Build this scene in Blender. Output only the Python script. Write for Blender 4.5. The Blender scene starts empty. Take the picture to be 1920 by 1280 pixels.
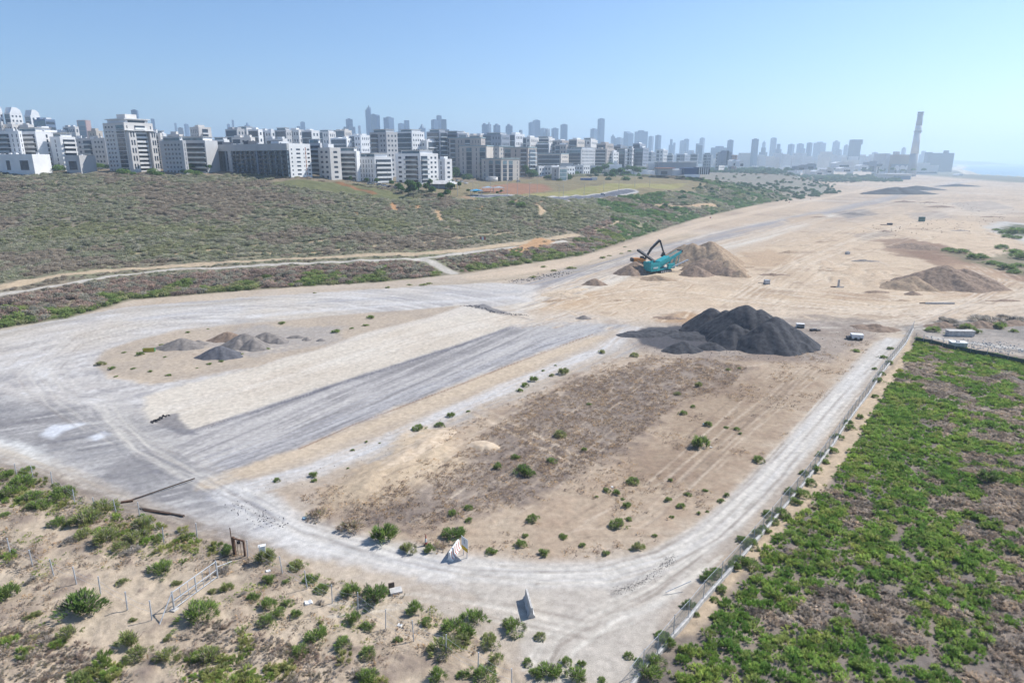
import bpy, math, random
import numpy as np
from mathutils import Vector, Matrix
R = math.radians
random.seed(7)
rng = np.random.default_rng(7)
scene = bpy.context.scene
col = scene.collection

# ------------------------------------------------------------------ camera, sky, sun, exposure
F = 1240.0; TH = R(15.33); CH = 42.0
cd = bpy.data.cameras.new('camera'); cam = bpy.data.objects.new('camera', cd); col.objects.link(cam)
cam.location = (0, 0, CH); cam.rotation_euler = (R(90) - TH, 0, 0)
cd.sensor_width = 36; cd.lens = 36 * F / 1920; cd.clip_start = 0.5; cd.clip_end = 40000
scene.camera = cam

SUN_AZ = R(66)      # clockwise from the viewing direction (+Y) towards +X
SUN_EL = R(47)
w = bpy.data.worlds.new('World'); scene.world = w; w.use_nodes = True
nt = w.node_tree; nt.nodes.clear()
sky = nt.nodes.new('ShaderNodeTexSky'); sky.sky_type = 'NISHITA'; sky.sun_disc = False
sky.sun_elevation = SUN_EL; sky.sun_rotation = SUN_AZ
sky.air_density = 1.0; sky.dust_density = 0.3; sky.ozone_density = 8.0; sky.altitude = 40
bg = nt.nodes.new('ShaderNodeBackground'); bg.inputs['Strength'].default_value = 0.118
wo = nt.nodes.new('ShaderNodeOutputWorld')
nt.links.new(sky.outputs[0], bg.inputs[0]); nt.links.new(bg.outputs[0], wo.inputs[0])
ld = bpy.data.lights.new('sun', 'SUN'); ld.energy = 4.9; ld.angle = R(0.5); ld.color = (1.0, 0.96, 0.9)
sun = bpy.data.objects.new('sun', ld); col.objects.link(sun)
sdir = Vector((math.sin(SUN_AZ) * math.cos(SUN_EL), math.cos(SUN_AZ) * math.cos(SUN_EL), math.sin(SUN_EL)))
sun.rotation_euler = sdir.to_track_quat('Z', 'Y').to_euler()
vs = scene.view_settings; vs.view_transform = 'Standard'; vs.look = 'None'; vs.gamma = 1
vs.use_curve_mapping = False; vs.exposure = 0.36
scene.cycles.max_bounces = 6; scene.cycles.diffuse_bounces = 3; scene.cycles.glossy_bounces = 2
scene.cycles.transmission_bounces = 3; scene.cycles.transparent_max_bounces = 12
scene.cycles.volume_bounces = 1
HAZE = 2.5e-4

# ------------------------------------------------------------------ turning a picture position into a place
CT, ST = math.cos(TH), math.sin(TH)
def ray(px, py):
    u = (px - 960) / F; v = (py - 640) / F
    return np.array([u, CT - v * ST, -ST - v * CT])
def flat(px, py, z=0.0):
    d = ray(px, py); t = (z - CH) / d[2]
    return (d[0] * t, d[1] * t)
def at_depth(px, py, t):
    d = ray(px, py); return (d[0] * t, d[1] * t, CH + d[2] * t)
def xz_at(px, py, Y):
    d = ray(px, py); t = Y / d[1]; return d[0] * t, CH + d[2] * t

# ------------------------------------------------------------------ noise
def _hash(ix, iy, s):
    h = (ix.astype(np.int64) * 374761393 + iy.astype(np.int64) * 668265263 + s * 1442695041) & 0xFFFFFFFF
    h = ((h ^ (h >> 13)) * 1274126177) & 0xFFFFFFFF
    return ((h ^ (h >> 16)) & 0xFFFF) / 65535.0
def vn(x, y, s=0):
    ix = np.floor(x); iy = np.floor(y); fx = x - ix; fy = y - iy
    fx = fx * fx * (3 - 2 * fx); fy = fy * fy * (3 - 2 * fy)
    a = _hash(ix, iy, s); b = _hash(ix + 1, iy, s); c = _hash(ix, iy + 1, s); d = _hash(ix + 1, iy + 1, s)
    return (a + (b - a) * fx) * (1 - fy) + (c + (d - c) * fx) * fy
def fbm(x, y, sc, octv=4, s=0, g=0.55):
    x = np.asarray(x, float) / sc; y = np.asarray(y, float) / sc; t = 0; a = 1; n = 0
    for k in range(octv):
        t = t + a * vn(x, y, s + 17 * k); n += a; a *= g
        x, y = x * 1.94 + y * 0.43 + 3.1, y * 1.94 - x * 0.43 + 7.7
    return t / n - 0.5          # about -0.35 .. 0.35
def sst(a, b, x):
    t = np.clip((x - a) / (b - a), 0, 1); return t * t * (3 - 2 * t)

def seg_dist(X, Y, P):
    """distance to a polyline, arc length and side"""
    best = np.full(X.shape, 1e9); arc = np.zeros(X.shape); side = np.zeros(X.shape); acc = 0
    for (x0, y0), (x1, y1) in zip(P[:-1], P[1:]):
        dx, dy = x1 - x0, y1 - y0; L = math.hypot(dx, dy) + 1e-9
        t = np.clip(((X - x0) * dx + (Y - y0) * dy) / (L * L), 0, 1)
        qx = X - x0 - t * dx; qy = Y - y0 - t * dy; d = np.hypot(qx, qy)
        m = d < best; best = np.where(m, d, best); arc = np.where(m, acc + t * L, arc)
        side = np.where(m, np.sign(dx * (Y - y0) - dy * (X - x0)), side); acc += L
    return best, arc, side
def sd_poly(X, Y, P, margin=30.0):
    """signed distance, positive inside"""
    P = list(P); out = np.full(X.shape, -1e3)
    xs = [p[0] for p in P]; ys = [p[1] for p in P]
    m = (X > min(xs) - margin) & (X < max(xs) + margin) & (Y > min(ys) - margin) & (Y < max(ys) + margin)
    if not m.any(): return out
    x = X[m]; y = Y[m]; inside = np.zeros(x.shape, bool); best = np.full(x.shape, 1e9)
    n = len(P)
    for i in range(n):
        x0, y0 = P[i]; x1, y1 = P[(i + 1) % n]; dx, dy = x1 - x0, y1 - y0
        t = np.clip(((x - x0) * dx + (y - y0) * dy) / (dx * dx + dy * dy + 1e-9), 0, 1)
        best = np.minimum(best, np.hypot(x - x0 - t * dx, y - y0 - t * dy))
        c = ((y0 > y) != (y1 > y)) & (x < dx * (y - y0) / (dy if abs(dy) > 1e-9 else 1e-9) + x0)
        inside ^= c
    out[m] = np.where(inside, best, -best)
    return out

# ------------------------------------------------------------------ land height
BOUND = [flat(*p) for p in [(-700, 700), (-300, 655), (0, 617), (130, 596), (250, 562), (480, 543), (700, 530), (860, 514), (1090, 480), (1300, 412), (1400, 388), (1570, 357)]] + [(560, 1300), (900, 2600)]
_ctl = [at_depth(*p) for p in [(-300, 560, 195), (0, 552, 194), (200, 518, 226), (480, 497, 248), (780, 487, 262), (960, 462, 300),
        (-350, 480, 262), (-350, 400, 330), (-350, 320, 430), (0, 480, 255), (0, 400, 325), (0, 350, 385), (0, 320, 440),
        (300, 480, 262), (300, 400, 330), (300, 350, 390), (300, 324, 440), (450, 326, 440), (560, 334, 430), (640, 343, 430),
        (600, 460, 290), (600, 400, 345), (700, 352, 425), (760, 360, 420), (850, 370, 415), (900, 445, 318), (900, 400, 370), (1000, 378, 400),
        (1100, 430, 365), (1100, 400, 400), (1200, 352, 560), (1250, 380, 520), (1330, 340, 700), (1400, 360, 700), (1480, 330, 1000), (1050, 352, 560),
        (850, 345, 560), (700, 335, 560), (1300, 323, 1300), (1520, 340, 1020)]]
_ctl += [(x, y, 0.0) for x, y in BOUND[1:-2]] + [(-400, 560, 33), (-200, 620, 30), (0, 700, 24), (200, 800, 20), (-500, 1200, 24), (0, 1300, 20), (300, 1300, 17), (-700, 400, 34)]
_cx = np.array([c[0] for c in _ctl]); _cy = np.array([c[1] for c in _ctl]); _cz = np.array([c[2] for c in _ctl])
def _k(d): return np.sqrt(d * d + 30.0 ** 2)
_A = _k(np.hypot(_cx[:, None] - _cx[None], _cy[:, None] - _cy[None])) + np.eye(len(_cx)) * 2.0 * -1
_W = np.linalg.solve(_A, _cz - _cz.mean())
COAST = [(900, 700), (1150, 1150), (1306, 1616), (1387, 1845), (1449, 2137), (1800, 2700), (2390, 3690), (3300, 5000), (4300, 6600), (5600, 7200), (5600, 9500)]
def height(X, Y, detail=True):
    X = np.atleast_1d(np.asarray(X, float)); Y = np.atleast_1d(np.asarray(Y, float))
    sd, arc, side = seg_dist(X, Y, BOUND); s = sd * side
    z = np.zeros(X.shape); m = s > 0
    if m.any():
        a = np.zeros(int(m.sum()))
        x = X[m]; y = Y[m]
        for i in range(len(_cx)): a += _W[i] * _k(np.hypot(x - _cx[i], y - _cy[i]))
        a += _cz.mean()
        far = sst(1050, 1700, y)
        a = a * (1 - far) + 18.0 * far
        z[m] = np.clip(a, 0, 40) * sst(0, 14, s[m])
        if detail: z[m] += fbm(x, y, 22, 4, 3) * 3.0 * sst(5, 60, s[m]) * (1 - sst(600, 900, y)) + fbm(x, y, 6, 3, 5) * 1.2 * sst(2, 20, s[m]) * (1 - sst(450, 700, y))
    cdist, _, cs = seg_dist(X, Y, COAST)
    q = cdist * cs          # positive = inland
    z = np.where(q < 0, z - 16 * sst(0, 60, -q), z) - 6 * (1 - sst(0, 40, np.abs(q))) * (q > 0)
    return z
def hz(x, y): return float(height([x], [y])[0])
def on_ground(px, py):
    """where the line of sight through a picture position meets the land"""
    d = ray(px, py); ts = np.concatenate([np.arange(40, 700, 1.0), np.arange(700, 3000, 6.0)])
    z = CH + d[2] * ts; g = height(d[0] * ts, d[1] * ts)
    k = np.argmax(z <= g); t = ts[k] if (z <= g).any() else CH / max(1e-3, -d[2])
    if k > 0:
        t0 = ts[k - 1]; a = z[k - 1] - g[k - 1]; b = g[k] - z[k]; t = t0 + (ts[k] - t0) * a / (a + b + 1e-9)
    return (d[0] * t, d[1] * t, CH + d[2] * t)
def G(pts): return [on_ground(*p)[:2] for p in pts]
def FL(pts): return [flat(*p) for p in pts]

# ------------------------------------------------------------------ objects
def tag(o, label=None, cat=None, group=None, kind=None):
    if label: o['label'] = label
    if cat: o['category'] = cat
    if group: o['group'] = group
    if kind: o['kind'] = kind
    return o
def mesh_obj(name, verts, faces, mat=None, parent=None, smooth=False):
    me = bpy.data.meshes.new(name); me.from_pydata([tuple(v) for v in verts], [], [tuple(f) for f in faces]); me.update()
    if smooth: me.polygons.foreach_set('use_smooth', [True] * len(me.polygons))
    if mat: me.materials.append(mat)
    o = bpy.data.objects.new(name, me); col.objects.link(o); o.parent = parent
    return o
def np_mesh(name, V, Q, mat=None, attrs=None, smooth=True, link=True, parent=None):
    """fast mesh from arrays; Q is (n,3) or (n,4)"""
    me = bpy.data.meshes.new(name); k = Q.shape[1]
    me.vertices.add(len(V)); me.vertices.foreach_set('co', np.ascontiguousarray(V, dtype=np.float32).ravel())
    me.loops.add(Q.size); me.loops.foreach_set('vertex_index', np.ascontiguousarray(Q, dtype=np.int32).ravel())
    me.polygons.add(len(Q)); me.polygons.foreach_set('loop_start', np.arange(0, Q.size, k, dtype=np.int32))
    me.update(calc_edges=True)
    if smooth: me.polygons.foreach_set('use_smooth', np.ones(len(Q), bool))
    for nm, arr in (attrs or {}).items():
        if arr.ndim == 2:
            a = me.attributes.new(nm, 'FLOAT_COLOR', 'POINT'); c = np.ones((len(V), 4), np.float32); c[:, :3] = arr
            a.data.foreach_set('color', c.ravel())
        else:
            a = me.attributes.new(nm, 'FLOAT', 'POINT'); a.data.foreach_set('value', arr.astype(np.float32))
    if mat: me.materials.append(mat)
    o = bpy.data.objects.new(name, me); o.parent = parent
    if link: col.objects.link(o)
    return o
def empty(name, loc=(0, 0, 0), rz=0.0, label=None, cat=None, group=None):
    o = bpy.data.objects.new(name, None); o.location = loc; o.rotation_euler = (0, 0, rz); o.empty_display_size = 0.5
    col.objects.link(o); return tag(o, label, cat, group)
class MB:
    def __init__(s): s.v = []; s.f = []
    def box(s, a, b):
        (x0, y0, z0), (x1, y1, z1) = a, b; n = len(s.v)
        s.v += [(x0, y0, z0), (x1, y0, z0), (x1, y1, z0), (x0, y1, z0), (x0, y0, z1), (x1, y0, z1), (x1, y1, z1), (x0, y1, z1)]
        s.f += [[n + i for i in q] for q in ((0, 3, 2, 1), (4, 5, 6, 7), (0, 1, 5, 4), (1, 2, 6, 5), (2, 3, 7, 6), (3, 0, 4, 7))]; return s
    def bar(s, a, b, w, h=None):
        a = Vector(a); b = Vector(b); d = (b - a); h = h or w
        up = Vector((0, 0, 1)) if abs(d.normalized().z) < 0.95 else Vector((0, 1, 0))
        x = d.cross(up).normalized() * w / 2; y = x.cross(d).normalized() * h / 2; n = len(s.v)
        for p in (a, b): s.v += [tuple(p - x - y), tuple(p + x - y), tuple(p + x + y), tuple(p - x + y)]
        s.f += [[n + i for i in q] for q in ((0, 1, 2, 3), (7, 6, 5, 4), (0, 4, 5, 1), (1, 5, 6, 2), (2, 6, 7, 3), (3, 7, 4, 0))]; return s
    def tube(s, a, b, r0, r1=None, n=8, caps=True):
        a = Vector(a); b = Vector(b); d = (b - a).normalized(); r1 = r0 if r1 is None else r1
        up = Vector((0, 0, 1)) if abs(d.z) < 0.9 else Vector((1, 0, 0))
        x = d.cross(up).normalized(); y = d.cross(x); k = len(s.v)
        for p, r in ((a, r0), (b, r1)):
            for i in range(n):
                t = 2 * math.pi * i / n; s.v.append(tuple(p + x * (r * math.cos(t)) + y * (r * math.sin(t))))
        for i in range(n): j = (i + 1) % n; s.f.append([k + i, k + j, k + n + j, k + n + i])
        if caps: s.f.append([k + i for i in range(n)][::-1]); s.f.append([k + n + i for i in range(n)])
        return s
    def prism(s, prof, y0, y1, axis='y'):
        """profile (a,b) extruded; axis y: (a,y,b); axis x: (x,a,b)"""
        k = len(s.v); n = len(prof)
        for q in (y0, y1): s.v += [((a, q, b) if axis == 'y' else (q, a, b) if axis == 'x' else (a, b, q)) for a, b in prof]
        for i in range(n): j = (i + 1) % n; s.f.append([k + i, k + j, k + n + j, k + n + i])
        s.f.append([k + i for i in range(n)][::-1]); s.f.append([k + n + i for i in range(n)]); return s
    def quad(s, a, b, c, d): n = len(s.v); s.v += [a, b, c, d]; s.f.append([n, n + 1, n + 2, n + 3]); return s
    def build(s, name, mat, parent=None, smooth=False): return mesh_obj(name, s.v, s.f, mat, parent, smooth)
def copy_tree(o, parent=None, label=None, loc=None, rz=None):
    c = o.copy(); col.objects.link(c)
    if parent is not None: c.parent = parent
    if label: c['label'] = label
    if loc is not None: c.location = loc
    if rz is not None: c.rotation_euler = (0, 0, rz)
    for ch in list(o.children):
        copy_tree(ch, c)
    return c

# ------------------------------------------------------------------ materials
_mats = {}
def mat(name, c, rough=0.85, var=0.12, scale=1.5, bump=0.0, metal=0.0, spec=0.3, c2=None):
    """plain surface with mottled colour from two noises"""
    if name in _mats: return _mats[name]
    m = bpy.data.materials.new(name); m.use_nodes = True; nt = m.node_tree; N = nt.nodes; L = nt.links
    b = N['Principled BSDF']; b.inputs['Roughness'].default_value = rough; b.inputs['Metallic'].default_value = metal
    b.inputs['Specular IOR Level'].default_value = spec
    tc = N.new('ShaderNodeTexCoord'); nz = N.new('ShaderNodeTexNoise'); nz.inputs['Scale'].default_value = scale; nz.inputs['Detail'].default_value = 6
    L.new(tc.outputs['Object'], nz.inputs['Vector'])
    mx = N.new('ShaderNodeMix'); mx.data_type = 'RGBA'
    d = c2 or tuple(max(0, x * (1 - 2.2 * var)) for x in c)
    mx.inputs['A'].default_value = (*d, 1); mx.inputs['B'].default_value = (*[min(1, x * (1 + var)) for x in c], 1)
    mr = N.new('ShaderNodeMapRange'); mr.inputs['From Min'].default_value = 0.3; mr.inputs['From Max'].default_value = 0.65
    L.new(nz.outputs['Fac'], mr.inputs['Value']); L.new(mr.outputs[0], mx.inputs['Factor']); L.new(mx.outputs['Result'], b.inputs['Base Color'])
    if bump:
        n2 = N.new('ShaderNodeTexNoise'); n2.inputs['Scale'].default_value = scale * 6; n2.inputs['Detail'].default_value = 5
        L.new(tc.outputs['Object'], n2.inputs['Vector'])
        bp = N.new('ShaderNodeBump'); bp.inputs['Strength'].default_value = min(1, bump * 2); bp.inputs['Distance'].default_value = bump
        L.new(n2.outputs['Fac'], bp.inputs['Height']); L.new(bp.outputs[0], b.inputs['Normal'])
    _mats[name] = m; return m
def col_mat(name, attr='Col', rough=0.95, spec=0.1, grit=0.18, fine=9.0, bump=0.05, trans=0.0, instancer=False):
    """surface whose base colour comes from a colour attribute, with grit on top"""
    m = bpy.data.materials.new(name); m.use_nodes = True; nt = m.node_tree; N = nt.nodes; L = nt.links
    b = N['Principled BSDF']; b.inputs['Roughness'].default_value = rough; b.inputs['Specular IOR Level'].default_value = spec
    at = N.new('ShaderNodeAttribute'); at.attribute_name = attr
    src = at.outputs['Color']
    if instancer:
        a2 = N.new('ShaderNodeAttribute'); a2.attribute_name = 'tint'; a2.attribute_type = 'INSTANCER'
        mu = N.new('ShaderNodeMix'); mu.data_type = 'RGBA'; mu.blend_type = 'MULTIPLY'; mu.inputs['Factor'].default_value = 1
        L.new(src, mu.inputs['A']); L.new(a2.outputs['Color'], mu.inputs['B']); src = mu.outputs['Result']
    if grit:
        tc = N.new('ShaderNodeNewGeometry')
        nz = N.new('ShaderNodeTexNoise'); nz.inputs['Scale'].default_value = fine; nz.inputs['Detail'].default_value = 7; nz.inputs['Roughness'].default_value = 0.7
        n3 = N.new('ShaderNodeTexNoise'); n3.inputs['Scale'].default_value = fine * 0.16; n3.inputs['Detail'].default_value = 6
        L.new(tc.outputs['Position'], nz.inputs['Vector']); L.new(tc.outputs['Position'], n3.inputs['Vector'])
        ad = N.new('ShaderNodeMath'); ad.operation = 'ADD'; L.new(nz.outputs['Fac'], ad.inputs[0]); L.new(n3.outputs['Fac'], ad.inputs[1])
        mr = N.new('ShaderNodeMapRange'); mr.inputs['From Min'].default_value = 0.6; mr.inputs['From Max'].default_value = 1.4
        mr.inputs['To Min'].default_value = 1 - grit * 2; mr.inputs['To Max'].default_value = 1 + grit * 1.6
        L.new(ad.outputs[0], mr.inputs['Value'])
        vm = N.new('ShaderNodeVectorMath'); vm.operation = 'SCALE'; L.new(src, vm.inputs[0]); L.new(mr.outputs[0], vm.inputs['Scale']); src = vm.outputs[0]
        if bump:
            bp = N.new('ShaderNodeBump'); bp.inputs['Strength'].default_value = 0.8; bp.inputs['Distance'].default_value = bump
            L.new(nz.outputs['Fac'], bp.inputs['Height']); L.new(bp.outputs[0], b.inputs['Normal'])
    L.new(src, b.inputs['Base Color'])
    if trans:
        ge = N.new('ShaderNodeNewGeometry'); v1 = N.new('ShaderNodeVectorMath'); v1.operation = 'MULTIPLY_ADD'; v1.inputs[1].default_value = (.5, .5, .5); v1.inputs[2].default_value = (0, 0, .9)
        v2 = N.new('ShaderNodeVectorMath'); v2.operation = 'NORMALIZE'; L.new(ge.outputs['Normal'], v1.inputs[0]); L.new(v1.outputs[0], v2.inputs[0]); L.new(v2.outputs[0], b.inputs['Normal'])
        out = N['Material Output']; tr = N.new('ShaderNodeBsdfTranslucent'); mx = N.new('ShaderNodeMixShader'); mx.inputs[0].default_value = trans
        L.new(src, tr.inputs['Color']); L.new(b.outputs[0], mx.inputs[1]); L.new(tr.outputs[0], mx.inputs[2]); L.new(mx.outputs[0], out.inputs['Surface'])
    return m

# ------------------------------------------------------------------ the land: one fan-shaped grid, finer near the viewer
def _rows():
    d = [34.0]
    while d[-1] < 2600:
        y = d[-1]; step = 2.2 * (y * y + CH * CH) / (F * CH)
        lim = 0.95 if 170 < y < 470 else (1.5 if y < 700 and y >= 470 else 9.0)
        if y < 170: lim = 9
        d.append(y + min(step, lim) if y < 1000 else y + max(4.0, step * 0.35))
    while d[-1] < 24000: d.append(d[-1] * 1.06)
    return np.array(d)
ROW = _rows()
COLU = np.concatenate([np.linspace(-3.2, -1.02, 40)[:-1], np.linspace(-1.02, 1.02, 880), np.linspace(1.02, 3.2, 40)[1:]])
YY, UU = np.meshgrid(ROW, COLU, indexing='ij')
XX = UU * (YY + 11) * 1.0
GX = XX.ravel(); GY = YY.ravel()
GZ = height(GX, GY)

def C(r, g, b, k=0.69):
    f = lambda c: (c / 255 / 12.92) if c < 10.3 else ((c / 255 + 0.055) / 1.055) ** 2.4
    return np.array([f(r), f(g), f(b)]) * k
n_big = fbm(GX, GY, 26, 4, 11); n_mid = fbm(GX, GY, 6.0, 4, 23); n_sm = fbm(GX, GY, 1.3, 4, 31); n_fi = fbm(GX, GY, 0.35, 3, 41)
BC = np.zeros((len(GX), 3)); RUT = np.zeros(len(GX)); VEG = np.zeros(len(GX)); ZONE = np.zeros(len(GX), int)
def mixc(c, m): 
    global BC
    BC = BC + (np.asarray(c) - BC) * m[:, None]
def paint(poly, c, feather=1.0, edge=1.5, s=1.0, var=0.0, c2=None, zone=None, flatp=True, esc=None):
    P = FL(poly) if flatp else G(poly)
    sd = sd_poly(GX, GY, P)
    e = (n_mid * 0.65 + n_sm * 0.5) * edge * 2.2
    m = sst(-feather, feather, sd + e) * s
    if c2 is None: mixc(c, m)
    else:
        q = np.clip(0.5 + (n_mid * 1.3 + n_sm * 0.9) * (1 + var * 4), 0, 1)[:, None]
        global BC
        cc = np.asarray(c) * (1 - q) + np.asarray(c2) * q
        BC = BC + (cc - BC) * m[:, None]
    if zone is not None: ZONE[(sd + e * 0.3) > 0] = zone
    return m
def along(line, half, c, s=1.0, feather=0.6, streak=0.0, sc=0.35, ln=9.0, seed=5, thr=0.0, flatp=True, edge=0.5):
    """a band that follows a line, broken up by streaks that run along it"""
    global BC
    P = FL(line) if flatp else G(line); mg = half + feather + edge * 2 + 1
    k = (GX > min(q[0] for q in P) - mg) & (GX < max(q[0] for q in P) + mg) & (GY > min(q[1] for q in P) - mg) & (GY < max(q[1] for q in P) + mg)
    k = np.nonzero(k)[0]
    d, a, sgn = seg_dist(GX[k], GY[k], P); off = d * sgn
    m = sst(half + feather, half - feather, d + (n_mid[k] + n_sm[k]) * edge * 1.5)
    if streak:
        st = fbm(off / sc, a / ln, 1.0, 3, seed)
        m = m * np.clip(0.5 + (st - thr) * streak, 0, 1)
    m = m * s; BC[k] += (np.asarray(c) - BC[k]) * m[:, None]
    return m, off, a
def tracks(lines, c1, c2, s=.5, gap=.9, w=.16):
    """pairs of wheel marks"""
    for i, ln_ in enumerate(lines):
        P = np.array(FL(ln_))
        for sg in (-gap, gap):
            T = np.gradient(P, axis=0); T /= np.linalg.norm(T, axis=1)[:, None] + 1e-9; Q = P + np.stack([-T[:, 1], T[:, 0]], 1) * sg
            _line_w([tuple(q) for q in Q], w, c1 if (i + (sg > 0)) % 3 else c2, s, 300 + i)
def _line_w(P, w, c, s, seed):
    global BC
    mg = w * 3 + 1; k = np.nonzero((GX > min(q[0] for q in P) - mg) & (GX < max(q[0] for q in P) + mg) & (GY > min(q[1] for q in P) - mg) & (GY < max(q[1] for q in P) + mg))[0]
    if not len(k): return
    d, a, sg = seg_dist(GX[k], GY[k], P); px = np.maximum(w, 0.0013 * GY[k]); m = sst(px * 2, px * .6, d) * np.clip(.55 + fbm(a, a * 0 + seed, 5, 2, seed) * 2.5, 0, 1) * s * np.minimum(1, w / px * 1.6)
    BC[k] += (np.asarray(c) - BC[k]) * m[:, None]; RUT[k] -= m * .035

SAND = C(219, 201, 178); SAND2 = C(200, 180, 156); PALE = C(228, 218, 204); WHITE = C(228, 224, 218); CREAM = C(228, 215, 197)
ASPH = C(166, 163, 164); ASPHD = C(112, 112, 120); GREYSOIL = C(188, 182, 176); BROWN = C(164, 150, 138); DRY = C(172, 152, 132)
ORANGE = C(214, 184, 150); RUST = C(190, 150, 118)
RW = math.atan2(*(np.array(flat(1000, 600)) - np.array(flat(400, 860))))      # bearing of the old runway
cr, sr = math.cos(RW), math.sin(RW)
rx = GX * cr - GY * sr; ry = GX * sr + GY * cr            # across / along
st1 = fbm(rx / 0.9, ry / 26, 1.0, 4, 61); st2 = fbm(rx / 3.0, ry / 60, 1.0, 3, 71)

BC[:] = SAND
q = np.clip(0.5 + n_mid * 1.6 + n_sm * 0.8, 0, 1)[:, None]; BC = BC * (1 - q) + SAND2 * q
q = np.clip(0.45 + n_big * 2.2 + n_sm * 0.9, 0, 1)[:, None]; BC = BC * (1 - 0.45 * q) + GREYSOIL * 0.45 * q

# far flat airfield, pale grey beige with lighter tracks running towards the chimney
far = sst(180, 420, GY)
mixc(C(214, 190, 162), far * 0.8)
mixc(C(200, 180, 158), far * np.clip(0.5 + st2 * 3, 0, 1) * 0.6)
mixc(C(176, 156, 138), far * np.clip(fbm(GX, GY, 60, 4, 88) * 3.5, 0, 1) * 0.7)
mixc(PALE, far * np.clip(fbm(GX + 200, GY, 45, 4, 98) * 4 - 0.3, 0, 1) * 0.45)
ripple = fbm(rx / 2.2 + n_mid * 3, ry / 14, 1.0, 3, 77)
work = [(1010, 545), (1200, 515), (1400, 470), (1700, 400), (1920, 430), (1920, 600), (1700, 600), (1500, 600), (1280, 600), (1100, 600), (990, 570)]
m = paint(work, C(226, 202, 172), 8, 6, 0.8, c2=C(212, 188, 160), var=0.2)
patch = np.clip(fbm(GX, GY, 34, 4, 191) * 7 - .1, 0, 1); m = m * patch
mixc(C(200, 170, 138), m * np.clip(ripple * 4 - 0.1, 0, 1) * np.clip(n_big * 4 + 0.5, 0, 1) * 0.7)
mixc(C(236, 220, 196), m * np.clip(-ripple * 4 - 0.1, 0, 1) * 0.7)

# the long taxiway that runs off to the upper right: grey with pale edges
along([(960, 545), (1200, 478), (1400, 430), (1640, 378), (1800, 342)], 9.0, ASPH, 0.9, 3, 2.2, 1.2, 40, 12, -0.12)
along([(980, 575), (1220, 500), (1420, 448), (1560, 402)], 5.0, C(230, 222, 208), 0.8, 3, 2.0, 1.5, 40, 13, -0.1)
along([(900, 520), (1090, 492), (1300, 425), (1450, 390), (1640, 352)], 5.5, C(226, 204, 178), 0.85, 2, 1.6, 0.8, 30, 14, -0.15)
along([(700, 545), (900, 528), (1090, 505), (1290, 440)], 6.0, C(176, 164, 142), 0.5, 4, 3, 1.5, 10, 16, 0.0)
along([(1540, 345), (1700, 352), (1900, 330)], 14.0, C(214, 208, 200), 0.6, 5, 1.2, 2, 40, 15, 0)

# pale gravel sweep of the big loop
LOOP = [(0, 622), (120, 596), (250, 575), (480, 556), (800, 536), (930, 530), (1010, 535), (1000, 565), (900, 580), (700, 585), (480, 603), (330, 618), (200, 655), (180, 680), (200, 705), (290, 722),
        (480, 690), (700, 622), (980, 580), (1000, 600), (880, 640), (600, 735), (340, 812), (420, 890), (470, 930), (600, 985), (800, 1035), (850, 1100), (760, 1082), (620, 1050), (470, 1012), (330, 975), (190, 930), (60, 880), (-60, 855), (-500, 800), (-500, 720)]
mL = paint(LOOP, C(222, 216, 208), 1.5, 1.8, 1.0, c2=C(206, 198, 190), zone=1)
ccx, ccy = flat(250, 690)
rad = np.hypot(GX - ccx, (GY - ccy)); ang = np.arctan2(GY - ccy, GX - ccx)
swirl = fbm(rad / 1.6, ang * 5, 1.0, 4, 55); swirl2 = fbm(rad / 5.0 + 3, ang * 2.2, 1.0, 4, 57)
wL = mL * (1 - sst(-40, 40, GX + 0 * GY))
mixc(C(178, 174, 172), wL * np.clip(0.15 + swirl * 2.6 + swirl2 * 2, 0, 1) * 0.9)
mixc(C(234, 232, 230), wL * np.clip(-swirl * 2.8 - 0.05, 0, 1) * 0.8)
mixc(C(214, 200, 180), wL * np.clip(n_big * 2.5 - 0.05, 0, 1) * 0.8)
along([(-100, 650), (0, 628), (120, 600), (250, 580), (480, 562)], 3.0, C(190, 180, 166), 0.8, 2, 2, 0.8, 20, 17, -0.1)
along([(250, 600), (480, 573), (800, 553), (960, 545)], 4.0, C(176, 176, 180), 0.7, 2.5, 2.4, 1.0, 30, 18, 0.05)
along([(480, 592), (760, 568), (960, 558)], 2.5, C(232, 230, 228), 0.7, 2, 2.0, 1.0, 30, 19, -0.1)
# greyer, worn asphalt in the lower left turn
mA = paint([(-200, 790), (0, 745), (140, 765), (200, 775), (330, 800), (380, 850), (440, 900), (500, 970), (470, 990), (330, 960), (200, 905), (60, 860), (-200, 830)], C(170, 167, 165), 3.0, 3.5, 0.85, c2=C(146, 143, 143), var=0.3)
dirs = fbm((GX * 0.86 + GY * 0.5) / 8, (GY * 0.86 - GX * 0.5) / 1.1, 1.0, 4, 66)
mixc(WHITE, mA * np.clip(dirs * 4 + n_big * 2.0, 0, 1) * 0.75)
mixc(ASPHD, mA * np.clip(-dirs * 3.4 - 0.15, 0, 1) * 0.7)
for P in [[(75, 815), (100, 797), (165, 793), (120, 808), (100, 822)], [(165, 820), (195, 808), (205, 815), (180, 825)]]: paint(P, C(232, 234, 238), 0.7, 0.5, 0.9)
paint([(0, 820), (40, 830), (90, 855), (110, 872), (60, 868), (0, 850), (-80, 840)], C(232, 230, 224), 1.5, 2.5, 0.9)
along([(-60, 830), (40, 858), (130, 895), (200, 928), (300, 968)], 1.6, C(214, 200, 180), 0.8, 1, 1.5, 0.4, 8, 23, -0.1)
along([(20, 890), (120, 925), (230, 962), (330, 990), (430, 1015)], 2.0, C(150, 140, 132), 0.8, 1, 2.4, 0.35, 10, 24, -0.05)
along([(215, 760), (235, 790), (260, 815), (330, 840)], 2.4, C(204, 198, 190), 0.85, 1.5, 1.5, 0.4, 10, 25, -0.15)
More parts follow.
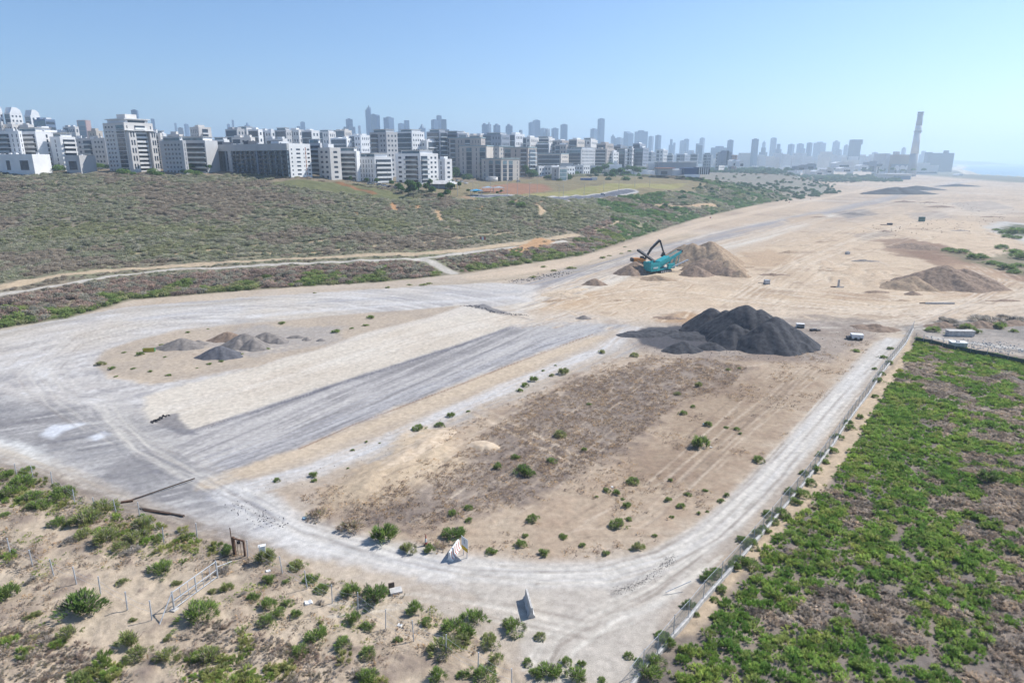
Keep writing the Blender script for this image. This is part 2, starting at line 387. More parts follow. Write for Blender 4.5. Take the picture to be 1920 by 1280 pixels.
# white limestone dust on the track past the gate
mW = paint([(430, 905), (480, 930), (600, 982), (700, 1010), (850, 1035), (1000, 1053), (1180, 1056), (1180, 1085), (1000, 1100), (820, 1085), (640, 1040), (520, 1010), (440, 975), (420, 930)], C(230, 226, 220), 2.0, 2.2, 0.9)
along([(400, 930), (470, 945), (520, 975), (490, 985)], 1.8, C(160, 160, 166), 0.8, 1.4, 2.5, 0.4, 4, 26, 0)
along([(620, 1020), (760, 1050), (900, 1070), (1050, 1075)], 0.9, C(196, 194, 194), 0.8, 0.6, 2.2, 0.3, 8, 27, -0.05)

# cream strip of the stripped runway, then the dark bituminous strip
mixc(C(200, 188, 172), paint([(560, 640), (700, 600), (860, 570), (960, 578), (900, 590), (640, 668), (480, 705)], PALE, 1.5, 1.5, 0.9) * np.clip(st1 * 3, 0, 1) * 0.5)
mC = paint([(285, 790), (265, 745), (330, 725), (480, 690), (640, 645), (760, 612), (880, 588), (965, 585), (1010, 592), (960, 612), (820, 659), (620, 722), (362, 806), (330, 800)], CREAM, 0.9, 1.4, 1.0, c2=C(224, 214, 198))
mixc(C(238, 228, 212), mC * np.clip(st1 * 2 + 0.1, 0, 1) * 0.5); mixc(C(206, 190, 170), mC * np.clip(n_big * 3 + st2 * 2, 0, 1) * 0.45)
mB = paint([(362, 806), (620, 722), (820, 659), (965, 610), (1050, 600), (1180, 610), (1110, 626), (960, 680), (760, 756), (560, 838), (400, 890), (350, 860), (318, 820)], C(192, 187, 183), 0.9, 1.3, 1.0, zone=2)
mixc(C(142, 138, 138), mB * np.clip(0.3 + st1 * 3.0 + n_mid * 1.5, 0, 1) * 0.75)
mixc(C(216, 210, 202), mB * np.clip(-st1 * 3.6 - 0.1, 0, 1) * 0.7)
along([(365, 808), (620, 724), (820, 661), (960, 614)], 0.8, C(110, 110, 120), 0.8, 0.5, 2, 0.3, 6, 28, -0.1)
paint([(300, 785), (330, 775), (345, 800), (375, 815), (340, 815), (290, 790)], C(130, 128, 132), 0.6, 0.8, 0.8)
mixc(C(216, 206, 192), paint([(980, 610), (1060, 585), (1180, 600), (1120, 628), (1000, 640)], C(196, 192, 188), 3, 3, 0.6) * np.clip(st1 * 3, 0, 1) * 0.7)
# sandy verge with its thin brown line, and the white strip beside it
along([(400, 905), (560, 852), (760, 775), (960, 693), (1120, 632)], 1.9, C(220, 200, 174), 0.85, 0.9, 1.2, .6, 12, 128, -.3, edge=0.9)
along([(560, 842), (660, 797), (840, 730), (960, 683), (1110, 627)], 0.16, C(140, 104, 84), 0.8, 0.12, 1.5, 0.2, 8, 29, -0.2, edge=0.0)
along([(430, 925), (590, 880), (760, 812), (960, 722), (1130, 655), (1190, 615)], 2.1, C(224, 222, 220), 0.9, 1.2, 1.5, 0.4, 10, 30, -0.15, edge=1.0)
along([(600, 930), (760, 850), (960, 752), (1130, 680), (1200, 640)], 2.6, C(184, 180, 176), 0.85, 1.6, 1.8, 0.4, 10, 31, -0.15)
paint([(880, 573), (905, 570), (960, 588), (1000, 600), (940, 590)], C(120, 118, 122), 0.4, 1.2, 0.8)

# island with the small heaps
mI = paint([(180, 682), (195, 660), (250, 638), (330, 622), (480, 608), (620, 592), (760, 582), (870, 572), (800, 596), (680, 625), (600, 655), (480, 682), (380, 702), (290, 716), (215, 706)], C(208, 190, 168), 1.2, 1.0, 1.0, c2=C(186, 172, 156), zone=0)
mixc(C(166, 160, 156), paint([(380, 640), (480, 610), (640, 612), (640, 640), (480, 668), (400, 670)], C(186, 178, 170), 2, 2, 0.7) * np.clip(n_sm * 3 + .3, 0, 1) * 0.6)

# dry brown field in the middle, sandy patches, tracks across it
FIELD = [(560, 930), (700, 870), (850, 800), (960, 752), (1150, 672), (1300, 655), (1500, 640), (1640, 635), (1600, 690), (1540, 750), (1460, 830), (1350, 945), (1230, 1020), (1100, 1045), (1000, 1050), (840, 1030), (700, 1000), (590, 965)]
mF = paint(FIELD, C(206, 186, 162), 2.5, 2.5, 1.0, c2=C(190, 166, 142))
DRYP = [(830, 880), (880, 830), (940, 790), (1000, 752), (1100, 705), (1210, 672), (1330, 672), (1400, 690), (1370, 725), (1280, 750), (1180, 830), (1060, 900), (960, 950), (830, 980), (760, 975), (700, 985), (640, 975), (720, 920)]
mD = paint(DRYP, BROWN, 3.0, 5.0, 0.8, c2=C(140, 128, 120), var=0.5)
paint([(1300, 720), (1440, 700), (1560, 690), (1500, 770), (1400, 850), (1300, 920), (1150, 960), (1200, 870)], C(176, 154, 130), 5, 5, 0.7, c2=C(156, 134, 114), var=0.4)
gr = fbm(rx / 1.6, ry / 12, 1.0, 3, 93)
mixc(C(206, 186, 164), mD * np.clip(gr * 5 - 0.5, 0, 1) * 0.9)
mixc(C(112, 100, 94), (mD * 0.8 + mF * 0.25) * np.clip(n_fi * 3.5 + n_sm * 2 - 0.15, 0, 1) * 0.8)
paint([(640, 910), (700, 870), (750, 815), (790, 806), (850, 825), (880, 870), (830, 905), (760, 925), (680, 945), (600, 940)], C(222, 200, 170), 2.5, 4, 0.9, c2=C(208, 186, 158))
along([(900, 762), (1000, 812), (1090, 858), (1140, 880)], 0.35, C(214, 194, 170), 0.9, 0.25, 0)
along([(890, 776), (980, 822), (1070, 868)], 0.35, C(214, 194, 170), 0.9, 0.25, 0)
along([(1120, 690), (1250, 680), (1370, 695), (1440, 680)], 0.4, C(208, 188, 166), 0.8, 0.3, 0)
for off_ in (0, 14, 30): along([(960, 745 + off_), (1100, 685 + off_), (1230, 632 + off_ * .8)], 0.5, C(204, 186, 166), 0.8, 0.4, 1.2, 0.3, 6, 40 + off_, -0.2)
for k in range(7): along([(1240 + k * 22, 655), (1300 + k * 22, 700 + k * 4)], 0.12, C(140, 122, 108), 0.4, 0.2, 0)
# churned ground round the black heap and towards the fence end
paint([(1180, 625), (1280, 600), (1420, 590), (1540, 600), (1660, 605), (1640, 640), (1560, 680), (1400, 675), (1250, 670), (1190, 650)], C(172, 160, 150), 3, 4, 0.8, c2=C(150, 136, 126), var=0.4)
paint([(1185, 628), (1210, 612), (1300, 610), (1345, 622), (1350, 652), (1260, 660), (1205, 645)], C(92, 92, 98), 0.8, 1.4, 0.95)
paint([(1680, 615), (1760, 600), (1920, 600), (2050, 600), (2050, 670), (1920, 665), (1800, 640), (1710, 628)], C(182, 172, 162), 2, 3, 0.9, c2=C(150, 144, 138), var=0.4)
along([(1700, 625), (1800, 640), (1920, 655), (2000, 664)], 0.9, C(216, 212, 204), 0.8, 0.5, 0)
# the sandy hauling track with wheel marks that crosses behind it
along([(960, 600), (1200, 590), (1450, 585), (1700, 585), (1920, 560), (2100, 540)], 7, C(222, 204, 182), 0.75, 4, 1.8, 0.5, 14, 33, -0.15)
for k in range(14):
    y0 = 560 + k * 5; along([(1440, y0 + 6), (1650, y0 + 2 * (k % 3)), (1800, y0 - 8), (1960, y0 - 22 - k)], 0.25, C(168, 150, 132) if k % 2 else C(236, 226, 208), 0.55, 0.25, 2.0, 0.2, 6, 100 + k, 0)
for k in range(16):
    y0 = 480 + k * 7; x0 = 1400 + (k * 61) % 160; along([(x0, y0), (x0 + 120, y0 - 4 + (k % 4) * 3), (x0 + 260, y0 - 12)], 0.35, C(176, 150, 122) if k % 2 else C(238, 222, 198), 0.5, 0.3, 2.0, 0.3, 8, 130 + k, 0)
for k in range(12):
    x0 = 1010 + k * 14; along([(x0, 600 - k * 2), (x0 + 50, 575 - k * 2), (x0 + 30, 550 - k)], 0.3, C(190, 156, 122) if k % 2 else C(240, 224, 200), 0.5, 0.3, 2.0, 0.3, 5, 160 + k, 0)
paint([(1690, 470), (1760, 455), (1920, 510), (1960, 540), (1880, 520), (1760, 500)], C(158, 128, 106), 2, 3, 0.85)

for P, c_, s_ in (([(1390, 475), (1440, 468), (1500, 480), (1460, 500), (1400, 498)], C(196, 168, 138), .7), ([(1440, 505), (1480, 500), (1500, 520), (1450, 530)], C(190, 166, 140), .6), ([(1640, 450), (1700, 446), (1780, 462), (1760, 490), (1680, 480)], C(150, 122, 102), .8),
                  ([(1560, 398), (1620, 392), (1650, 402), (1590, 410)], C(150, 142, 136), .8), ([(1600, 440), (1660, 432), (1680, 440), (1620, 450)], C(158, 146, 136), .7), ([(1380, 530), (1440, 540), (1500, 560), (1400, 556)], C(196, 170, 140), .7), ([(1540, 545), (1640, 550), (1660, 566), (1560, 562)], C(186, 158, 130), .7),
                  ([(1240, 600), (1290, 585), (1330, 592), (1290, 610)], C(190, 156, 120), .8), ([(1010, 560), (1060, 545), (1120, 552), (1090, 575), (1020, 578)], C(208, 178, 144), .7), ([(1470, 410), (1540, 400), (1560, 412), (1490, 424)], C(206, 180, 150), .7),
                  ([(1690, 530), (1760, 556), (1860, 560), (1900, 530), (1870, 500), (1800, 495)], C(196, 168, 140), .8), ([(1780, 380), (1860, 376), (1900, 390), (1820, 398)], C(176, 164, 154), .6), ([(1700, 400), (1760, 396), (1790, 408), (1720, 414)], C(170, 160, 152), .6), ([(1510, 590), (1600, 596), (1650, 604), (1560, 610)], C(150, 138, 128), .7),
                  ([(1840, 425), (1880, 415), (1990, 425), (1990, 462), (1930, 458), (1880, 442)], C(206, 204, 198), .8), ([(1868, 428), (1900, 420), (1990, 428), (1990, 452), (1900, 440)], C(112, 116, 92), .9), ([(1760, 470), (1850, 482), (1930, 470), (1990, 480), (1990, 530), (1900, 514), (1820, 492)], C(128, 124, 98), .75)):
    paint(P, c_, 3, 6, s_)
q = np.clip(fbm(GX, GY, 9, 4, 611) * 7 - .9, 0, 1) * sst(150, 190, GY) * (sd_poly(GX, GY, FL([(1000, 560), (1400, 470), (1640, 375), (2000, 345), (2000, 600), (1500, 600), (1100, 610)])) > 0)
mixc(C(172, 150, 128), q * .6)

# right hand track beside the fence
ROAD = [(1640, 640), (1600, 680), (1560, 728), (1500, 795), (1420, 880), (1335, 965), (1250, 1022), (1150, 1056), (1050, 1062), (860, 1045), (860, 1095), (960, 1180), (1010, 1280), (1180, 1290), (1300, 1110), (1420, 970), (1520, 860), (1600, 760), (1660, 690), (1706, 630)]
mR = paint(ROAD, C(214, 204, 190), 0.8, 1.0, 1.0, c2=C(200, 190, 178), zone=1)
RL = [(1672, 636), (1580, 735), (1500, 830), (1420, 918), (1330, 1000), (1240, 1052), (1130, 1078), (1000, 1080), (860, 1064)]
along(RL, 1.7, C(224, 220, 214), 0.8, 1.0, 1.5, 0.35, 18, 34, -0.25)
along([(1150, 1110), (1190, 1095), (1240, 1062), (1262, 1042)], 0.6, C(140, 136, 134), 0.6, 0.5, 1.5, 0.5, 3, 35, -0.1, edge=0.8)
along([(1150, 1170), (1230, 1130), (1300, 1080)], 0.8, C(228, 222, 212), 0.6, 0.6, 3, 0.4, 2, 36, 0)
paint([(1690, 640), (1660, 700), (1590, 790), (1520, 880), (1440, 970), (1340, 1085), (1260, 1180), (1230, 1250), (1180, 1290), (1240, 1150), (1310, 1070), (1420, 955), (1520, 840), (1640, 690)], C(184, 168, 152), 0.5, 0.8, 0.5)

# foreground sand below the fences
mS = paint([(-600, 860), (60, 895), (200, 945), (330, 995), (440, 1030), (560, 1065), (740, 1105), (850, 1150), (900, 1200), (1000, 1290), (1100, 1600), (-1500, 1600)], C(214, 196, 172), 0.8, 1.2, 1.0, c2=C(202, 182, 158), zone=0)
mixc(C(150, 134, 122), mS * np.clip(n_mid * 3.4 + n_sm * 2 - 0.15, 0, 1) * 0.75)
mixc(C(126, 112, 104), mS * np.clip(n_sm * 3 + n_fi * 3.2 - 0.7, 0, 1) * 0.8)
m, off, a = along([(-300, 800), (60, 905), (200, 952), (330, 1003), (470, 1052)], 3.6, C(150, 136, 124), 0.7, 2, 2.5, 0.5, 2, 37, -0.1)

# right hand thicket ground
THICK = [(1712, 622), (1690, 668), (1650, 705), (1600, 775), (1560, 835), (1500, 915), (1440, 985), (1390, 1045), (1330, 1115), (1270, 1185), (1190, 1280), (1150, 1500), (3500, 1500), (3000, 700), (1920, 668), (1800, 650)]
mT = paint(THICK, C(164, 150, 136), 0.5, 0.5, 1.0, c2=C(136, 126, 118), var=0.3, zone=0)
mST = paint([(1705, 632), (1690, 670), (1650, 712), (1600, 775), (1560, 842), (1500, 920), (1440, 990), (1390, 1050), (1330, 1118), (1270, 1190), (1300, 1190), (1335, 1150), (1385, 1085), (1450, 1020), (1515, 950), (1570, 885), (1602, 845), (1636, 790), (1676, 718), (1712, 660)], C(212, 190, 162), 0.6, 0.9, 0.95)
paint([(1760, 900), (1920, 880), (2100, 900), (2100, 1150), (1860, 1060), (1700, 1000), (1700, 960)], C(172, 152, 134), 3, 3, 0.75, c2=C(146, 128, 116), var=0.4)

# wheel marks everywhere vehicles drive
LT = C(238, 230, 216); DK = C(158, 146, 134); rt = random.Random(12)
def jig(line, a):
    ox, oy, e0, e1 = rt.uniform(-a, a) * 2.2, rt.uniform(-a, a) * .9, rt.uniform(-a, a) * 1.6, rt.uniform(-a, a) * .6; n = len(line)
    k0 = rt.randrange(0, max(1, n // 2)) if n > 5 else 0; k1 = rt.randrange(n // 2 + 2, n + 1) if n > 5 else n
    return [(x + ox + e0 * i / n + rt.uniform(-a, a) * .25, y + oy + e1 * i / n + rt.uniform(-a, a) * .1) for i, (x, y) in enumerate(line)][k0:k1]
loopc = [(960, 556), (800, 558), (600, 566), (400, 584), (250, 604), (120, 640), (70, 690), (110, 745), (200, 800), (330, 860), (430, 920), (560, 990), (720, 1040), (860, 1070), (1020, 1076), (1150, 1068)]
tracks([jig(loopc[:9], 18) for _ in range(12)], LT, DK, .3); tracks([jig(loopc[8:], 14) for _ in range(9)], LT, DK, .3); tracks([jig(loopc[7:13], 12) for _ in range(6)], LT, C(120, 118, 120), .16)
road = [(860, 1068), (1000, 1078), (1130, 1074), (1240, 1046), (1330, 996), (1420, 912), (1500, 826), (1580, 735), (1672, 640)]
tracks([jig(road, 8) for _ in range(9)], LT, DK, .5)
tracks([jig([(1010, 1270), (1040, 1210), (1120, 1160), (1220, 1110), (1310, 1040)], 14) for _ in range(5)], LT, DK, .55)
tracks([jig([(640, 1240 - 100), (800, 1120), (960, 1150), (1100, 1180), (1190, 1150)], 12) for _ in range(3)], LT, DK, .4)
strip = [(400, 870), (560, 815), (760, 735), (960, 660), (1110, 612)]
tracks([jig(strip, 12) for _ in range(12)], C(206, 204, 204), C(138, 138, 144), .45)
tracks([jig([(320, 770), (560, 700), (760, 640), (960, 596)], 12) for _ in range(8)], C(242, 234, 222), C(206, 192, 176), .45)
far_t = [(960, 600), (1100, 560), (1250, 540), (1500, 560), (1700, 580), (1920, 560)]
tracks([jig(far_t, 22) for _ in range(14)], C(240, 226, 206), C(176, 156, 134), .6)
tracks([jig([(1000, 560), (1150, 500), (1350, 440), (1560, 395), (1800, 345)], 18) for _ in range(12)], C(236, 224, 208), C(160, 152, 146), .6)
tracks([jig([(1400, 560), (1480, 500), (1600, 450), (1760, 400), (1900, 380)], 26) for _ in range(10)], C(238, 222, 200), C(170, 150, 130), .6)
tracks([jig([(1650, 610), (1750, 600), (1850, 560), (1900, 530), (1850, 500)], 14) for _ in range(6)], C(236, 222, 204), C(160, 140, 122), .6)
tracks([jig([(900, 770), (1000, 818), (1100, 864)], 3), jig([(1120, 690), (1250, 676), (1400, 700)], 4), jig([(1300, 900), (1400, 800), (1500, 700)], 10), jig([(700, 900), (800, 860), (960, 780), (1130, 690)], 8), jig([(860, 1000), (1000, 930), (1160, 800)], 10), jig([(1250, 1000), (1100, 1000), (960, 1040)], 6), jig([(760, 990), (960, 900), (1100, 790)], 8), *[jig([(1180, 690), (1080, 760), (940, 850), (800, 950)], 30) for _ in range(8)], *[jig([(1500, 690), (1380, 800), (1240, 930), (1120, 1010)], 30) for _ in range(7)]], C(222, 204, 182), C(146, 128, 112), .42)
tracks([jig([(190, 760), (215, 800), (262, 850), (340, 890), (430, 930)], 12) for _ in range(5)], LT, C(134, 132, 136), .3)
tracks([jig([(300, 640), (420, 660), (560, 640)], 10) for _ in range(3)], C(226, 210, 190), C(170, 150, 134), .5)
for k in range(26):
    cx0, cy0 = rt.uniform(1020, 1250), rt.uniform(530, 615); tracks([[(cx0 + i * 14, cy0 - rt.uniform(2, 5) * i + rt.uniform(-3, 3)) for i in range(5)]], C(240, 222, 196), C(186, 152, 120), .6, .3, .3)
for k in range(40):
    cx0, cy0 = rt.uniform(1400, 1880), rt.uniform(400, 590); tracks([[(cx0 + i * 16, cy0 + rt.uniform(-4, 4)) for i in range(5)]], C(238, 222, 200), C(166, 142, 120), .65, .4, .35)
for k in range(30):
    cx0, cy0 = rt.uniform(1450, 1900), rt.uniform(350, 480); P_ = [(cx0, cy0), (cx0 + rt.uniform(10, 50), cy0 + rt.uniform(-2, 2))]; along(P_, rt.uniform(.3, 1.0), C(130, 118, 108), .7, .6, 2, .5, 2, 200 + k, 0)

# ------------------------------------------------------------------ hill, embankment and plateau
sdB, arcB, sideB = seg_dist(GX, GY, BOUND); HS = sdB * sideB
mH = sst(-1.5, 1.5, HS + n_mid * 3)
mixc(C(150, 140, 122), mH)
mixc(C(172, 154, 132), mH * np.clip(n_mid * 4 + n_sm * 2, 0, 1) * 0.7)
hillq = np.clip(fbm(GX, GY, 38, 3, 91) * 3 + 0.4, 0, 1)
mixc(C(132, 136, 104), mH * hillq * 0.7)
mixc(C(206, 184, 152), mH * np.clip(fbm(GX, GY, 13, 4, 97) * 6 - 1.7, 0, 1) * 0.55)
plateau = mH * sst(395, 430, GY + GX * 0.12) * (GX < 60)
mixc(C(150, 132, 112), plateau * 0.6)
PATHS = [([(0, 552), (60, 543), (200, 519), (330, 505), (480, 498), (640, 492), (770, 486), (860, 476), (960, 464), (1060, 452)], 1.3, C(214, 206, 194)),
         ([(-80, 548), (0, 540), (100, 518), (200, 507), (330, 498), (500, 488), (640, 482), (760, 477), (860, 470), (960, 458), (1080, 440)], 2.6, C(210, 188, 158)),
         ([(770, 486), (800, 488), (825, 500), (850, 512)], 2.2, C(212, 204, 192)),
         ([(170, 478), (240, 476), (360, 475), (400, 468), (440, 477), (620, 470), (700, 462), (790, 456), (860, 446), (960, 436)], 0.9, C(212, 186, 150)),
         ([(480, 460), (640, 447), (700, 436), (800, 424), (830, 421)], 0.7, C(204, 180, 148)),
         ([(1010, 385), (1018, 395), (1012, 402)], 1.5, C(210, 184, 150)), ([(820, 395), (826, 412)], 1.2, C(210, 176, 136)),
         ([(1120, 432), (1150, 422), (1160, 415)], 1.0, C(214, 190, 158)), ([(735, 381), (742, 396)], 1.4, C(208, 160, 116)),
         ([(1230, 385), (1290, 388), (1340, 384)], 2.4, C(200, 172, 140))]
for L_, hw, c_ in PATHS: along(L_, hw, c_, 0.95, 0.5, flatp=False, edge=0.5)
for P in [[(648, 398), (668, 394), (672, 402), (652, 404)], [(768, 386), (788, 384), (786, 390), (768, 391)], [(876, 392), (905, 386), (915, 394), (880, 396)], [(955, 468), (1010, 445), (1040, 452), (1030, 458), (970, 476)], [(1180, 408), (1200, 404), (1196, 410)]]:
    paint(P, C(206, 164, 122), 0.8, 1.0, 0.95, flatp=False)
GRASS = C(118, 128, 78)
paint([(560, 336), (640, 342), (700, 352), (760, 366), (800, 374), (740, 376), (600, 362), (480, 345)], C(116, 122, 80), 3, 3, 0.8, flatp=False)
along([(636, 342), (660, 350), (700, 362)], 2.5, C(160, 116, 86), 0.9, 1.5, 0, flatp=False)
along([(780, 374), (840, 374), (900, 380), (950, 386)], 1.5, C(196, 176, 148), 0.8, 1, 0, flatp=False)
PARK = [(790, 358), (830, 345), (900, 338), (1000, 336), (1150, 330), (1260, 335), (1330, 345), (1240, 362), (1160, 368), (1060, 375), (950, 372), (880, 376)]
paint(PARK, C(160, 146, 114), 3, 3, 0.95, flatp=False, c2=C(140, 130, 100))
paint([(905, 350), (960, 343), (1020, 345), (1035, 355), (980, 364), (930, 362), (900, 358)], C(172, 128, 104), 3, 2, 0.9, flatp=False)
paint([(980, 366), (1040, 360), (1100, 350), (1200, 344), (1290, 344), (1240, 354), (1150, 362), (1040, 368)], C(158, 160, 96), 3, 2, 0.9, flatp=False, c2=C(176, 160, 114))
paint([(880, 372), (950, 366), (950, 372), (895, 376)], C(92, 116, 64), 1.5, 1, 0.9, flatp=False)
PROAD = G([(905, 367), (950, 368), (1000, 371), (1080, 370), (1150, 364), (1180, 358)])
dd, _, _ = seg_dist(GX, GY, PROAD)
mixc(C(200, 196, 190), sst(8.0, 7.4, dd)); mixc(C(120, 122, 130), sst(5.0, 4.6, dd)); ZONE[dd < 5] = 3
along([(870, 368), (900, 376), (1000, 380), (1120, 375), (1150, 371)], 2.5, C(196, 164, 134), 0.8, 2, 0, flatp=False)
along([(1300, 322), (1400, 322), (1520, 323), (1620, 327)], 9, C(206, 206, 206), 0.8, 4, 0, flatp=False)
# city ground, shore
city = sst(700, 900, GY) * mH; mixc(C(150, 146, 138), city * 0.7)
cdist, _, cs = seg_dist(GX, GY, COAST); q = cdist * cs
mixc(C(96, 104, 92), sst(160, 90, np.abs(q - 100)) * (GY > 1300) * (GY < 3000) * 0.8); mixc(C(222, 208, 184), sst(30, 10, np.abs(q - 5)))
mixc(C(150, 150, 150), sst(2600, 3600, GY) * (q > 30))

# relief: ruts, hummocks, drifted sand
near = 1 - sst(160, 300, GY)
fl = (HS < 0)
rel = n_sm * 0.18 * near + n_mid * 0.25 * fl
rel += (mD + mF * 0.5) * near * (n_fi * 0.22 + n_sm * 0.2)
rel += mB * st1 * 0.03 + mS * (n_mid * 0.7 + n_sm * 0.35 + n_fi * 0.1) + mT * (n_mid * 0.8 + n_sm * 0.3)

work_m = sst(-6, 6, sd_poly(GX, GY, FL(work)))
rel += work_m * (ripple * 1.5 * patch + n_mid * 0.25 + n_sm * .12 + fbm(GX, GY, 15, 3, 19) * 1.2 * (.3 + patch)) * (1 - mR)
drift = sst(-3, 4, sd_poly(GX, GY, FL([(640, 910), (700, 870), (750, 815), (790, 806), (850, 825), (880, 870), (830, 905), (760, 925), (680, 945), (620, 935)])))
rel += drift * (0.7 + fbm(rx / 3.2, ry / 9, 1.0, 3, 44) * 1.6)
rel *= 0.7; rel *= np.where((mL + mC + mB + mR) > 0.5, 0.35, 1.0)
GZ = GZ + rel + RUT

BC *= (1 + (n_fi * 0.30 + n_sm * 0.22))[:, None]; BC = np.clip(BC, 0.01, 0.86)
nr, nc = len(ROW), len(COLU)
idx = np.arange(nr * nc).reshape(nr, nc)
QD = np.stack([idx[:-1, :-1], idx[:-1, 1:], idx[1:, 1:], idx[1:, :-1]], -1).reshape(-1, 4)
qz = ZONE[QD[:, 0]]
GV = np.stack([GX, GY, GZ], 1)
m_land = col_mat('land', grit=0.15, fine=7.0, bump=0.06)
for zid, nm in ((0, 'ground'), (1, 'gravel_track'), (2, 'old_runway'), (3, 'park_road')):
    q_ = QD[qz == zid]; used = np.unique(q_); rm = np.full(len(GV), -1); rm[used] = np.arange(len(used))
    o = np_mesh(nm, GV[used], rm[q_], m_land, {'Col': BC[used]}); tag(o, kind='structure')
# the sheet under and behind the viewer
o = mesh_obj('ground_behind', [(-6000, -6000, -0.6), (6000, -6000, -0.6), (6000, 36, -0.6), (-6000, 36, -0.6)], [(0, 1, 2, 3)], mat('sand_plain', tuple(SAND2), scale=0.2))
tag(o, kind='structure')

# sea
def sea():
    m = bpy.data.materials.new('sea_water'); m.use_nodes = True; nt = m.node_tree; N = nt.nodes; L = nt.links
    b = N['Principled BSDF']; b.inputs['Base Color'].default_value = (0.02, 0.10, 0.13, 1); b.inputs['Roughness'].default_value = 0.28
    tc = N.new('ShaderNodeNewGeometry'); nz = N.new('ShaderNodeTexNoise'); nz.inputs['Scale'].default_value = 0.12; nz.inputs['Detail'].default_value = 8
    L.new(tc.outputs['Position'], nz.inputs['Vector']); bp = N.new('ShaderNodeBump'); bp.inputs['Distance'].default_value = 1.2; bp.inputs['Strength'].default_value = 0.8
    L.new(nz.outputs['Fac'], bp.inputs['Height']); L.new(bp.outputs[0], b.inputs['Normal'])
    o = mesh_obj('sea', [(-2000, 300, -8), (30000, 300, -8), (30000, 26000, -8), (-2000, 26000, -8)], [(0, 1, 2, 3)], m); tag(o, kind='structure')
sea()

# ------------------------------------------------------------------ reading the finished land
_gzr = GZ.reshape(nr, nc)
def land_z(X, Y):
    X = np.atleast_1d(np.asarray(X, float)); Y = np.atleast_1d(np.asarray(Y, float))
    i = np.clip(np.searchsorted(ROW, Y) - 1, 0, nr - 2); fy = np.clip((Y - ROW[i]) / (ROW[i + 1] - ROW[i]), 0, 1)
    U = X / (Y + 11); j = np.clip(np.searchsorted(COLU, U) - 1, 0, nc - 2); fx = np.clip((U - COLU[j]) / (COLU[j + 1] - COLU[j]), 0, 1)
    a = _gzr[i, j] * (1 - fx) + _gzr[i, j + 1] * fx; b = _gzr[i + 1, j] * (1 - fx) + _gzr[i + 1, j + 1] * fx
    return a * (1 - fy) + b * fy
def lz(x, y): return float(land_z([x], [y])[0])
def place(px, py):
    x, y, _ = on_ground(px, py); return x, y, lz(x, y)
def clear_z(x, y): return lz(x, y)

# ------------------------------------------------------------------ plants: every leaf or blade is a face
def lin(r, g, b, k=1.22): return C(r, g, b, k)
def tuft(n, rad, h, lean, width, cols, seed, squash=1.0):
    """a cushion of short upright sprigs spread over and through a low mound"""
    r = np.random.default_rng(seed); g = max(7, n // 34)                  # sprig groups
    ga = r.uniform(0, 2 * np.pi, g); gq = np.sqrt(r.uniform(0, 1, g)); gh = r.uniform(.72, 1.12, g)
    lump = 1 + 0.34 * np.sin(ga * 2 + seed) + 0.2 * np.sin(ga * 3 + seed * 2)
    gx = np.cos(ga) * gq * rad * lump * .9; gy = np.sin(ga) * gq * rad * lump * squash * .9
    k = r.integers(0, g, n); bx = gx[k] + r.normal(0, rad * .075, n); by = gy[k] + r.normal(0, rad * .075, n)
    q = np.clip(np.hypot(bx, by) / rad, 0, 1.1)
    top = h * np.sqrt(np.clip(1.08 - q ** 2, 0.03, 1.1)) * gh[k]; b0 = top * r.uniform(0.12, 0.86, n) ** .75
    ln = (top * 0.26 + h * 0.14) * (0.62 if n > 1000 else 1) * r.uniform(.7, 1.3, n)
    ox = bx / rad * lean * ln + r.normal(0, .28, n) * ln; oy = by / rad * lean * ln + r.normal(0, .28, n) * ln
    wa = r.uniform(0, 2 * np.pi, n); wx = np.cos(wa) * width * r.uniform(0.7, 1.6, n); wy = np.sin(wa) * width * r.uniform(0.7, 1.6, n)
    V = np.stack([np.stack([bx - wx, by - wy, b0], 1), np.stack([bx + wx, by + wy, b0], 1), np.stack([bx + ox + wx * .6, by + oy + wy * .6, b0 + ln * .8], 1), np.stack([bx + ox * 1.2 - wx * .4, by + oy * 1.2 - wy * .4, b0 + ln], 1)], 1).reshape(-1, 3)
    i = np.arange(n)[:, None] * 4; Fq = np.concatenate([i + [0, 1, 2, 3]], 1)
    cl = np.array(cols)[r.integers(0, len(cols), n)] * r.uniform(0.75, 1.3, (n, 1)) * r.uniform(.8, 1.2, g)[k][:, None]
    dr = r.uniform(0, 1, n) < .13 + .5 * (r.uniform(0, 1, g) < .14)[k]; cl[dr] = cl[dr].mean(1, keepdims=True) * np.array([1.25, 1.12, .95])
    return V, Fq, np.repeat(cl, 4, 0)
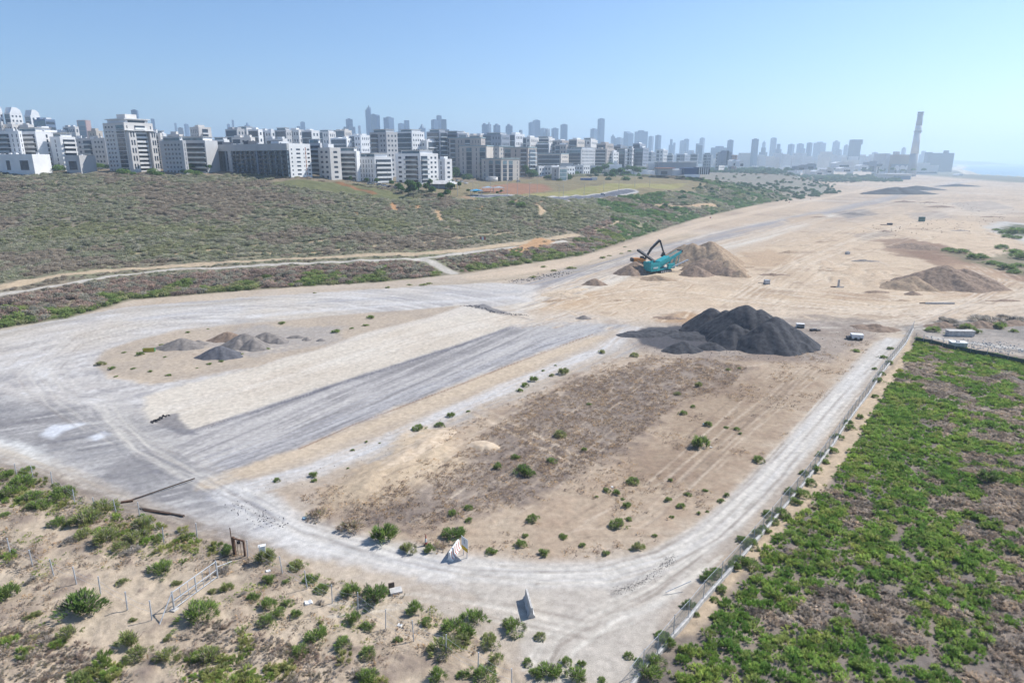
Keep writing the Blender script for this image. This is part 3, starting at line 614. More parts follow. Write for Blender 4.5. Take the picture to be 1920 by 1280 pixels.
def cushion(n, rad, h, leaf, cols, seed, lobes=5, flat=1.0):
    """a rounded bush of small leaf clumps gathered on several lobes"""
    r = np.random.default_rng(seed)
    lc = np.stack([r.uniform(-.5, .5, lobes) * rad, r.uniform(-.5, .5, lobes) * rad, r.uniform(.3, .6, lobes) * h], 1); lr = r.uniform(.45, .7, lobes)
    k = r.integers(0, lobes, n); d = r.normal(0, 1, (n, 3)); d /= np.linalg.norm(d, axis=1)[:, None]; d[:, 2] = np.abs(d[:, 2]) * 1.0 - 0.15
    q = r.uniform(0.72, 1.05, n)[:, None]
    c = lc[k] + d * q * np.stack([lr[k] * rad, lr[k] * rad, lr[k] * h * flat], 1); c[:, 2] = np.maximum(c[:, 2], 0.02)
    t = r.normal(0, 1, (n, 3)); t = t - (t * d).sum(1)[:, None] * d * 0.5; t /= np.linalg.norm(t, axis=1)[:, None]
    s = np.cross(t, d + r.normal(0, .5, (n, 3))); s /= np.linalg.norm(s, axis=1)[:, None]
    L = leaf * r.uniform(.6, 1.4, n)[:, None]
    V = np.stack([c - t * L - s * L * .5, c + t * L - s * L * .5 + d * L * .5, c + t * L * .8 + s * L * .5, c - t * L * .8 + s * L * .5 + d * L * .4], 1).reshape(-1, 3)
    Fq = np.arange(n)[:, None] * 4 + np.array([0, 1, 2, 3])
    cl = np.array(cols)[r.integers(0, len(cols), n)] * r.uniform(0.7, 1.3, (n, 1))
    return V, Fq, np.repeat(cl, 4, 0)
GREEN = [lin(128, 152, 76), lin(112, 138, 66), lin(146, 162, 90), lin(102, 128, 64)]
DGREEN = [lin(104, 132, 66), lin(90, 116, 60), lin(120, 142, 78)]
OLIVE = [lin(146, 152, 92), lin(130, 136, 84), lin(160, 160, 110)]
GREY = [lin(160, 154, 148), lin(140, 134, 130), lin(176, 168, 160), lin(134, 130, 118)]
PURP = [lin(152, 138, 130), lin(134, 122, 116), lin(166, 150, 138)]
STRAW = [lin(188, 164, 134), lin(170, 146, 120), lin(200, 178, 148)]
SAGE = [lin(126, 134, 112), lin(110, 118, 98), lin(142, 146, 124), lin(132, 122, 110)]
m_pl = col_mat('foliage', grit=0, trans=0.5, rough=0.8, spec=0.2)
m_pi = col_mat('foliage_massed', grit=0, trans=0.5, rough=0.8, spec=0.2, instancer=True)
def variants(fn, arg, k, prefix):
    out = []
    for i in range(k):
        V, Fq, c = fn(*arg, seed=100 + i * 7 + abs(hash(prefix)) % 1) if False else fn(*arg, 100 + i * 7)
        out.append(np_mesh(prefix, V, Fq, m_pi, {'Col': c}, smooth=False, link=False))
    return out
WH = [np.ones(3) * 1.0, np.ones(3) * 0.85, np.array([1.1, 1.05, 0.9])]
SRC = {}
SRC['brush'] = variants(tuft, (460, 0.6, 0.46, 1.1, 0.017, WH), 4, 'brush_source')
SRC['twig'] = variants(tuft, (400, 0.62, 0.30, 1.9, 0.013, WH), 4, 'twig_source')
SRC['cush'] = variants(cushion, (230, 0.95, 0.8, 0.085, WH), 5, 'cushion_source')
SRC['small'] = variants(tuft, (44, 0.26, 0.16, 1.6, 0.012, WH), 4, 'tuft_source')
SRC['bush'] = variants(cushion, (340, 1.5, 1.7, 0.17, WH), 4, 'bush_source')
def scatter(name, pts, kinds, scales, tints, label, cat, zsc=None):
    """one mass of plants nobody could count: geometry nodes put a plant on every point"""
    if len(pts) == 0: return
    srcs = []; start = {}
    for k in sorted(set(kinds)): start[k] = len(srcs); srcs += [(o, k) for o in SRC[k]]
    coll = bpy.data.collections.new(name + '_sources')
    for n_, (o, k) in enumerate(srcs):
        c = bpy.data.objects.new('%03d_%s' % (n_, k), o.data); coll.objects.link(c)
    kinds = np.array(kinds); r = np.random.default_rng(len(pts))
    vi = np.array([start[k] + r.integers(0, len(SRC[k])) for k in kinds])
    me = bpy.data.meshes.new(name); me.vertices.add(len(pts)); me.vertices.foreach_set('co', np.asarray(pts, np.float32).ravel())
    a = me.attributes.new('variant', 'INT', 'POINT'); a.data.foreach_set('value', vi.astype(np.int32))
    a = me.attributes.new('turn', 'FLOAT_VECTOR', 'POINT'); rot = np.zeros((len(pts), 3), np.float32); rot[:, 2] = r.uniform(0, 6.28, len(pts)); a.data.foreach_set('vector', rot.ravel())
    a = me.attributes.new('size', 'FLOAT_VECTOR', 'POINT'); s = np.stack([scales, scales * r.uniform(.75, 1.2, len(pts)), scales * (zsc if zsc is not None else 1) * r.uniform(.75, 1.25, len(pts))], 1); a.data.foreach_set('vector', s.astype(np.float32).ravel())
    a = me.attributes.new('tint', 'FLOAT_COLOR', 'POINT'); t = np.ones((len(pts), 4), np.float32); t[:, :3] = tints; a.data.foreach_set('color', t.ravel())
    o = bpy.data.objects.new(name, me); col.objects.link(o)
    g = bpy.data.node_groups.new(name + '_spread', 'GeometryNodeTree')
    g.interface.new_socket('Geometry', in_out='INPUT', socket_type='NodeSocketGeometry'); g.interface.new_socket('Geometry', in_out='OUTPUT', socket_type='NodeSocketGeometry')
    N = g.nodes; L = g.links; gi = N.new('NodeGroupInput'); go = N.new('NodeGroupOutput'); ip = N.new('GeometryNodeInstanceOnPoints'); ci = N.new('GeometryNodeCollectionInfo')
    ci.inputs['Collection'].default_value = coll; ci.inputs['Separate Children'].default_value = True; ci.inputs['Reset Children'].default_value = True
    L.new(gi.outputs[0], ip.inputs['Points']); L.new(ci.outputs[0], ip.inputs['Instance']); ip.inputs['Pick Instance'].default_value = True
    for nm, ty, so in (('variant', 'INT', 'Instance Index'), ('turn', 'FLOAT_VECTOR', 'Rotation'), ('size', 'FLOAT_VECTOR', 'Scale')):
        na = N.new('GeometryNodeInputNamedAttribute'); na.data_type = ty; na.inputs['Name'].default_value = nm; L.new(na.outputs['Attribute'], ip.inputs[so])
    L.new(ip.outputs[0], go.inputs[0])
    md = o.modifiers.new('spread', 'NODES'); md.node_group = g
    tag(o, label, cat, kind='stuff'); return o
def rnd_in(poly, n, margin_u=1.0):
    xs = [p[0] for p in poly]; ys = [p[1] for p in poly]
    x = rng.uniform(min(xs), max(xs), n); y = rng.uniform(max(36, min(ys)), max(ys), n)
    k = (np.abs(x) < 0.92 * (y + 11)) ; x = x[k]; y = y[k]
    k = sd_poly(x, y, poly, 5) > 0; return x[k], y[k]
def area(poly):
    return abs(sum(a[0] * b[1] - b[0] * a[1] for a, b in zip(poly, poly[1:] + poly[:1]))) / 2
def pick(cols, n): return np.array(cols)[rng.integers(0, len(cols), n)] * rng.uniform(.8, 1.2, (n, 1))

# right hand thicket -------------------------------------------------
TP = [p for p in FL([(1714, 640), (1680, 700), (1625, 800), (1588, 860), (1488, 975), (1436, 1030), (1362, 1098), (1300, 1178), (1215, 1285)])] + [(30, 36), (200, 36), (230, 175)] + FL([(1925, 676), (1800, 652)])
x, y = rnd_in(TP, 120000)
gq = fbm(x, y, 9, 4, 201) * 2.3 + fbm(x, y, 2.2, 3, 207) * 1.7
sdE = seg_dist(x, y, FL([(1712, 622), (1650, 705), (1560, 835), (1440, 985), (1330, 1115), (1190, 1280)]))[0]
bias = 0.22 - 0.95 * sst(10, 42, sdE) * (1 - sst(105, 140, y) * 0.85)
green = ((gq + bias) > 0.0) & (sdE > 1.3 + 2.0 * (fbm(x, y, 4, 3, 205) + .3))
dry = (~green) & (fbm(x, y, 5, 3, 211) > -0.22) & (sdE > 3.0)
keepg = green & (rng.uniform(0, 1, len(x)) < 0.62); keepd = dry & (rng.uniform(0, 1, len(x)) < 0.55)
for nm, k, kinds, cols, lo, hi, lab in (('green_shrub_cover', keepg, 'brush', GREEN + OLIVE[:1], .5, 1.25, 'bright green brushy shrubs massed to the right of the fence'), ('dry_shrub_cover', keepd, 'twig', GREY + PURP + STRAW, .8, 1.5, 'grey and brown dried-out shrubs between the green patches on the right')):
    xx, yy = x[k], y[k]; n = len(xx)
    t = pick(cols, n); hue = fbm(xx, yy, 4, 3, 219)[:, None]; t = t * (np.array([.98, 1.1, 1.02]) if nm[0] == 'g' else 1) * (1 + hue * (np.array([.7, .35, .3]) if nm[0] == 'g' else np.array([.6, .6, .6])))
    if nm[0] == 'd': t = t * .35 + t.mean(1, keepdims=True) * np.array([.72, .64, .58])
    scatter(nm, np.stack([xx, yy, land_z(xx, yy) - 0.05], 1), [kinds] * n, rng.uniform(lo, hi, n), t, lab, 'shrubs')
# sand strip beside the kerb: loose tufts
# ------------------------------------------------------------------ hill and embankment
u = rng.uniform(-0.95, 0.72, 150000); y = 165 + (760 - 165) * rng.uniform(0, 1, 150000) ** 0.9; x = u * (y + 11)
sdh, _, sg = seg_dist(x, y, BOUND); s = sdh * sg
pd = np.full(len(x), 99.0)
for L_, hw, c_ in PATHS: pd = np.minimum(pd, seg_dist(x, y, G(L_))[0] - hw)
parkd = sd_poly(x, y, G(PARK)); lawn = sd_poly(x, y, G([(560, 334), (640, 342), (700, 352), (760, 366), (800, 374), (740, 376), (600, 358), (480, 340)]))
parkd = np.maximum(parkd, lawn)
keep = (s > 1.5) & (pd > 0.4) & (parkd < 0) & (fbm(x, y, 13, 4, 97) * 6 < 1.9)
lim = (y < 437 - 0.02 * x) | ((x > 40) & (y > 300)); keep &= lim
keep &= ~((x > 40) & (y > 640) & (s > 260))
emb = (s < 24) & (x < 60)
prob = np.where(emb, 1.0, np.clip(0.95 - (y - 200) / 900, .35, .9)); keep &= rng.uniform(0, 1, len(x)) < prob
x, y, s, emb = x[keep], y[keep], s[keep], emb[keep]; n = len(x)
q = fbm(x, y, 34, 4, 231) * 2.6 + fbm(x, y, 9, 3, 233) * 1.0; rr = rng.uniform(0, 1, n)
cols = np.where((q > 0.4)[:, None], pick([lin(140, 144, 112), lin(148, 150, 122)], n), np.where((q < -0.28)[:, None], pick([lin(158, 148, 136), lin(152, 144, 132), lin(146, 136, 124)], n), pick([lin(148, 150, 130), lin(160, 158, 142), lin(138, 142, 118)], n)))
eg = emb & (fbm(x, y, 7, 3, 239) + (9 - s) / 60 > 0.04); cols[eg] = pick([lin(122, 140, 82), lin(110, 128, 76), lin(144, 148, 106)], int(eg.sum()))
eo = emb & ~eg; cols[eo] = pick([lin(164, 144, 134), lin(146, 132, 124), lin(150, 148, 136)], int(eo.sum()))
rt = (x > 60); fg = rt & (fbm(x, y, 28, 3, 241) > 0.02); cols[fg] = pick([lin(108, 134, 88), lin(96, 124, 82)], int(fg.sum()))
sc = rng.uniform(.9, 2.1, n) * (1 + np.clip((y - 350) / 500, 0, 1)) * np.where(emb, 1.15, 1.0)
PDK = np.full(n, 99.0)
for L_, hw, c_ in PATHS[:3]: PDK = np.minimum(PDK, seg_dist(x, y, G(L_))[0] - hw)
sc = sc * np.where(PDK < 1.2, 0.15, np.where(PDK < 6, .55, 1))
scatter('hill_scrub', np.stack([x, y, land_z(x, y) - 0.15], 1), ['cush'] * n, sc, cols, 'low grey green scrub covering the hillside on the left and the bank below it', 'scrub', zsc=0.8)
print('hill', n)
# dark green woods at the far end of the slope
x, y = [], []
P = G([(1290, 352), (1380, 344), (1480, 338), (1560, 352), (1580, 362), (1480, 378), (1380, 388), (1300, 398), (1240, 400), (1200, 386), (1260, 370)])
x, y = rnd_in(P, 2600); k = fbm(x, y, 45, 3, 251) > -0.08; x, y = x[k], y[k]; n = len(x)
scatter('far_thicket', np.stack([x, y, land_z(x, y) - .3], 1), ['bush'] * n, rng.uniform(1.0, 2.1, n), pick([lin(72, 104, 70), lin(60, 92, 62), lin(84, 110, 76)], n), 'dark green bushes covering the far end of the slope beside the pale track', 'bushes')
P = G([(1300, 333), (1400, 326), (1520, 326), (1600, 333), (1620, 340), (1560, 350), (1440, 344), (1330, 350)])
x, y = rnd_in(P, 2200); n = len(x)
scatter('far_slope_scrub', np.stack([x, y, land_z(x, y) - .3], 1), ['bush'] * n, rng.uniform(.8, 2.0, n), pick([lin(112, 124, 96), lin(98, 116, 88), lin(130, 128, 112)], n), 'grey green scrub on the far shoulder of the slope below the pale road', 'scrub')
# dry field tufts ----------------------------------------------------
P = FL(DRYP); x, y = rnd_in(P, 30000); k = fbm(x, y, 3, 3, 261) > -0.12; x, y = x[k], y[k]
P2 = FL(FIELD); x2, y2 = rnd_in(P2, 24000); k = fbm(x2, y2, 5, 3, 263) > 0.05; x = np.concatenate([x, x2[k]]); y = np.concatenate([y, y2[k]]); n = len(x)
scatter('dry_field_growth', np.stack([x, y, land_z(x, y) - .02], 1), ['small'] * n, rng.uniform(.7, 1.6, n), pick(PURP + STRAW + PURP, n), 'low brown dried growth on the fenced field in the middle', 'dry grass')
# litter of little plants on the foreground sand ---------------------
P = FL([(-400, 880), (60, 900), (200, 950), (330, 1003), (440, 1035), (560, 1068), (740, 1108), (850, 1155), (900, 1210), (1000, 1290)]) + [(0, 36), (-60, 36)]
x, y = rnd_in(P, 26000); f = fbm(x, y, 5, 4, 271)
upper = seg_dist(x, y, FL([(-300, 830), (60, 900), (200, 950), (330, 1003), (440, 1035)]))[0]
k = (f > 0.02) | (upper < 4.5); k &= rng.uniform(0, 1, len(x)) < 0.55; x, y, f = x[k], y[k], f[k]; n = len(x)
g = fbm(x, y, 2.5, 3, 277) > 0.06
t = np.where(g[:, None], pick(GREEN + OLIVE, n), pick(STRAW + PURP + GREY, n))
scatter('sand_weeds', np.stack([x, y, land_z(x, y) - .02], 1), ['small'] * n, rng.uniform(.7, 2.0, n), t, 'scattered small weeds on the foreground sand', 'weeds')
# grey mounds of massed dead brush at the lower left
MP = [[(0, 1175), (60, 1168), (110, 1200), (170, 1215), (240, 1250), (260, 1300), (-100, 1320), (-200, 1200)], [(0, 880), (60, 890), (150, 930), (260, 965), (430, 1020), (440, 1060), (350, 1060), (250, 1010), (120, 985), (0, 940), (-100, 900)], [(350, 1180), (430, 1160), (480, 1190), (560, 1200), (640, 1230), (740, 1290), (400, 1310), (330, 1260)], [(-200, 985), (0, 1010), (60, 1050), (20, 1060), (-100, 1040)]]
X_, Y_, K_, T_ = [], [], [], []
for i, p in enumerate(MP):
    x, y = rnd_in(FL(p), 9000); A = area(FL(p)); k = rng.uniform(0, 1, len(x)) < min(1, A * (.7 if i == 1 else 2.2) / max(1, len(x))); x, y = x[k], y[k]
    g = fbm(x, y, 3.5, 3, 281 + i) > (0.07 if i != 1 else -0.08)
    X_.append(x); Y_.append(y); K_ += ['brush' if q else 'twig' for q in g]; T_.append(np.where(g[:, None], pick(GREEN[:3] + OLIVE + [lin(128, 144, 92)], len(x)), pick(GREY + PURP[:1], len(x))))
x = np.concatenate(X_); y = np.concatenate(Y_)
scatter('mixed_brush', np.stack([x, y, land_z(x, y) - .05], 1), K_, rng.uniform(.6, 1.25, len(x)), np.concatenate(T_), 'grey and green brush massed on the sand at the lower left', 'brush')

# ------------------------------------------------------------------ single shrubs
def shrub_mesh(kind, seed, cols):
    if kind == 'g': return tuft(1500, 0.5, 0.30 + .05 * (seed // 13 % 4), 1.1, 0.011, cols, seed, (.7, 1, .85, .6)[seed // 13 % 4])
    if kind == 'b': return tuft(1200, 0.5, 0.28, 1.6, 0.009, cols, seed, (.7, 1, .85, .6)[seed // 13 % 4])
    return cushion(600, 0.5, 0.5, 0.03, cols, seed)
SH = {}
for key, kind, cols in (('green', 'g', GREEN), ('dark', 'g', DGREEN), ('olive', 'g', OLIVE + GREEN[:1]), ('brown', 'b', STRAW + PURP + OLIVE[:1]), ('grey', 'b', GREY), ('round', 'c', DGREEN + [lin(64, 98, 52)])):
    SH[key] = [np_mesh('shrub', *shrub_mesh(kind, 300 + i * 13, cols)[:2], m_pl, {'Col': shrub_mesh(kind, 300 + i * 13, cols)[2]}, smooth=False, link=False).data for i in range(4)]
_shn = 0
def shrub(px, py, wpx, key='green', label=None, group=None, hs=1.0, name='shrub', base_off=0.35):
    global _shn
    wpx *= .9; x, y, z = place(px, py + wpx * base_off * 0.5); d = math.sqrt(x * x + y * y + (CH - z) ** 2); w_ = wpx / F * d
    o = bpy.data.objects.new(name, SH[key][_shn % 4]); _shn += 1; col.objects.link(o)
    o.location = (x, y, z - 0.03); o.scale = (w_, w_ * random.uniform(.85, 1.1), w_ * hs * random.uniform(.9, 1.15)); o.rotation_euler = (0, 0, random.uniform(0, 6.28))
    return tag(o, label, 'shrub', group)
S1 = [  # those one can point to
 (1312, 829, 46, 'green', 'bright green bushy shrub alone on the brown field right of its centre', 1), (981, 880, 54, 'dark', 'largest dark green shrub on the brown field left of centre', 1),
 (1187, 899, 30, 'green', 'rounded green shrub on pale sand between the dry field and the right hand track', 1), (1423, 860, 26, 'green', 'green shrub close to the left edge of the right hand track', 1),
 (720, 1003, 60, 'green', 'wide green shrub on the inner edge of the white track left of the striped barrier', 1), (660, 984, 58, 'brown', 'wide half-dry brown and green shrub left of the wide green one by the white track', 1),
 (597, 960, 46, 'brown', 'low reddish brown dried shrub nearest the bend of the white track', 1), (766, 1026, 36, 'olive', 'olive yellow shrub between the wide green shrub and the striped cone', 1), (805, 1028, 30, 'green', 'small green shrub right below the red and white cone', 1),
 (852, 998, 58, 'dark', 'large dark green shrub directly behind the striped concrete barrier', 1), (826, 1020, 34, 'brown', 'brown dried shrub at the left of the striped barrier', .8),
 (963, 1170, 54, 'green', 'dense green shrub beside the near end of the plain concrete barrier', 1), (777, 1138, 40, 'green', 'round green shrub by itself on sand right of the broken concrete slab', 1), (797, 1161, 32, 'green', 'smaller green shrub just below the round one right of the broken slab', 1),
 (845, 1172, 54, 'green', 'green shrub at the left of the trio beside the sandy turning area', 1), (887, 1158, 52, 'green', 'green shrub at the top of the trio beside the sandy turning area', 1), (876, 1182, 40, 'green', 'green shrub at the bottom of the trio beside the sandy turning area', 1),
 (920, 1200, 52, 'olive', 'loose olive green shrub below the trio and left of the small spiky one', 1), (1013, 1190, 26, 'olive', 'small spiky olive shrub alone on the turning area below the plain barrier', 1.1),
 (700, 1114, 58, 'dark', 'tall dark green shrub touching the broken concrete slab', 1.1), (657, 1105, 42, 'green', 'mid green shrub left of the tall dark one by the broken slab', 1), (150, 1132, 84, 'dark', 'biggest dark green shrub beside the bare fence posts at the left', 1),
 (370, 1150, 66, 'green', 'elongated bright green shrub just right below the open tube gate', .9), (300, 1064, 46, 'green', 'bright green shrub left of the open tube gate', 1.1), (15, 1114, 40, 'green', 'green shrub at the left edge of the frame on sand', 1),
 (595, 1186, 54, 'green', 'tall bright green shrub standing before the grey brush at the bottom', 1.1), (118, 922, 48, 'green', 'leafy green shrub beside the slack wire fence at the upper left of the sand', 1), (107, 978, 34, 'green', 'upright green shrub on the sand below the leafy one by the wire fence', 1.1),
 (1500, 690, 0, 'green', None, 1), (988, 715, 0, 'green', None, 1), (427, 1030, 34, 'dark', 'dark green shrub pressed against the rusty gate frame', 1), (1055, 1003, 20, 'green', 'small green tuft right of the middle of the sandy field edge', 1),
 (1160, 980, 36, 'green', 'green shrub on bright sand near the bend of the right hand track', 1), (1195, 1022, 28, 'olive', 'olive shrub at the verge of the bend', 1), (1250, 1225, 0, 'green', None, 1), (1850, 898, 36, 'dark', 'dark rounded shrub standing clear in the dry part of the thicket', 1),
 (1604, 655, 20, 'green', 'flat green shrub on churned soil left of the fence end', .7), (262, 663, 16, 'green', 'green shrub left of the yellow and green box on the island', 1), (189, 681, 18, 'olive', 'olive shrub at the pointed left tip of the island', 1), (695, 593, 20, 'green', 'green shrub at the rim between pale gravel and the island tail', .6)]
for px, py, wd, k, lab, hs in S1:
    if wd: shrub(px, py, wd, k, lab, hs=hs)
ORD = 'leftmost|second|third|fourth|fifth|sixth|seventh|eighth|ninth|tenth|eleventh|twelfth|thirteenth|fourteenth|fifteenth|sixteenth|seventeenth|eighteenth|nineteenth|twentieth'.split('|')
def ordinal(i, n, what):
    if i == 0: return 'leftmost of the ' + what
    if i == n - 1: return 'rightmost of the ' + what
    j = i + 1; e = n - i
    if j <= e or e > 20: w_ = ORD[i] if i < 20 else 'twenty ' + ORD[i - 20].replace('leftmost', 'first'); return w_ + ' from the left of the ' + what
    return ORD[e - 1] + ' from the right of the ' + what
def many(lst, key, label, group, hs=1.0):
    lst = sorted(lst, key=lambda q: q[0])
    for i, q in enumerate(lst): shrub(q[0], q[1], q[2], key, ordinal(i, len(lst), group), group, hs)
many([(786, 801, 28), (824, 796, 20), (845, 778, 20), (878, 770, 10), (974, 730, 16), (985, 720, 20), (1000, 711, 22), (1018, 694, 9), (1041, 684, 7), (712, 830, 0.1 + 6)], 'green', 'small green shrub on the grey verge below the white strip', 'green shrubs on the grey verge of the runway')
many([(1056, 697, 26), (1035, 703, 12), (1128, 658, 20), (1190, 664, 20)], 'olive', 'mottled olive shrub at the far end of the grey verge', 'olive shrubs at the far end of the grey verge')
many([(588, 890, 20), (590, 900, 14), (520, 899, 15), (661, 843, 9), (652, 877, 7), (687, 828, 8)], 'green', 'little green shrub beside the white strip near the bend', 'little shrubs beside the white strip')
many([(933, 874, 24), (966, 856, 22), (1035, 862, 24), (850, 960, 24), (877, 950, 20), (880, 974, 17), (1000, 970, 27), (1095, 843, 15), (1104, 757, 13)], 'green', 'green shrub standing in the brown dry field', 'green shrubs in the brown dry field')
many([(1050, 812, 28), (1310, 722, 18), (1270, 738, 14), (1366, 692, 12)], 'olive', 'half-dry olive shrub in the brown dry field', 'half-dry shrubs in the brown dry field')
many([(1280, 773, 17), (1300, 761, 12), (1328, 795, 18), (1380, 803, 14), (1362, 800, 12), (1388, 812, 9), (1138, 918, 16), (1156, 922, 20), (1168, 934, 11), (1118, 930, 9), (1386, 690, 9)], 'green', 'small green shrub on the sandy part of the fenced field', 'small shrubs on the sandy part of the field')
many([(975, 1018, 27), (984, 1002, 15), (1020, 1036, 26), (1057, 1006, 18), (920, 1032, 28), (1093, 1021, 17), (1135, 1035, 18), (1178, 970, 18), (1175, 947, 20), (1228, 1003, 12), (1260, 968, 12), (1252, 935, 16), (1278, 948, 20), (1290, 925, 14), (1322, 918, 14), (1310, 962, 10), (1352, 938, 14), (1362, 928, 14), (1326, 958, 9), (1257, 900, 0.1 + 11)], 'green', 'green shrub on pale sand near the inner edge of the track bend', 'shrubs on pale sand by the track bend', 1)
many([(663, 1156, 34), (690, 1170, 34), (745, 1198, 20), (645, 1205, 38), (690, 1222, 34), (505, 1088, 28), (535, 1092, 15), (585, 1082, 36), (605, 1098, 34), (478, 1118, 30), (500, 1132, 36), (522, 1146, 34), (540, 1128, 24), (500, 1166, 34), (555, 1150, 26)], 'green', 'green shrub on the sand between the tube gate and the broken slab', 'shrubs on the sand below the fence posts', 1)
many([(835, 1214, 62), (928, 1232, 40), (560, 1058, 40), (500, 1045, 44), (870, 1198, 34), (600, 1165, 0.1 + 14)], 'olive', 'loose olive shrub around the thin fence posts in the foreground', 'olive shrubs by the foreground posts')
many([(820, 1268, 42), (905, 1262, 50), (1030, 1256, 56), (1080, 1266, 44), (1005, 1262, 30), (990, 1240, 22), (1090, 1243, 20), (1178, 1226, 22), (1130, 1275, 26), (1060, 1238, 24), (690, 1268, 44), (560, 1215, 40), (870, 1262, 34)], 'green', 'green shrub at the bottom edge of the view left of the kerb', 'shrubs at the bottom edge of the view')
many([(130, 1186, 38), (240, 1200, 46), (260, 1221, 44), (313, 1227, 46), (60, 1155, 16), (48, 1160, 12), (390, 1225, 50), (400, 1105, 18), (330, 1092, 22), (230, 1090, 20), (315, 1195, 20), (248, 1160, 16), (70, 1150, 18), (425, 1100, 28)], 'olive', 'yellow green shrub on the sand below the bare fence posts', 'shrubs below the bare fence posts')
many([(165, 970, 56), (195, 1012, 44), (215, 1000, 36), (160, 1000, 40), (255, 1005, 46), (270, 985, 40), (190, 950, 50), (225, 1025, 30)], 'olive', 'yellowish shrub in the loose row on the sand below the slack wire fence', 'yellowish shrubs below the slack wire fence')
many([(60, 930, 40), (40, 905, 46), (20, 920, 40), (75, 945, 34), (10, 890, 34), (50, 880, 30), (10, 965, 20)], 'green', 'green shrub in the upper left corner of the sand', 'green shrubs in the upper left corner of the sand')
many([(420, 1065, 34), (455, 1115, 0.1 + 18), (60, 1085, 26), (135, 1010, 34), (250, 1030, 40), (600, 1125, 20)], 'grey', 'grey dead shrub among the foreground weeds', 'grey dead shrubs on the foreground sand', .8)
many([(1500, 925, 34), (1490, 940, 30), (1520, 905, 26), (1466, 960, 30), (1450, 975, 26), (1432, 990, 30), (1410, 1020, 32), (1390, 1050, 40), (1405, 1055, 34), (1375, 1060, 30), (1530, 880, 24), (1546, 862, 20), (1560, 842, 22), (1592, 800, 20), (1612, 780, 14), (1648, 712, 18), (1654, 700, 14), (1640, 740, 16), (1668, 680, 14), (1305, 1150, 18), (1338, 1120, 20), (1250, 1205, 34), (1230, 1240, 44), (1215, 1262, 50), (1350, 1100, 28), (1420, 1000, 24), (1475, 1150 - 180, 20)], 'green', 'green shrub on the narrow strip of sand along the fence kerb', 'shrubs on the sand strip along the fence kerb')
many([(1590, 790, 20), (1570, 815, 22), (1540, 850, 24), (1512, 885, 28), (1480, 920, 26), (1440, 960, 26), (1340, 1070, 40), (1325, 1080, 36), (1290, 1130, 30), (1655, 668, 16), (1668, 652, 14), (1640, 690, 14), (1245, 1190, 30), (1390, 1010, 24), (1200, 1240, 30)], 'dark', 'dark straggly shrub on the track side of the wire fence', 'straggly shrubs on the track side of the fence', .8)
many([(232, 660, 9), (302, 645, 10), (250, 690, 10), (282, 695, 10), (316, 702, 12), (210, 690, 14), (218, 704, 10), (310, 668, 8), (392, 681, 12), (415, 676, 12), (370, 688, 7), (500, 652, 12), (454, 662, 8), (630, 620, 20), (685, 608, 16), (660, 614, 12), (528, 604, 16), (352, 622, 10), (390, 616, 6)], 'green', 'small green weed clump on the sandy island', 'weed clumps on the sandy island', .6)
many([(767, 532, 14), (795, 532, 18), (805, 530, 14), (727, 538, 12), (590, 548, 8), (1143, 478, 12), (1130, 482, 14), (1165, 474, 10), (1180, 470, 10), (1172, 462, 8), (1020, 498, 18), (1070, 500, 22), (1038, 506, 14), (1000, 518, 16)], 'olive', 'low green clump on the verge below the bank', 'low clumps on the verge below the bank', .5)
many([(1752, 617, 26), (1812, 613, 24), (1872, 610, 28), (1832, 622, 16), (1722, 632, 14), (1900, 620, 14)], 'green', 'green shrub against the grey brush mound near the fence end', 'green shrubs against the grey mound')
many([(1785, 602, 30), (1800, 610, 26), (1835, 595, 44), (1860, 600, 44), (1880, 592, 24), (1905, 598, 34), (1770, 598, 30)], 'grey', 'grey leafless shrub in the mound right of the fence end', 'grey leafless shrubs in the mound', .9)
many([(1780, 466, 26), (1800, 470, 30), (1830, 480, 34), (1860, 490, 30), (1890, 500, 34), (1900, 470, 34), (1912, 480, 34), (1880, 462, 24), (1908, 496, 24), (1850, 482, 16), (1905, 508, 24)], 'dark', 'green shrub in the belt at the right edge of the sandy ground', 'green shrubs at the right edge', .6)
many([(1870, 430, 18), (1885, 434, 26), (1900, 436, 30), (1912, 432, 30), (1905, 444, 24), (1890, 442, 20)], 'dark', 'green reed clump inside the fenced plot at the right edge', 'reed clumps in the far fenced plot', .7)
many([(285, 326, 28), (300, 328, 20), (235, 325, 28), (250, 327, 16), (355, 325, 24), (370, 327, 24), (345, 322, 22), (960, 380, 20), (975, 385, 24), (1155, 380, 14), (1180, 385, 20), (1190, 386, 16), (1240, 390, 20), (1230, 398, 18), (1245, 405, 22), (1228, 402, 18), (1252, 412, 18), (1148, 410, 18), (1212, 420, 14), (1222, 416, 14), (1320, 402, 12), (1378, 364, 20), (1335, 366, 16), (1342, 358, 14), (1284, 367, 10)], 'round', 'rounded dark green bush on the hillside', 'dark rounded bushes on the hillside', .8)
many([(20 + i * 17 + (i * 37) % 9, 314 + (i * 13) % 6 - (4 if i > 6 else 0), 22 + (i * 7) % 14) for i in range(14)], 'round', 'dark green bush in the hedge below the white low building', 'dark bushes along the top of the hill', .8)

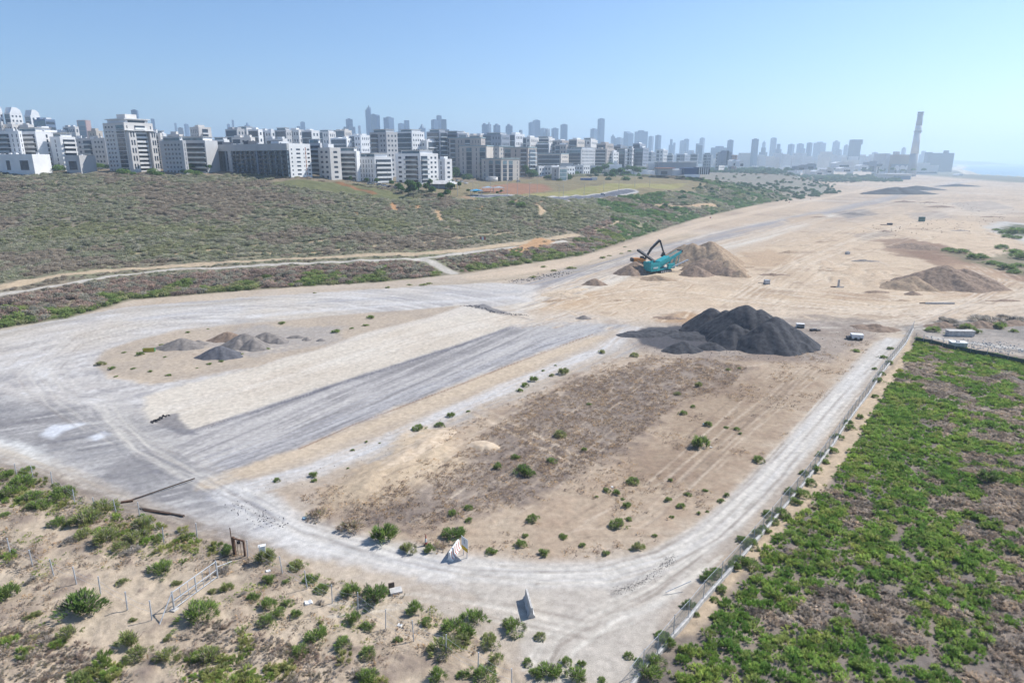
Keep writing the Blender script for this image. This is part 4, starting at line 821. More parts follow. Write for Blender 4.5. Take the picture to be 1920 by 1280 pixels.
# ------------------------------------------------------------------ buildings
WALLS = {'white': (0.80, 0.80, 0.79), 'cream': (0.68, 0.65, 0.61), 'beige': (0.56, 0.51, 0.45), 'grey': (0.50, 0.50, 0.50), 'dark': (0.10, 0.11, 0.13), 'tan': (0.46, 0.41, 0.37), 'pink': (0.40, 0.26, 0.22), 'blue': (0.16, 0.22, 0.32), 'steel': (0.24, 0.27, 0.32)}
m_wall = {k: mat('wall_' + k, v, 0.85, 0.05, 0.15) for k, v in WALLS.items()}
m_glass = mat('window_glass', (0.045, 0.06, 0.085), 0.15, 0.3, 0.5, spec=0.6)
m_teal = mat('teal_glass', (0.15, 0.22, 0.25), 0.2, 0.2, 0.4, spec=0.6)
m_slab = mat('balcony_concrete', (0.74, 0.74, 0.73), 0.8, 0.05, 0.3)
m_rail = mat('balcony_rail_glass', (0.32, 0.37, 0.40), 0.25, 0.1, 0.3, spec=0.5)
m_roof = mat('roof_surface', (0.50, 0.49, 0.47), 0.9, 0.1, 0.4)
m_tank = mat('roof_tank_white', (0.70, 0.70, 0.70), 0.5, 0.05, 1)
m_dark = mat('dark_frame', (0.05, 0.05, 0.06), 0.6, 0.1, 1)
def Yof(px, py, z):
    d = ray(px, py); t = (z - CH) / d[2]; return d[1] * t
def footprint(xl, xc, xr, ytop, Y, psi):
    """corner nearest the viewer plus the two wall lengths, solved from where the edges are seen"""
    X, zt = xz_at(xc, ytop, Y); zm = zt - 10
    def solve(xe, dx, dy):
        u = (xe - 960) / F; k0 = Y * CT + (CH - zm) * ST
        den = (dx - u * dy * CT); return (u * k0 - X) / den if abs(den) > 1e-6 else 10
    cp, sp = math.cos(psi), math.sin(psi)
    L = solve(xl, -cp, sp); D = solve(xr, sp, cp)
    return X, zt, max(2.0, L), (D if 1 < D < 60 else 14.0)
def facade(bl, face, L, h, nf, z0, specs, near, root, gl, tl, sl, rl):
    """face 'f' lies along -x from the corner (outward -y), face 'r' along +y (outward +x)"""
    def P(s, o, z):     # s along wall from corner, o outward
        return (-s, -o, z) if face == 'f' else (o, s, z)
    def slab(mb, s0, s1, o0, o1, za, zb):
        a = P(s0, o0, za); b = P(s1, o1, zb); mb.box([min(a[i], b[i]) for i in range(3)], [max(a[i], b[i]) for i in range(3)])
    fh = h / nf
    for (a, b, kind) in specs:
        s0, s1 = a * L, b * L
        for k in range(nf):
            z = z0 + k * fh
            if kind == 'w':
                n = max(1, int((s1 - s0) / 3.6)); st = (s1 - s0) / n
                for i in range(n): slab(gl, s0 + st * (i + .28), s0 + st * (i + .72), -.1, .05, z + fh * .35, z + fh * .78)
            elif kind == 's':
                n = max(1, int((s1 - s0) / 3.0)); st = (s1 - s0) / n
                for i in range(n): slab(gl, s0 + st * (i + .4), s0 + st * (i + .6), -.1, .05, z + fh * .15, z + fh * .85)
            elif kind == 'W': slab(gl, s0 + .3, s1 - .3, -.1, .05, z + fh * .3, z + fh * .8)
            elif kind == 'g': slab(gl if k < nf - 1 else tl, s0, s1, -.1, .06, z + .25, z + fh - .15)
            elif kind == 't': slab(tl, s0, s1, -.1, .06, z + .25, z + fh - .15)
            elif kind == 'd':
                slab(gl, s0 + .2, s1 - .2, -.1, .05, z + .3, z + fh - .3)
                m_ = MB(); slab(m_, s0, s1, 0.02, 1.3, z - .1, z + .9); m_.build('balcony', m_glass, root)
                n = max(1, int((s1 - s0) / 5))
                for i in range(n): q_ = s0 + (s1 - s0) * i / n; slab(rl, q_, q_ + .2, .06, 1.35, z + .1, z + fh - .2)
            elif kind == 'b':
                slab(gl, s0 + .2, s1 - .2, -.1, .05, z + .3, z + fh - .3)
                tgt = sl
                if near:
                    m_ = MB(); slab(m_, s0, s1, 0.02, 1.5, z - .12, z + .14); slab(m_, s0, s1, 1.38, 1.5, z + .14, z + 1.15); m_.build('balcony', m_slab, root)
                else: slab(tgt, s0, s1, 0.02, 1.5, z - .15, z + 1.0)
            elif kind == 'c':       # balcony with a glass rail and open dark bay
                slab(gl, s0 + .2, s1 - .2, -.1, .05, z + .3, z + fh - .3)
                if near:
                    m_ = MB(); slab(m_, s0, s1, 0.02, 1.6, z - .16, z + .14); ba = m_.build('balcony', m_slab, root)
                    m_ = MB(); slab(m_, s0, s1, 1.52, 1.6, z + .14, z + 1.1); m_.build('railing', m_rail, ba)
                else: slab(sl, s0, s1, 0.02, 1.6, z - .15, z + .15); slab(rl, s0, s1, 1.5, 1.6, z + .15, z + 1.1)
        if kind == 'p': slab(sl, s0, s1, .02, .5, z0, z0 + h)
def building(label, cat, xl, xc, xr, ytop, ybase, Y, psi=28, wall='cream', nf=7, f=(), r=(), roof='pent', near=False, group=None, name='apartment_building', seed=0, glass2=None, setback=0):
    psi = min(psi, 62 + math.degrees(math.atan((xc - 960) / F))) if xc < 960 else psi
    if ybase and xc > 590 and ybase > 300 and Y < 750:
        Yg = on_ground(xc, max(ybase, 322) + 2)[1]
        if Yg < 1250: Y = max(Y, Yg)
    ytop += {'set': 3.4, 'pent': 2.0, 'pents': 1.5, 'teal': 1.5}.get(roof, 0) * F / (Y * 1.04)
    psi = R(psi); X, zt, L, D = footprint(xl, xc, xr, ytop, Y, psi)
    zb = zt - 3
    if ybase: zb = xz_at(xc, ybase, Y)[1]
    g = lz(X, Y) if abs(X) < 3 * (Y + 11) else 15
    zb = min(zb, g) - 0.5
    if zb < -3: zb = -0.5
    root = empty(name, (X, Y, zb), -psi, label, cat, group); h = zt - zb
    MB().box((-L, 0, 0), (0, D, h)).build('wall', m_wall[wall], root)
    gl, tl, sl, rl = MB(), MB(), MB(), MB(); rn = random.Random(seed + int(xl))
    facade(None, 'f', L, h - 1.2, nf, .6, f, near, root, gl, tl, sl, rl)
    facade(None, 'r', D, h - 1.2, nf, .6, r, near, root, gl, tl, sl, rl)
    for m_, nm, mt in ((gl, 'windows', glass2 or m_glass), (tl, 'tinted_panes', m_teal), (sl, 'balconies', m_slab), (rl, 'railings', m_rail)):
        if m_.v: tag(m_.build(nm, mt, root), kind='stuff')
    rp = MB()       # parapet
    t = .25
    rp.box((-L - .02, -.02, h - .02), (.02, t, h + .9)).box((-L - .02, D - t, h - .02), (.02, D + .02, h + .9)).box((-L - .02, t, h - .02), (-L + t, D - t, h + .9)).box((-t, t, h - .02), (.02, D - t, h + .9))
    rp.build('parapet', m_wall[wall], root)
    if roof in ('pent', 'pents'):
        for i in range(1 if L < 22 else 2 if L < 45 else 3):
            a = -L + L * (i + rn.uniform(.15, .3)) / (1 if L < 22 else 2 if L < 45 else 3); wd = min(rn.uniform(5, 9), L * .5)
            MB().box((a, D * .25, h), (a + wd, D * .75, h + rn.uniform(2.4, 3.4))).build('roof_room', m_wall[wall if rn.random() < .5 else 'white'], root)
    if roof == 'set':
        a, b = -L * .86, -L * .12
        MB().box((a, D * .16, h), (b, D * .86, h + 3.2)).build('penthouse', m_wall['white'], root)
        MB().box((a + .6, D * .16 - .07, h + .7), (b - .6, D * .16 + .1, h + 2.7)).build('penthouse_window', m_teal, root)
        MB().box((a - .8, D * .1, h + 3.2), (b + .8, D * .9, h + 3.5)).build('roof_slab', m_roof, root)
    if roof == 'teal':
        MB().box((-L - .5, -.5, h + .9), (.5, D + .5, h + 1.7)).build('roof_band', mat('teal_roof_edge', (0.30, 0.40, 0.42), .6, .06, .3), root)
    tk = MB()
    for i in range(int(L / 4.5)):
        x = -L + rn.uniform(1, max(1.2, L - 2)); y = rn.uniform(1, D - 2); tk.box((x, y, h), (x + rn.uniform(.8, 1.8), y + 1, h + rn.uniform(.8, 1.9)))
    if tk.v: tag(tk.build('roof_tanks', m_tank, root), kind='stuff')
    return root, L, D, h
FR = (0.04, 0.96)
B = building
# front row, left to right
B('white slab block at the far left with stacked dark balconies', 'apartment block', -60, 34, 46, 243, 300, 455, 20, 'white', 8, [(.0, .16, 's'), (.18, .45, 'c'), (.5, 1, 'w')], [(0.1, .9, 's')], near=True)
B('white balcony block second from the left, open bays facing the field', 'apartment block', 30, 66, 74, 240, 300, 462, 25, 'white', 8, [(.05, .85, 'b')], [(.3, .7, 's')], near=True, roof='set')
B('bright white block with a column of short balconies and a blank sunlit side', 'apartment block', 62, 80, 112, 241, 300, 470, 42, 'white', 7, [(.1, .9, 'b')], [(.1, .9, 's')], near=True)
B('low wide white block with curved sunlit balconies left of the beige tower', 'apartment block', 98, 112, 146, 250, 302, 462, 45, 'white', 7, [(.3, .7, 's')], [(.15, .95, 'b')], near=True, roof='set')
B('greyish block with plain punched windows half behind the beige tower', 'apartment block', 140, 196, 203, 256, 303, 500, 25, 'grey', 6, [(.05, .35, 'w'), (.42, .68, 'c'), (.72, .98, 'w')], [], near=True)
B('beige block showing above the greyish one left of the tall tower', 'apartment block', 168, 180, 196, 243, 300, 560, 40, 'beige', 7, [(.2, .8, 's')], [(.2, .8, 's')])
# tall tower in three bodies
t, L, D, h = B('tall beige residential tower with balconies stacked between two piers and a stepped roof', 'tower', 197, 232, 290, 232, 322, 452, 58, 'cream', 11, [(.05, .4, 'g'), (.5, .95, 'w')], [(0.02, .16, 's'), (.33, .72, 'b'), (.84, .98, 's')], roof='none', near=True, name='residential_tower')
MB().box((.05, .5, 0), (3.2, D * .27, h * .84)).build('pier', m_wall['cream'], t); MB().box((.05, D * .76, 0), (3.2, D - .5, h * .84)).build('pier', m_wall['cream'], t)
sm = MB()
for yy in (D * .08, D * .17, D * .82, D * .9):
    for k in range(5): sm.box((3.15, yy, 3 + k * h * .16), (3.28, yy + .8, 3 + k * h * .16 + h * .1))
tag(sm.build('slot_windows', m_glass, t), kind='stuff')
MB().box((-L * .9, D * .1, h), (-2, D * .9, h + 3)).build('penthouse', m_wall['white'], t); MB().box((-2.1, D * .2, h + .6), (-1.9, D * .8, h + 2.4)).build('penthouse_window', m_glass, t)
MB().box((-L * .95, D * .05, h + 3), (-.6, D * .95, h + 3.5)).build('roof_slab', m_slab, t); MB().box((-L * .7, D * .3, h + 3.5), (-L * .3, D * .7, h + 6.5)).build('roof_room', m_wall['cream'], t)
MB().box((-L - .4, -.4, h * .86), (3.9, D + .4, h * .872)).build('terrace_slab', m_slab, t)
B('pale block squeezed between the tall tower and the pinkish grey one', 'apartment block', 280, 300, 308, 247, 316, 500, 25, 'cream', 8, [(.2, .8, 'c')], [])
B('pinkish grey block with small windows on a blank wall right of the tall tower', 'apartment block', 303, 342, 352, 257, 327, 447, 30, 'grey', 7, [(.1, .85, 'w')], [(.2, .8, 's')], roof='set', near=True)
B('grey block with white framed open balconies beside the long dark slab', 'apartment block', 334, 384, 389, 257, 322, 458, 10, 'grey', 6, [(.03, .7, 'c')], [], roof='set', near=True)
t, L, D, h = B('long dark glazed slab building with a bright white end wall', 'apartment block', 386, 540, 582, 268, 334, 437, 33, 'dark', 7, [(.0, .33, 'd'), (.36, .7, 'd'), (.74, .98, 's')], [], roof='pents', near=True)
MB().box((.04, -.1, 0), (.7, D + .1, h + 1.0)).build('end_wall', m_wall['white'], t)
ew = MB()
for k in range(7):
    z = 2 + k * (h - 3) / 7
    for a, b in ((.08, .13), (.32, .5), (.66, .69), (.84, .95)): ew.box((.68, D * a, z + .5), (.76, D * b, z + 1.5))
tag(ew.build('end_windows', m_glass, t), kind='stuff'); st = MB()
for k in range(7): z = 2 + k * (h - 3) / 7; st.box((.68, D * .74, z + .3), (.77, D * .78, z + 2.3))
tag(st.build('rust_shutters', mat('rust_shutter', (0.35, 0.16, 0.1), .8), t), kind='stuff')
MB().box((-L - .1, -1.7, h - 3.3), (.7, .0, h + 1.0)).build('top_band', m_wall['grey'], t); MB().box((-L * .68, -1.72, 0), (-L * .64, 0, h - 3.4)).build('pier', m_wall['grey'], t)
for k in (.33, .70): MB().box((-L * k - 1.2, -1.75, 0), (-L * k + .2, 0, h - 3.4)).build('pier', m_wall['steel'], t)
B('glazed green banded block just right of the white end wall', 'apartment block', 578, 600, 606, 262, 333, 470, 15, 'grey', 7, [(.03, .97, 'c')], [], roof='set', near=True)
B('beige block with square windows and a bright upper corner', 'apartment block', 598, 618, 640, 274, 335, 446, 40, 'cream', 6, [(.1, .9, 'w')], [(.1, .9, 'w')], roof='pent', near=True)
B('white fronted block with wide loggias left of the boxy plain one', 'apartment block', 634, 668, 676, 277, 338, 438, 18, 'white', 6, [(.08, .92, 'c')], [], roof='set', near=True)
B('plain grey sided block with bright projecting balconies on its right side', 'apartment block', 668, 702, 736, 288, 341, 432, 42, 'white', 5, [(.08, .95, 's')], [(.05, .95, 'b')], roof='set', near=True)
B('terraced white block with a dark balcony front and sunlit right side', 'apartment block', 742, 788, 822, 282, 344, 428, 38, 'white', 6, [(.1, .6, 'c'), (.68, .95, 'w')], [(.02, .4, 'c'), (.5, .95, 'w')], roof='set', near=True)
B('narrow white block at the right end of the terraced one', 'apartment block', 820, 834, 848, 296, 344, 440, 40, 'white', 5, [(.2, .8, 's')], [(.1, .9, 'w')], roof='pent', near=True)
B('tall block behind with planted roof above the boxy plain one', 'apartment block', 694, 724, 746, 243, 330, 520, 38, 'grey', 9, [(.05, .4, 'w'), (.5, .95, 'c')], [(.05, .95, 'w')], roof='set', near=True)
B('tall pale block with wide white crown behind the terraced one', 'apartment block', 744, 772, 796, 243, 320, 520, 35, 'white', 8, [(.05, .95, 'c')], [(.05, .95, 'w')], roof='set', near=True)
B('stepped white wing between the pale tall block and the dark balcony one', 'apartment block', 764, 800, 828, 262, 318, 500, 35, 'white', 5, [(.1, .9, 'w')], [(.1, .9, 'b')], roof='pent')
B('dark block with black roof terrace behind the terraced white one', 'apartment block', 800, 824, 840, 243, 318, 560, 35, 'steel', 9, [(.05, .95, 'c')], [(.1, .9, 'c')], roof='set')
B('dark terraced block right of the black roof terrace', 'apartment block', 826, 858, 876, 246, 318, 570, 35, 'steel', 9, [(.05, .95, 'c')], [(.1, .9, 'b')], roof='set')
B('long beige block with a teal roof line and tall window strips', 'apartment block', 842, 902, 910, 258, 328, 505, 12, 'tan', 8, [(.04, .3, 's'), (.34, .5, 'c'), (.55, .75, 's'), (.8, .96, 'c')], [(.2, .8, 's')], roof='teal', near=True)
B('beige block in front with teal bands and dark recessed strips', 'apartment block', 862, 912, 925, 273, 333, 480, 14, 'beige', 7, [(.05, .25, 'g'), (.3, .45, 's'), (.55, .75, 'g'), (.8, .95, 's')], [], roof='teal', near=True)
B('squat corner block with dark red strips and a round roof window', 'apartment block', 903, 940, 974, 297, 338, 468, 42, 'beige', 5, [(.05, .3, 'g'), (.42, .62, 'g'), (.72, .95, 's')], [(.08, .3, 'g'), (.4, .62, 'g'), (.8, .95, 's')], roof='teal', near=True)
B('beige block with red brown strips behind the squat corner one', 'apartment block', 944, 990, 1006, 276, 330, 540, 25, 'tan', 7, [(.05, .3, 'c'), (.4, .6, 's'), (.7, .95, 'g')], [(.1, .9, 'c')], roof='teal', near=True)
B('pale beige block with a round window above the squat corner one', 'apartment block', 900, 936, 962, 274, 320, 560, 35, 'beige', 6, [(.1, .9, 'w')], [(.1, .5, 'w'), (.6, .95, 'c')], roof='teal')
B('long block with a bright teal roof terrace above the white terrace houses', 'apartment block', 1006, 1052, 1066, 288, 322, 600, 22, 'beige', 4, [(.05, .95, 'c')], [(.1, .9, 'w')], roof='teal', near=True)
for i, (a, b, c_, yt, yb) in enumerate([(996, 1010, 1026, 313, 329), (1020, 1034, 1048, 312, 328), (1044, 1062, 1078, 314, 328), (1074, 1094, 1106, 311, 326)]):
    B(['leftmost of the row of low white terrace houses with sloping roofs', 'second from the left of the low white terrace houses', 'third from the left of the low white terrace houses', 'rightmost and longest of the low white terrace houses'][i], 'house', a, b, c_, yt, yb, 590 - i * 6, 45, 'white', 2, [(.1, .9, 'w')], [(.05, .95, 'w')], roof='none', group='low white terrace houses', name='terrace_house', near=True)
B('small grey and white house in front of the terrace houses', 'house', 1034, 1048, 1064, 316, 337, 520, 42, 'grey', 3, [(.2, .8, 's')], [(.1, .9, 't')], roof='none', name='town_house', near=True)
B('pale grid fronted block with green glass left of the brown towers', 'apartment block', 1062, 1090, 1116, 276, 322, 620, 35, 'grey', 7, [(.05, .95, 'g')], [(.05, .95, 'w')], roof='set', near=True)
B('brown block behind the grid fronted one', 'apartment block', 1112, 1138, 1152, 278, 322, 680, 30, 'tan', 7, [(.1, .9, 'c')], [(.1, .9, 'w')], roof='pent')
B('white and brown block with punched windows left of the long white school', 'apartment block', 1140, 1150, 1160, 284, 322, 660, 40, 'white', 6, [(.1, .9, 'w')], [(.1, .9, 'w')], roof='pent')
B('bluish glazed block behind the trees in the middle distance', 'apartment block', 1152, 1172, 1184, 279, 316, 720, 30, 'steel', 7, [(.05, .95, 'g')], [(.1, .9, 'w')], roof='set')
B('dark grid block at the right end of the near apartments', 'apartment block', 1190, 1206, 1216, 276, 316, 700, 30, 'steel', 7, [(.05, .95, 'g')], [(.1, .9, 'w')], roof='pent', near=True)
B('long white low school building with blue window bands among trees', 'school', 1108, 1184, 1188, 302, 314, 640, 6, 'white', 2, [(.03, .48, 'W'), (.52, .97, 'W')], [], roof='none', name='school_building', near=True)
B('low white hall with slanted bays at the left edge behind the hedge', 'hall', -20, 60, 66, 292, 306, 436, 8, 'white', 1, [(.1, .3, 'W'), (.5, .6, 'W'), (.8, .9, 'W')], [], roof='none', name='low_hall')
B('small white roofed shed among the trees right of the white hall', 'shed', 126, 148, 152, 294, 302, 440, 8, 'grey', 1, [(.2, .8, 'W')], [], roof='none', name='garden_shed')
# the row of ridge towers at the upper left
for i, (a, b, c_, yt) in enumerate([(-14, -2, 8, 208), (10, 18, 44, 209), (48, 57, 78, 214)]):
    t, L, D, h = B(['white rounded top tower cut by the left edge of the frame', 'white rounded top tower with dark left side near the left edge', 'white rounded top tower partly hidden by the blue glass office'][i], 'tower', a, b, c_, yt + 4, 262, 900, 40, 'white', 12, [(.1, .9, 'g')], [(.05, .95, 'w')], roof='none', group='towers on the far left ridge', name='ridge_tower')
    MB().prism([(D * .02, h), (D * .98, h), (D * .9, h + 5), (D * .6, h + 8), (D * .25, h + 8)], -L, 0, 'x').build('curved_roof', m_wall['white'], t)
for i, (a, b, c_, yt) in enumerate([(-10, 2, 9, 227), (10, 22, 42, 231), (40, 52, 66, 232)]):
    B('pale mid height block below the ridge towers, ' + ['at the left edge', 'under the second tower', 'under the third tower'][i], 'apartment block', a, b, c_, yt, 262, 760, 40, 'cream', 6, [(.1, .9, 'w')], [(.05, .95, 'w')], roof='pent', group='blocks below the ridge towers')
B('curved blue glass office with a white gridded right side', 'office', 65, 84, 106, 222, 262, 800, 35, 'blue', 9, [(.02, .98, 'g')], [(.05, .95, 'W')], roof='pent', name='office_building')
B('dull red and blue office alone against the haze left of the tall tower', 'office', 145, 160, 162, 226, 260, 1500, 10, 'pink', 10, [(.1, .9, 'g')], [], roof='none', name='office_building')
B('beige hotel like block with balcony stack rising behind the grey blocks', 'apartment block', 358, 372, 398, 236, 270, 640, 50, 'cream', 8, [(.1, .9, 's')], [(.25, .75, 'b')], roof='pent')
# second and third rows filling the town behind: each has its own place, size and colour
MID = [(424, 444, 460, 240, 'grey'), (444, 462, 480, 238, 'cream'), (466, 484, 494, 241, 'white'), (488, 508, 518, 243, 'white'), (516, 536, 548, 240, 'grey'), (540, 560, 572, 242, 'cream'), (566, 584, 600, 243, 'white'), (596, 616, 630, 244, 'cream'), (626, 646, 660, 243, 'beige'), (655, 676, 694, 252, 'white'),
       (400, 420, 432, 258, 'white'), (436, 470, 480, 256, 'cream'), (500, 530, 540, 258, 'white'), (560, 590, 600, 256, 'grey'), (620, 650, 668, 258, 'white'), (120, 140, 150, 236, 'cream'), (288, 306, 314, 246, 'white'), (316, 336, 346, 250, 'cream'),
       (876, 900, 912, 252, 'beige'), (905, 940, 956, 249, 'steel'), (950, 966, 984, 250, 'white'), (980, 994, 1010, 256, 'cream'), (1004, 1030, 1040, 256, 'cream'), (1036, 1054, 1070, 262, 'tan'), (1066, 1082, 1096, 260, 'beige'), (1090, 1108, 1120, 259, 'cream'), (1118, 1136, 1150, 268, 'tan'), (960, 985, 1002, 268, 'grey'), (1002, 1030, 1042, 266, 'white'), (1040, 1062, 1074, 270, 'tan'),
       (1150, 1164, 1176, 272, 'steel'), (1176, 1186, 1196, 275, 'grey'), (1208, 1222, 1232, 284, 'steel'), (1230, 1244, 1252, 280, 'grey'), (1250, 1262, 1272, 288, 'grey'), (1268, 1284, 1296, 289, 'steel'), (1294, 1308, 1322, 288, 'steel'), (1318, 1334, 1344, 287, 'grey'), (1342, 1350, 1360, 286, 'cream'), (1366, 1382, 1386, 290, 'pink'),
       (700, 716, 728, 248, 'cream'), (848, 866, 880, 247, 'cream'), (1186, 1200, 1210, 268, 'steel'), (240, 262, 276, 246, 'white'), (106, 124, 134, 244, 'white')]
HUE = {'grey': 'grey', 'cream': 'cream', 'white': 'white', 'beige': 'beige', 'tan': 'brown', 'steel': 'bluish', 'pink': 'reddish'}
_cnt = {}
for a, b, c_, yt, wl in sorted(MID, key=lambda q: q[1]): _cnt.setdefault(wl, []).append(b)
for i, (a, b, c_, yt, wl) in enumerate(MID):
    Y = (640 if b < 590 else 980) + (yt < 246) * 160 + (i * 53) % 90 + (a > 1200) * 400; n_ = sorted(_cnt[wl]); k_ = n_.index(b)
    lab = ordinal(k_, len(n_), '%s blocks in the rows behind the front apartments' % HUE[wl])
    B(lab, 'apartment block', a, b, c_, yt, None, Y, 35 - (i * 7) % 20, wl, 6, [(.05, .5, 'w'), (.55, .95, 'c')] if i % 2 else [(.05, .95, 'c')], [(.1, .9, 'w')], roof=['pent', 'set', 'pent'][i % 3], group='blocks in the rows behind the front apartments', seed=i)

# ------------------------------------------------------------------ far skyline
def fmat(nm, c, fl=3.4):
    """far tower wall: storeys as faint bands, too far off to tell apart"""
    m = mat(nm, c, .5, .05, .02, spec=.4); N = m.node_tree.nodes; L = m.node_tree.links
    tc = N.new('ShaderNodeTexCoord'); w_ = N.new('ShaderNodeTexBrick'); w_.inputs['Scale'].default_value = 1; w_.inputs['Brick Width'].default_value = 4; w_.inputs['Row Height'].default_value = fl; w_.inputs['Mortar Size'].default_value = .5
    sx = N.new('ShaderNodeSeparateXYZ'); cx = N.new('ShaderNodeCombineXYZ'); ad = N.new('ShaderNodeMath'); ad.operation = 'ADD'
    L.new(tc.outputs['Object'], sx.inputs[0]); L.new(sx.outputs[0], ad.inputs[0]); L.new(sx.outputs[1], ad.inputs[1]); L.new(ad.outputs[0], cx.inputs[0]); L.new(sx.outputs[2], cx.inputs[1]); L.new(cx.outputs[0], w_.inputs['Vector'])
    w_.inputs['Color1'].default_value = (*[q * .45 for q in c], 1); w_.inputs['Color2'].default_value = (*[q * .55 for q in c], 1); w_.inputs['Mortar'].default_value = (*c, 1)
    L.new(w_.outputs['Color'], N['Principled BSDF'].inputs['Base Color']); return m
FM = {'b': fmat('far_blue', (0.13, 0.20, 0.31)), 'g': fmat('far_grey', (0.24, 0.29, 0.37)), 'w': fmat('far_white', (0.52, 0.52, 0.52)), 'd': fmat('far_dark', (0.07, 0.11, 0.17)), 't': fmat('far_tan', (0.36, 0.30, 0.26))}
def tower(label, xl, xr, yt, t=3300, c='b', top='flat', yb=None, rot=0.5, group='skyline towers on the horizon', ybot=None):
    xm = (xl + xr) / 2; d = ray(xm, yt); X, z = xz_at(xm, yt, t); wd = (xr - xl) / F * (t * CT + (CH - z) * ST); r_ = rot; s = wd / (math.cos(r_) + math.sin(r_))
    root = empty('skyscraper', (X, t, -10), r_, label, 'tower', group); h = z + 10; hh = h
    if top == 'step': hh = h * .82
    if top == 'spire': hh = h - wd * .5
    if top == 'slant': hh = h - s * .35
    a = s / 2
    MB().box((-a, -a, 0), (a, a, hh)).build('shaft', FM[c], root)
    if top == 'step': MB().box((-a * .55, -a * .6, hh), (a * .5, a * .6, h)).build('upper_storeys', FM[c], root)
    elif top == 'slant': MB().prism([(-a, hh), (a, hh), (a, h)], -a, a, 'x').build('slanted_top', FM[c], root)
    elif top == 'spire': MB().tube((0, 0, hh), (0, 0, h), a * .8, a * .25, 6).build('cap', FM[c], root)
    elif top == 'round': MB().tube((0, 0, hh), (0, 0, hh + a * .6), a * .9, a * .5, 12).build('crown', FM[c], root)
    else: MB().box((-a * .5, -a * .5, hh), (a * .4, a * .5, hh + s * .12)).build('plant_room', FM[c], root)
    return root
SKY = [(246, 258, 207, 'b', 'flat', 1900), (280, 292, 223, 'b', 'step', 2600), (345, 353, 233, 'b', 'flat', 3400), (326, 331, 231, 'g', 'flat', 3400), (333, 344, 240, 't', 'flat', 2600), (425, 431, 233, 'b', 'flat', 3200), (432, 440, 225, 'b', 'step', 3300), (458, 468, 230, 'b', 'spire', 3000), (562, 572, 229, 'b', 'flat', 3300), (556, 563, 237, 'b', 'flat', 3300),
       (644, 666, 238, 'd', 'flat', 2600), (647, 662, 224, 'b', 'flat', 2700), (671, 676, 236, 'w', 'flat', 3000), (684, 694, 206, 'b', 'flat', 2900), (687, 695, 198, 'b', 'spire', 2920), (694, 706, 215, 'd', 'flat', 2700), (704, 712, 215, 'b', 'slant', 2750), (719, 738, 221, 'b', 'flat', 2500), (746, 758, 232, 'b', 'flat', 3000), (753, 772, 226, 'b', 'step', 2900), (784, 798, 233, 'g', 'spire', 3000),
       (808, 821, 225, 'b', 'flat', 2700), (818, 828, 217, 'b', 'flat', 2750), (822, 842, 224, 'd', 'step', 2500), (903, 914, 234, 'b', 'round', 2600), (913, 921, 229, 'g', 'spire', 2700), (925, 938, 235, 'b', 'round', 2500), (948, 961, 236, 'b', 'round', 2500), (971, 982, 244, 'g', 'step', 2500),
       (991, 1003, 230, 'b', 'flat', 3000), (999, 1013, 226, 'b', 'flat', 3050), (1013, 1024, 241, 'g', 'flat', 3100), (1023, 1031, 242, 'w', 'flat', 3100), (1034, 1047, 241, 'b', 'flat', 3100), (1051, 1064, 234, 'b', 'flat', 3000), (1107, 1120, 242, 'b', 'flat', 3200), (1121, 1134, 223, 'b', 'flat', 3000), (1146, 1153, 252, 'b', 'spire', 3400), (1153, 1170, 259, 'g', 'flat', 3400),
       (1170, 1188, 246, 'b', 'slant', 3200), (1191, 1214, 247, 'b', 'flat', 3300), (1216, 1226, 256, 'g', 'flat', 3400), (1229, 1240, 254, 'b', 'flat', 2900), (1255, 1263, 261, 'b', 'step', 3300), (1262, 1267, 268, 'g', 'flat', 3400), (1275, 1286, 264, 'g', 'flat', 3500), (1283, 1292, 261, 'b', 'flat', 3500), (1306, 1317, 269, 'd', 'slant', 2600), (1312, 1322, 259, 'g', 'flat', 3500), (1365, 1375, 263, 'b', 'flat', 2700), (1334, 1365, 277, 'b', 'flat', 2900),
       (1411, 1422, 261, 'b', 'flat', 2500), (1424, 1440, 277, 'd', 'step', 3000), (1430, 1436, 264, 'g', 'spire', 3300), (1446, 1456, 259, 'g', 'flat', 3500), (1454, 1467, 270, 'b', 'step', 3000), (1478, 1490, 271, 'b', 'flat', 3200), (1495, 1507, 270, 'g', 'flat', 3300), (1504, 1511, 279, 'g', 'flat', 3300), (1513, 1524, 268, 'b', 'flat', 2900), (1527, 1548, 268, 'g', 'flat', 3400), (1563, 1574, 266, 'g', 'round', 3500), (1567, 1580, 281, 'g', 'flat', 3100), (1583, 1592, 273, 'g', 'round', 3400), (1636, 1645, 286, 'g', 'flat', 3600), (1652, 1659, 290, 'g', 'flat', 3600), (1691, 1699, 278, 'g', 'round', 3400), (1726, 1738, 283, 'g', 'step', 3500)]
SKY.sort(key=lambda q: q[0] + q[1])
WHR = ['far left', 'left of centre', 'centre', 'right of centre', 'right']
_g = {}
for q in SKY:
    xm = (q[0] + q[1]) / 2; gi = 0 if xm < 600 else 1 if xm < 860 else 2 if xm < 1140 else 3 if xm < 1400 else 4; _g.setdefault(gi, []).append(q)
GN_ = ['pale towers on the horizon behind the long dark slab', 'hazy towers behind the terraced white block', 'hazy towers above the beige blocks', 'hazy towers above the grey depot', 'hazy towers between the depot and the chimney']
for gi, lst in _g.items():
    for i, (a, b, yt, c, top, t) in enumerate(lst):
        tower(ordinal(i, len(lst), GN_[gi]), a, b, yt, t, c, top, rot=0.25 + (i * 37 % 10) * .08)
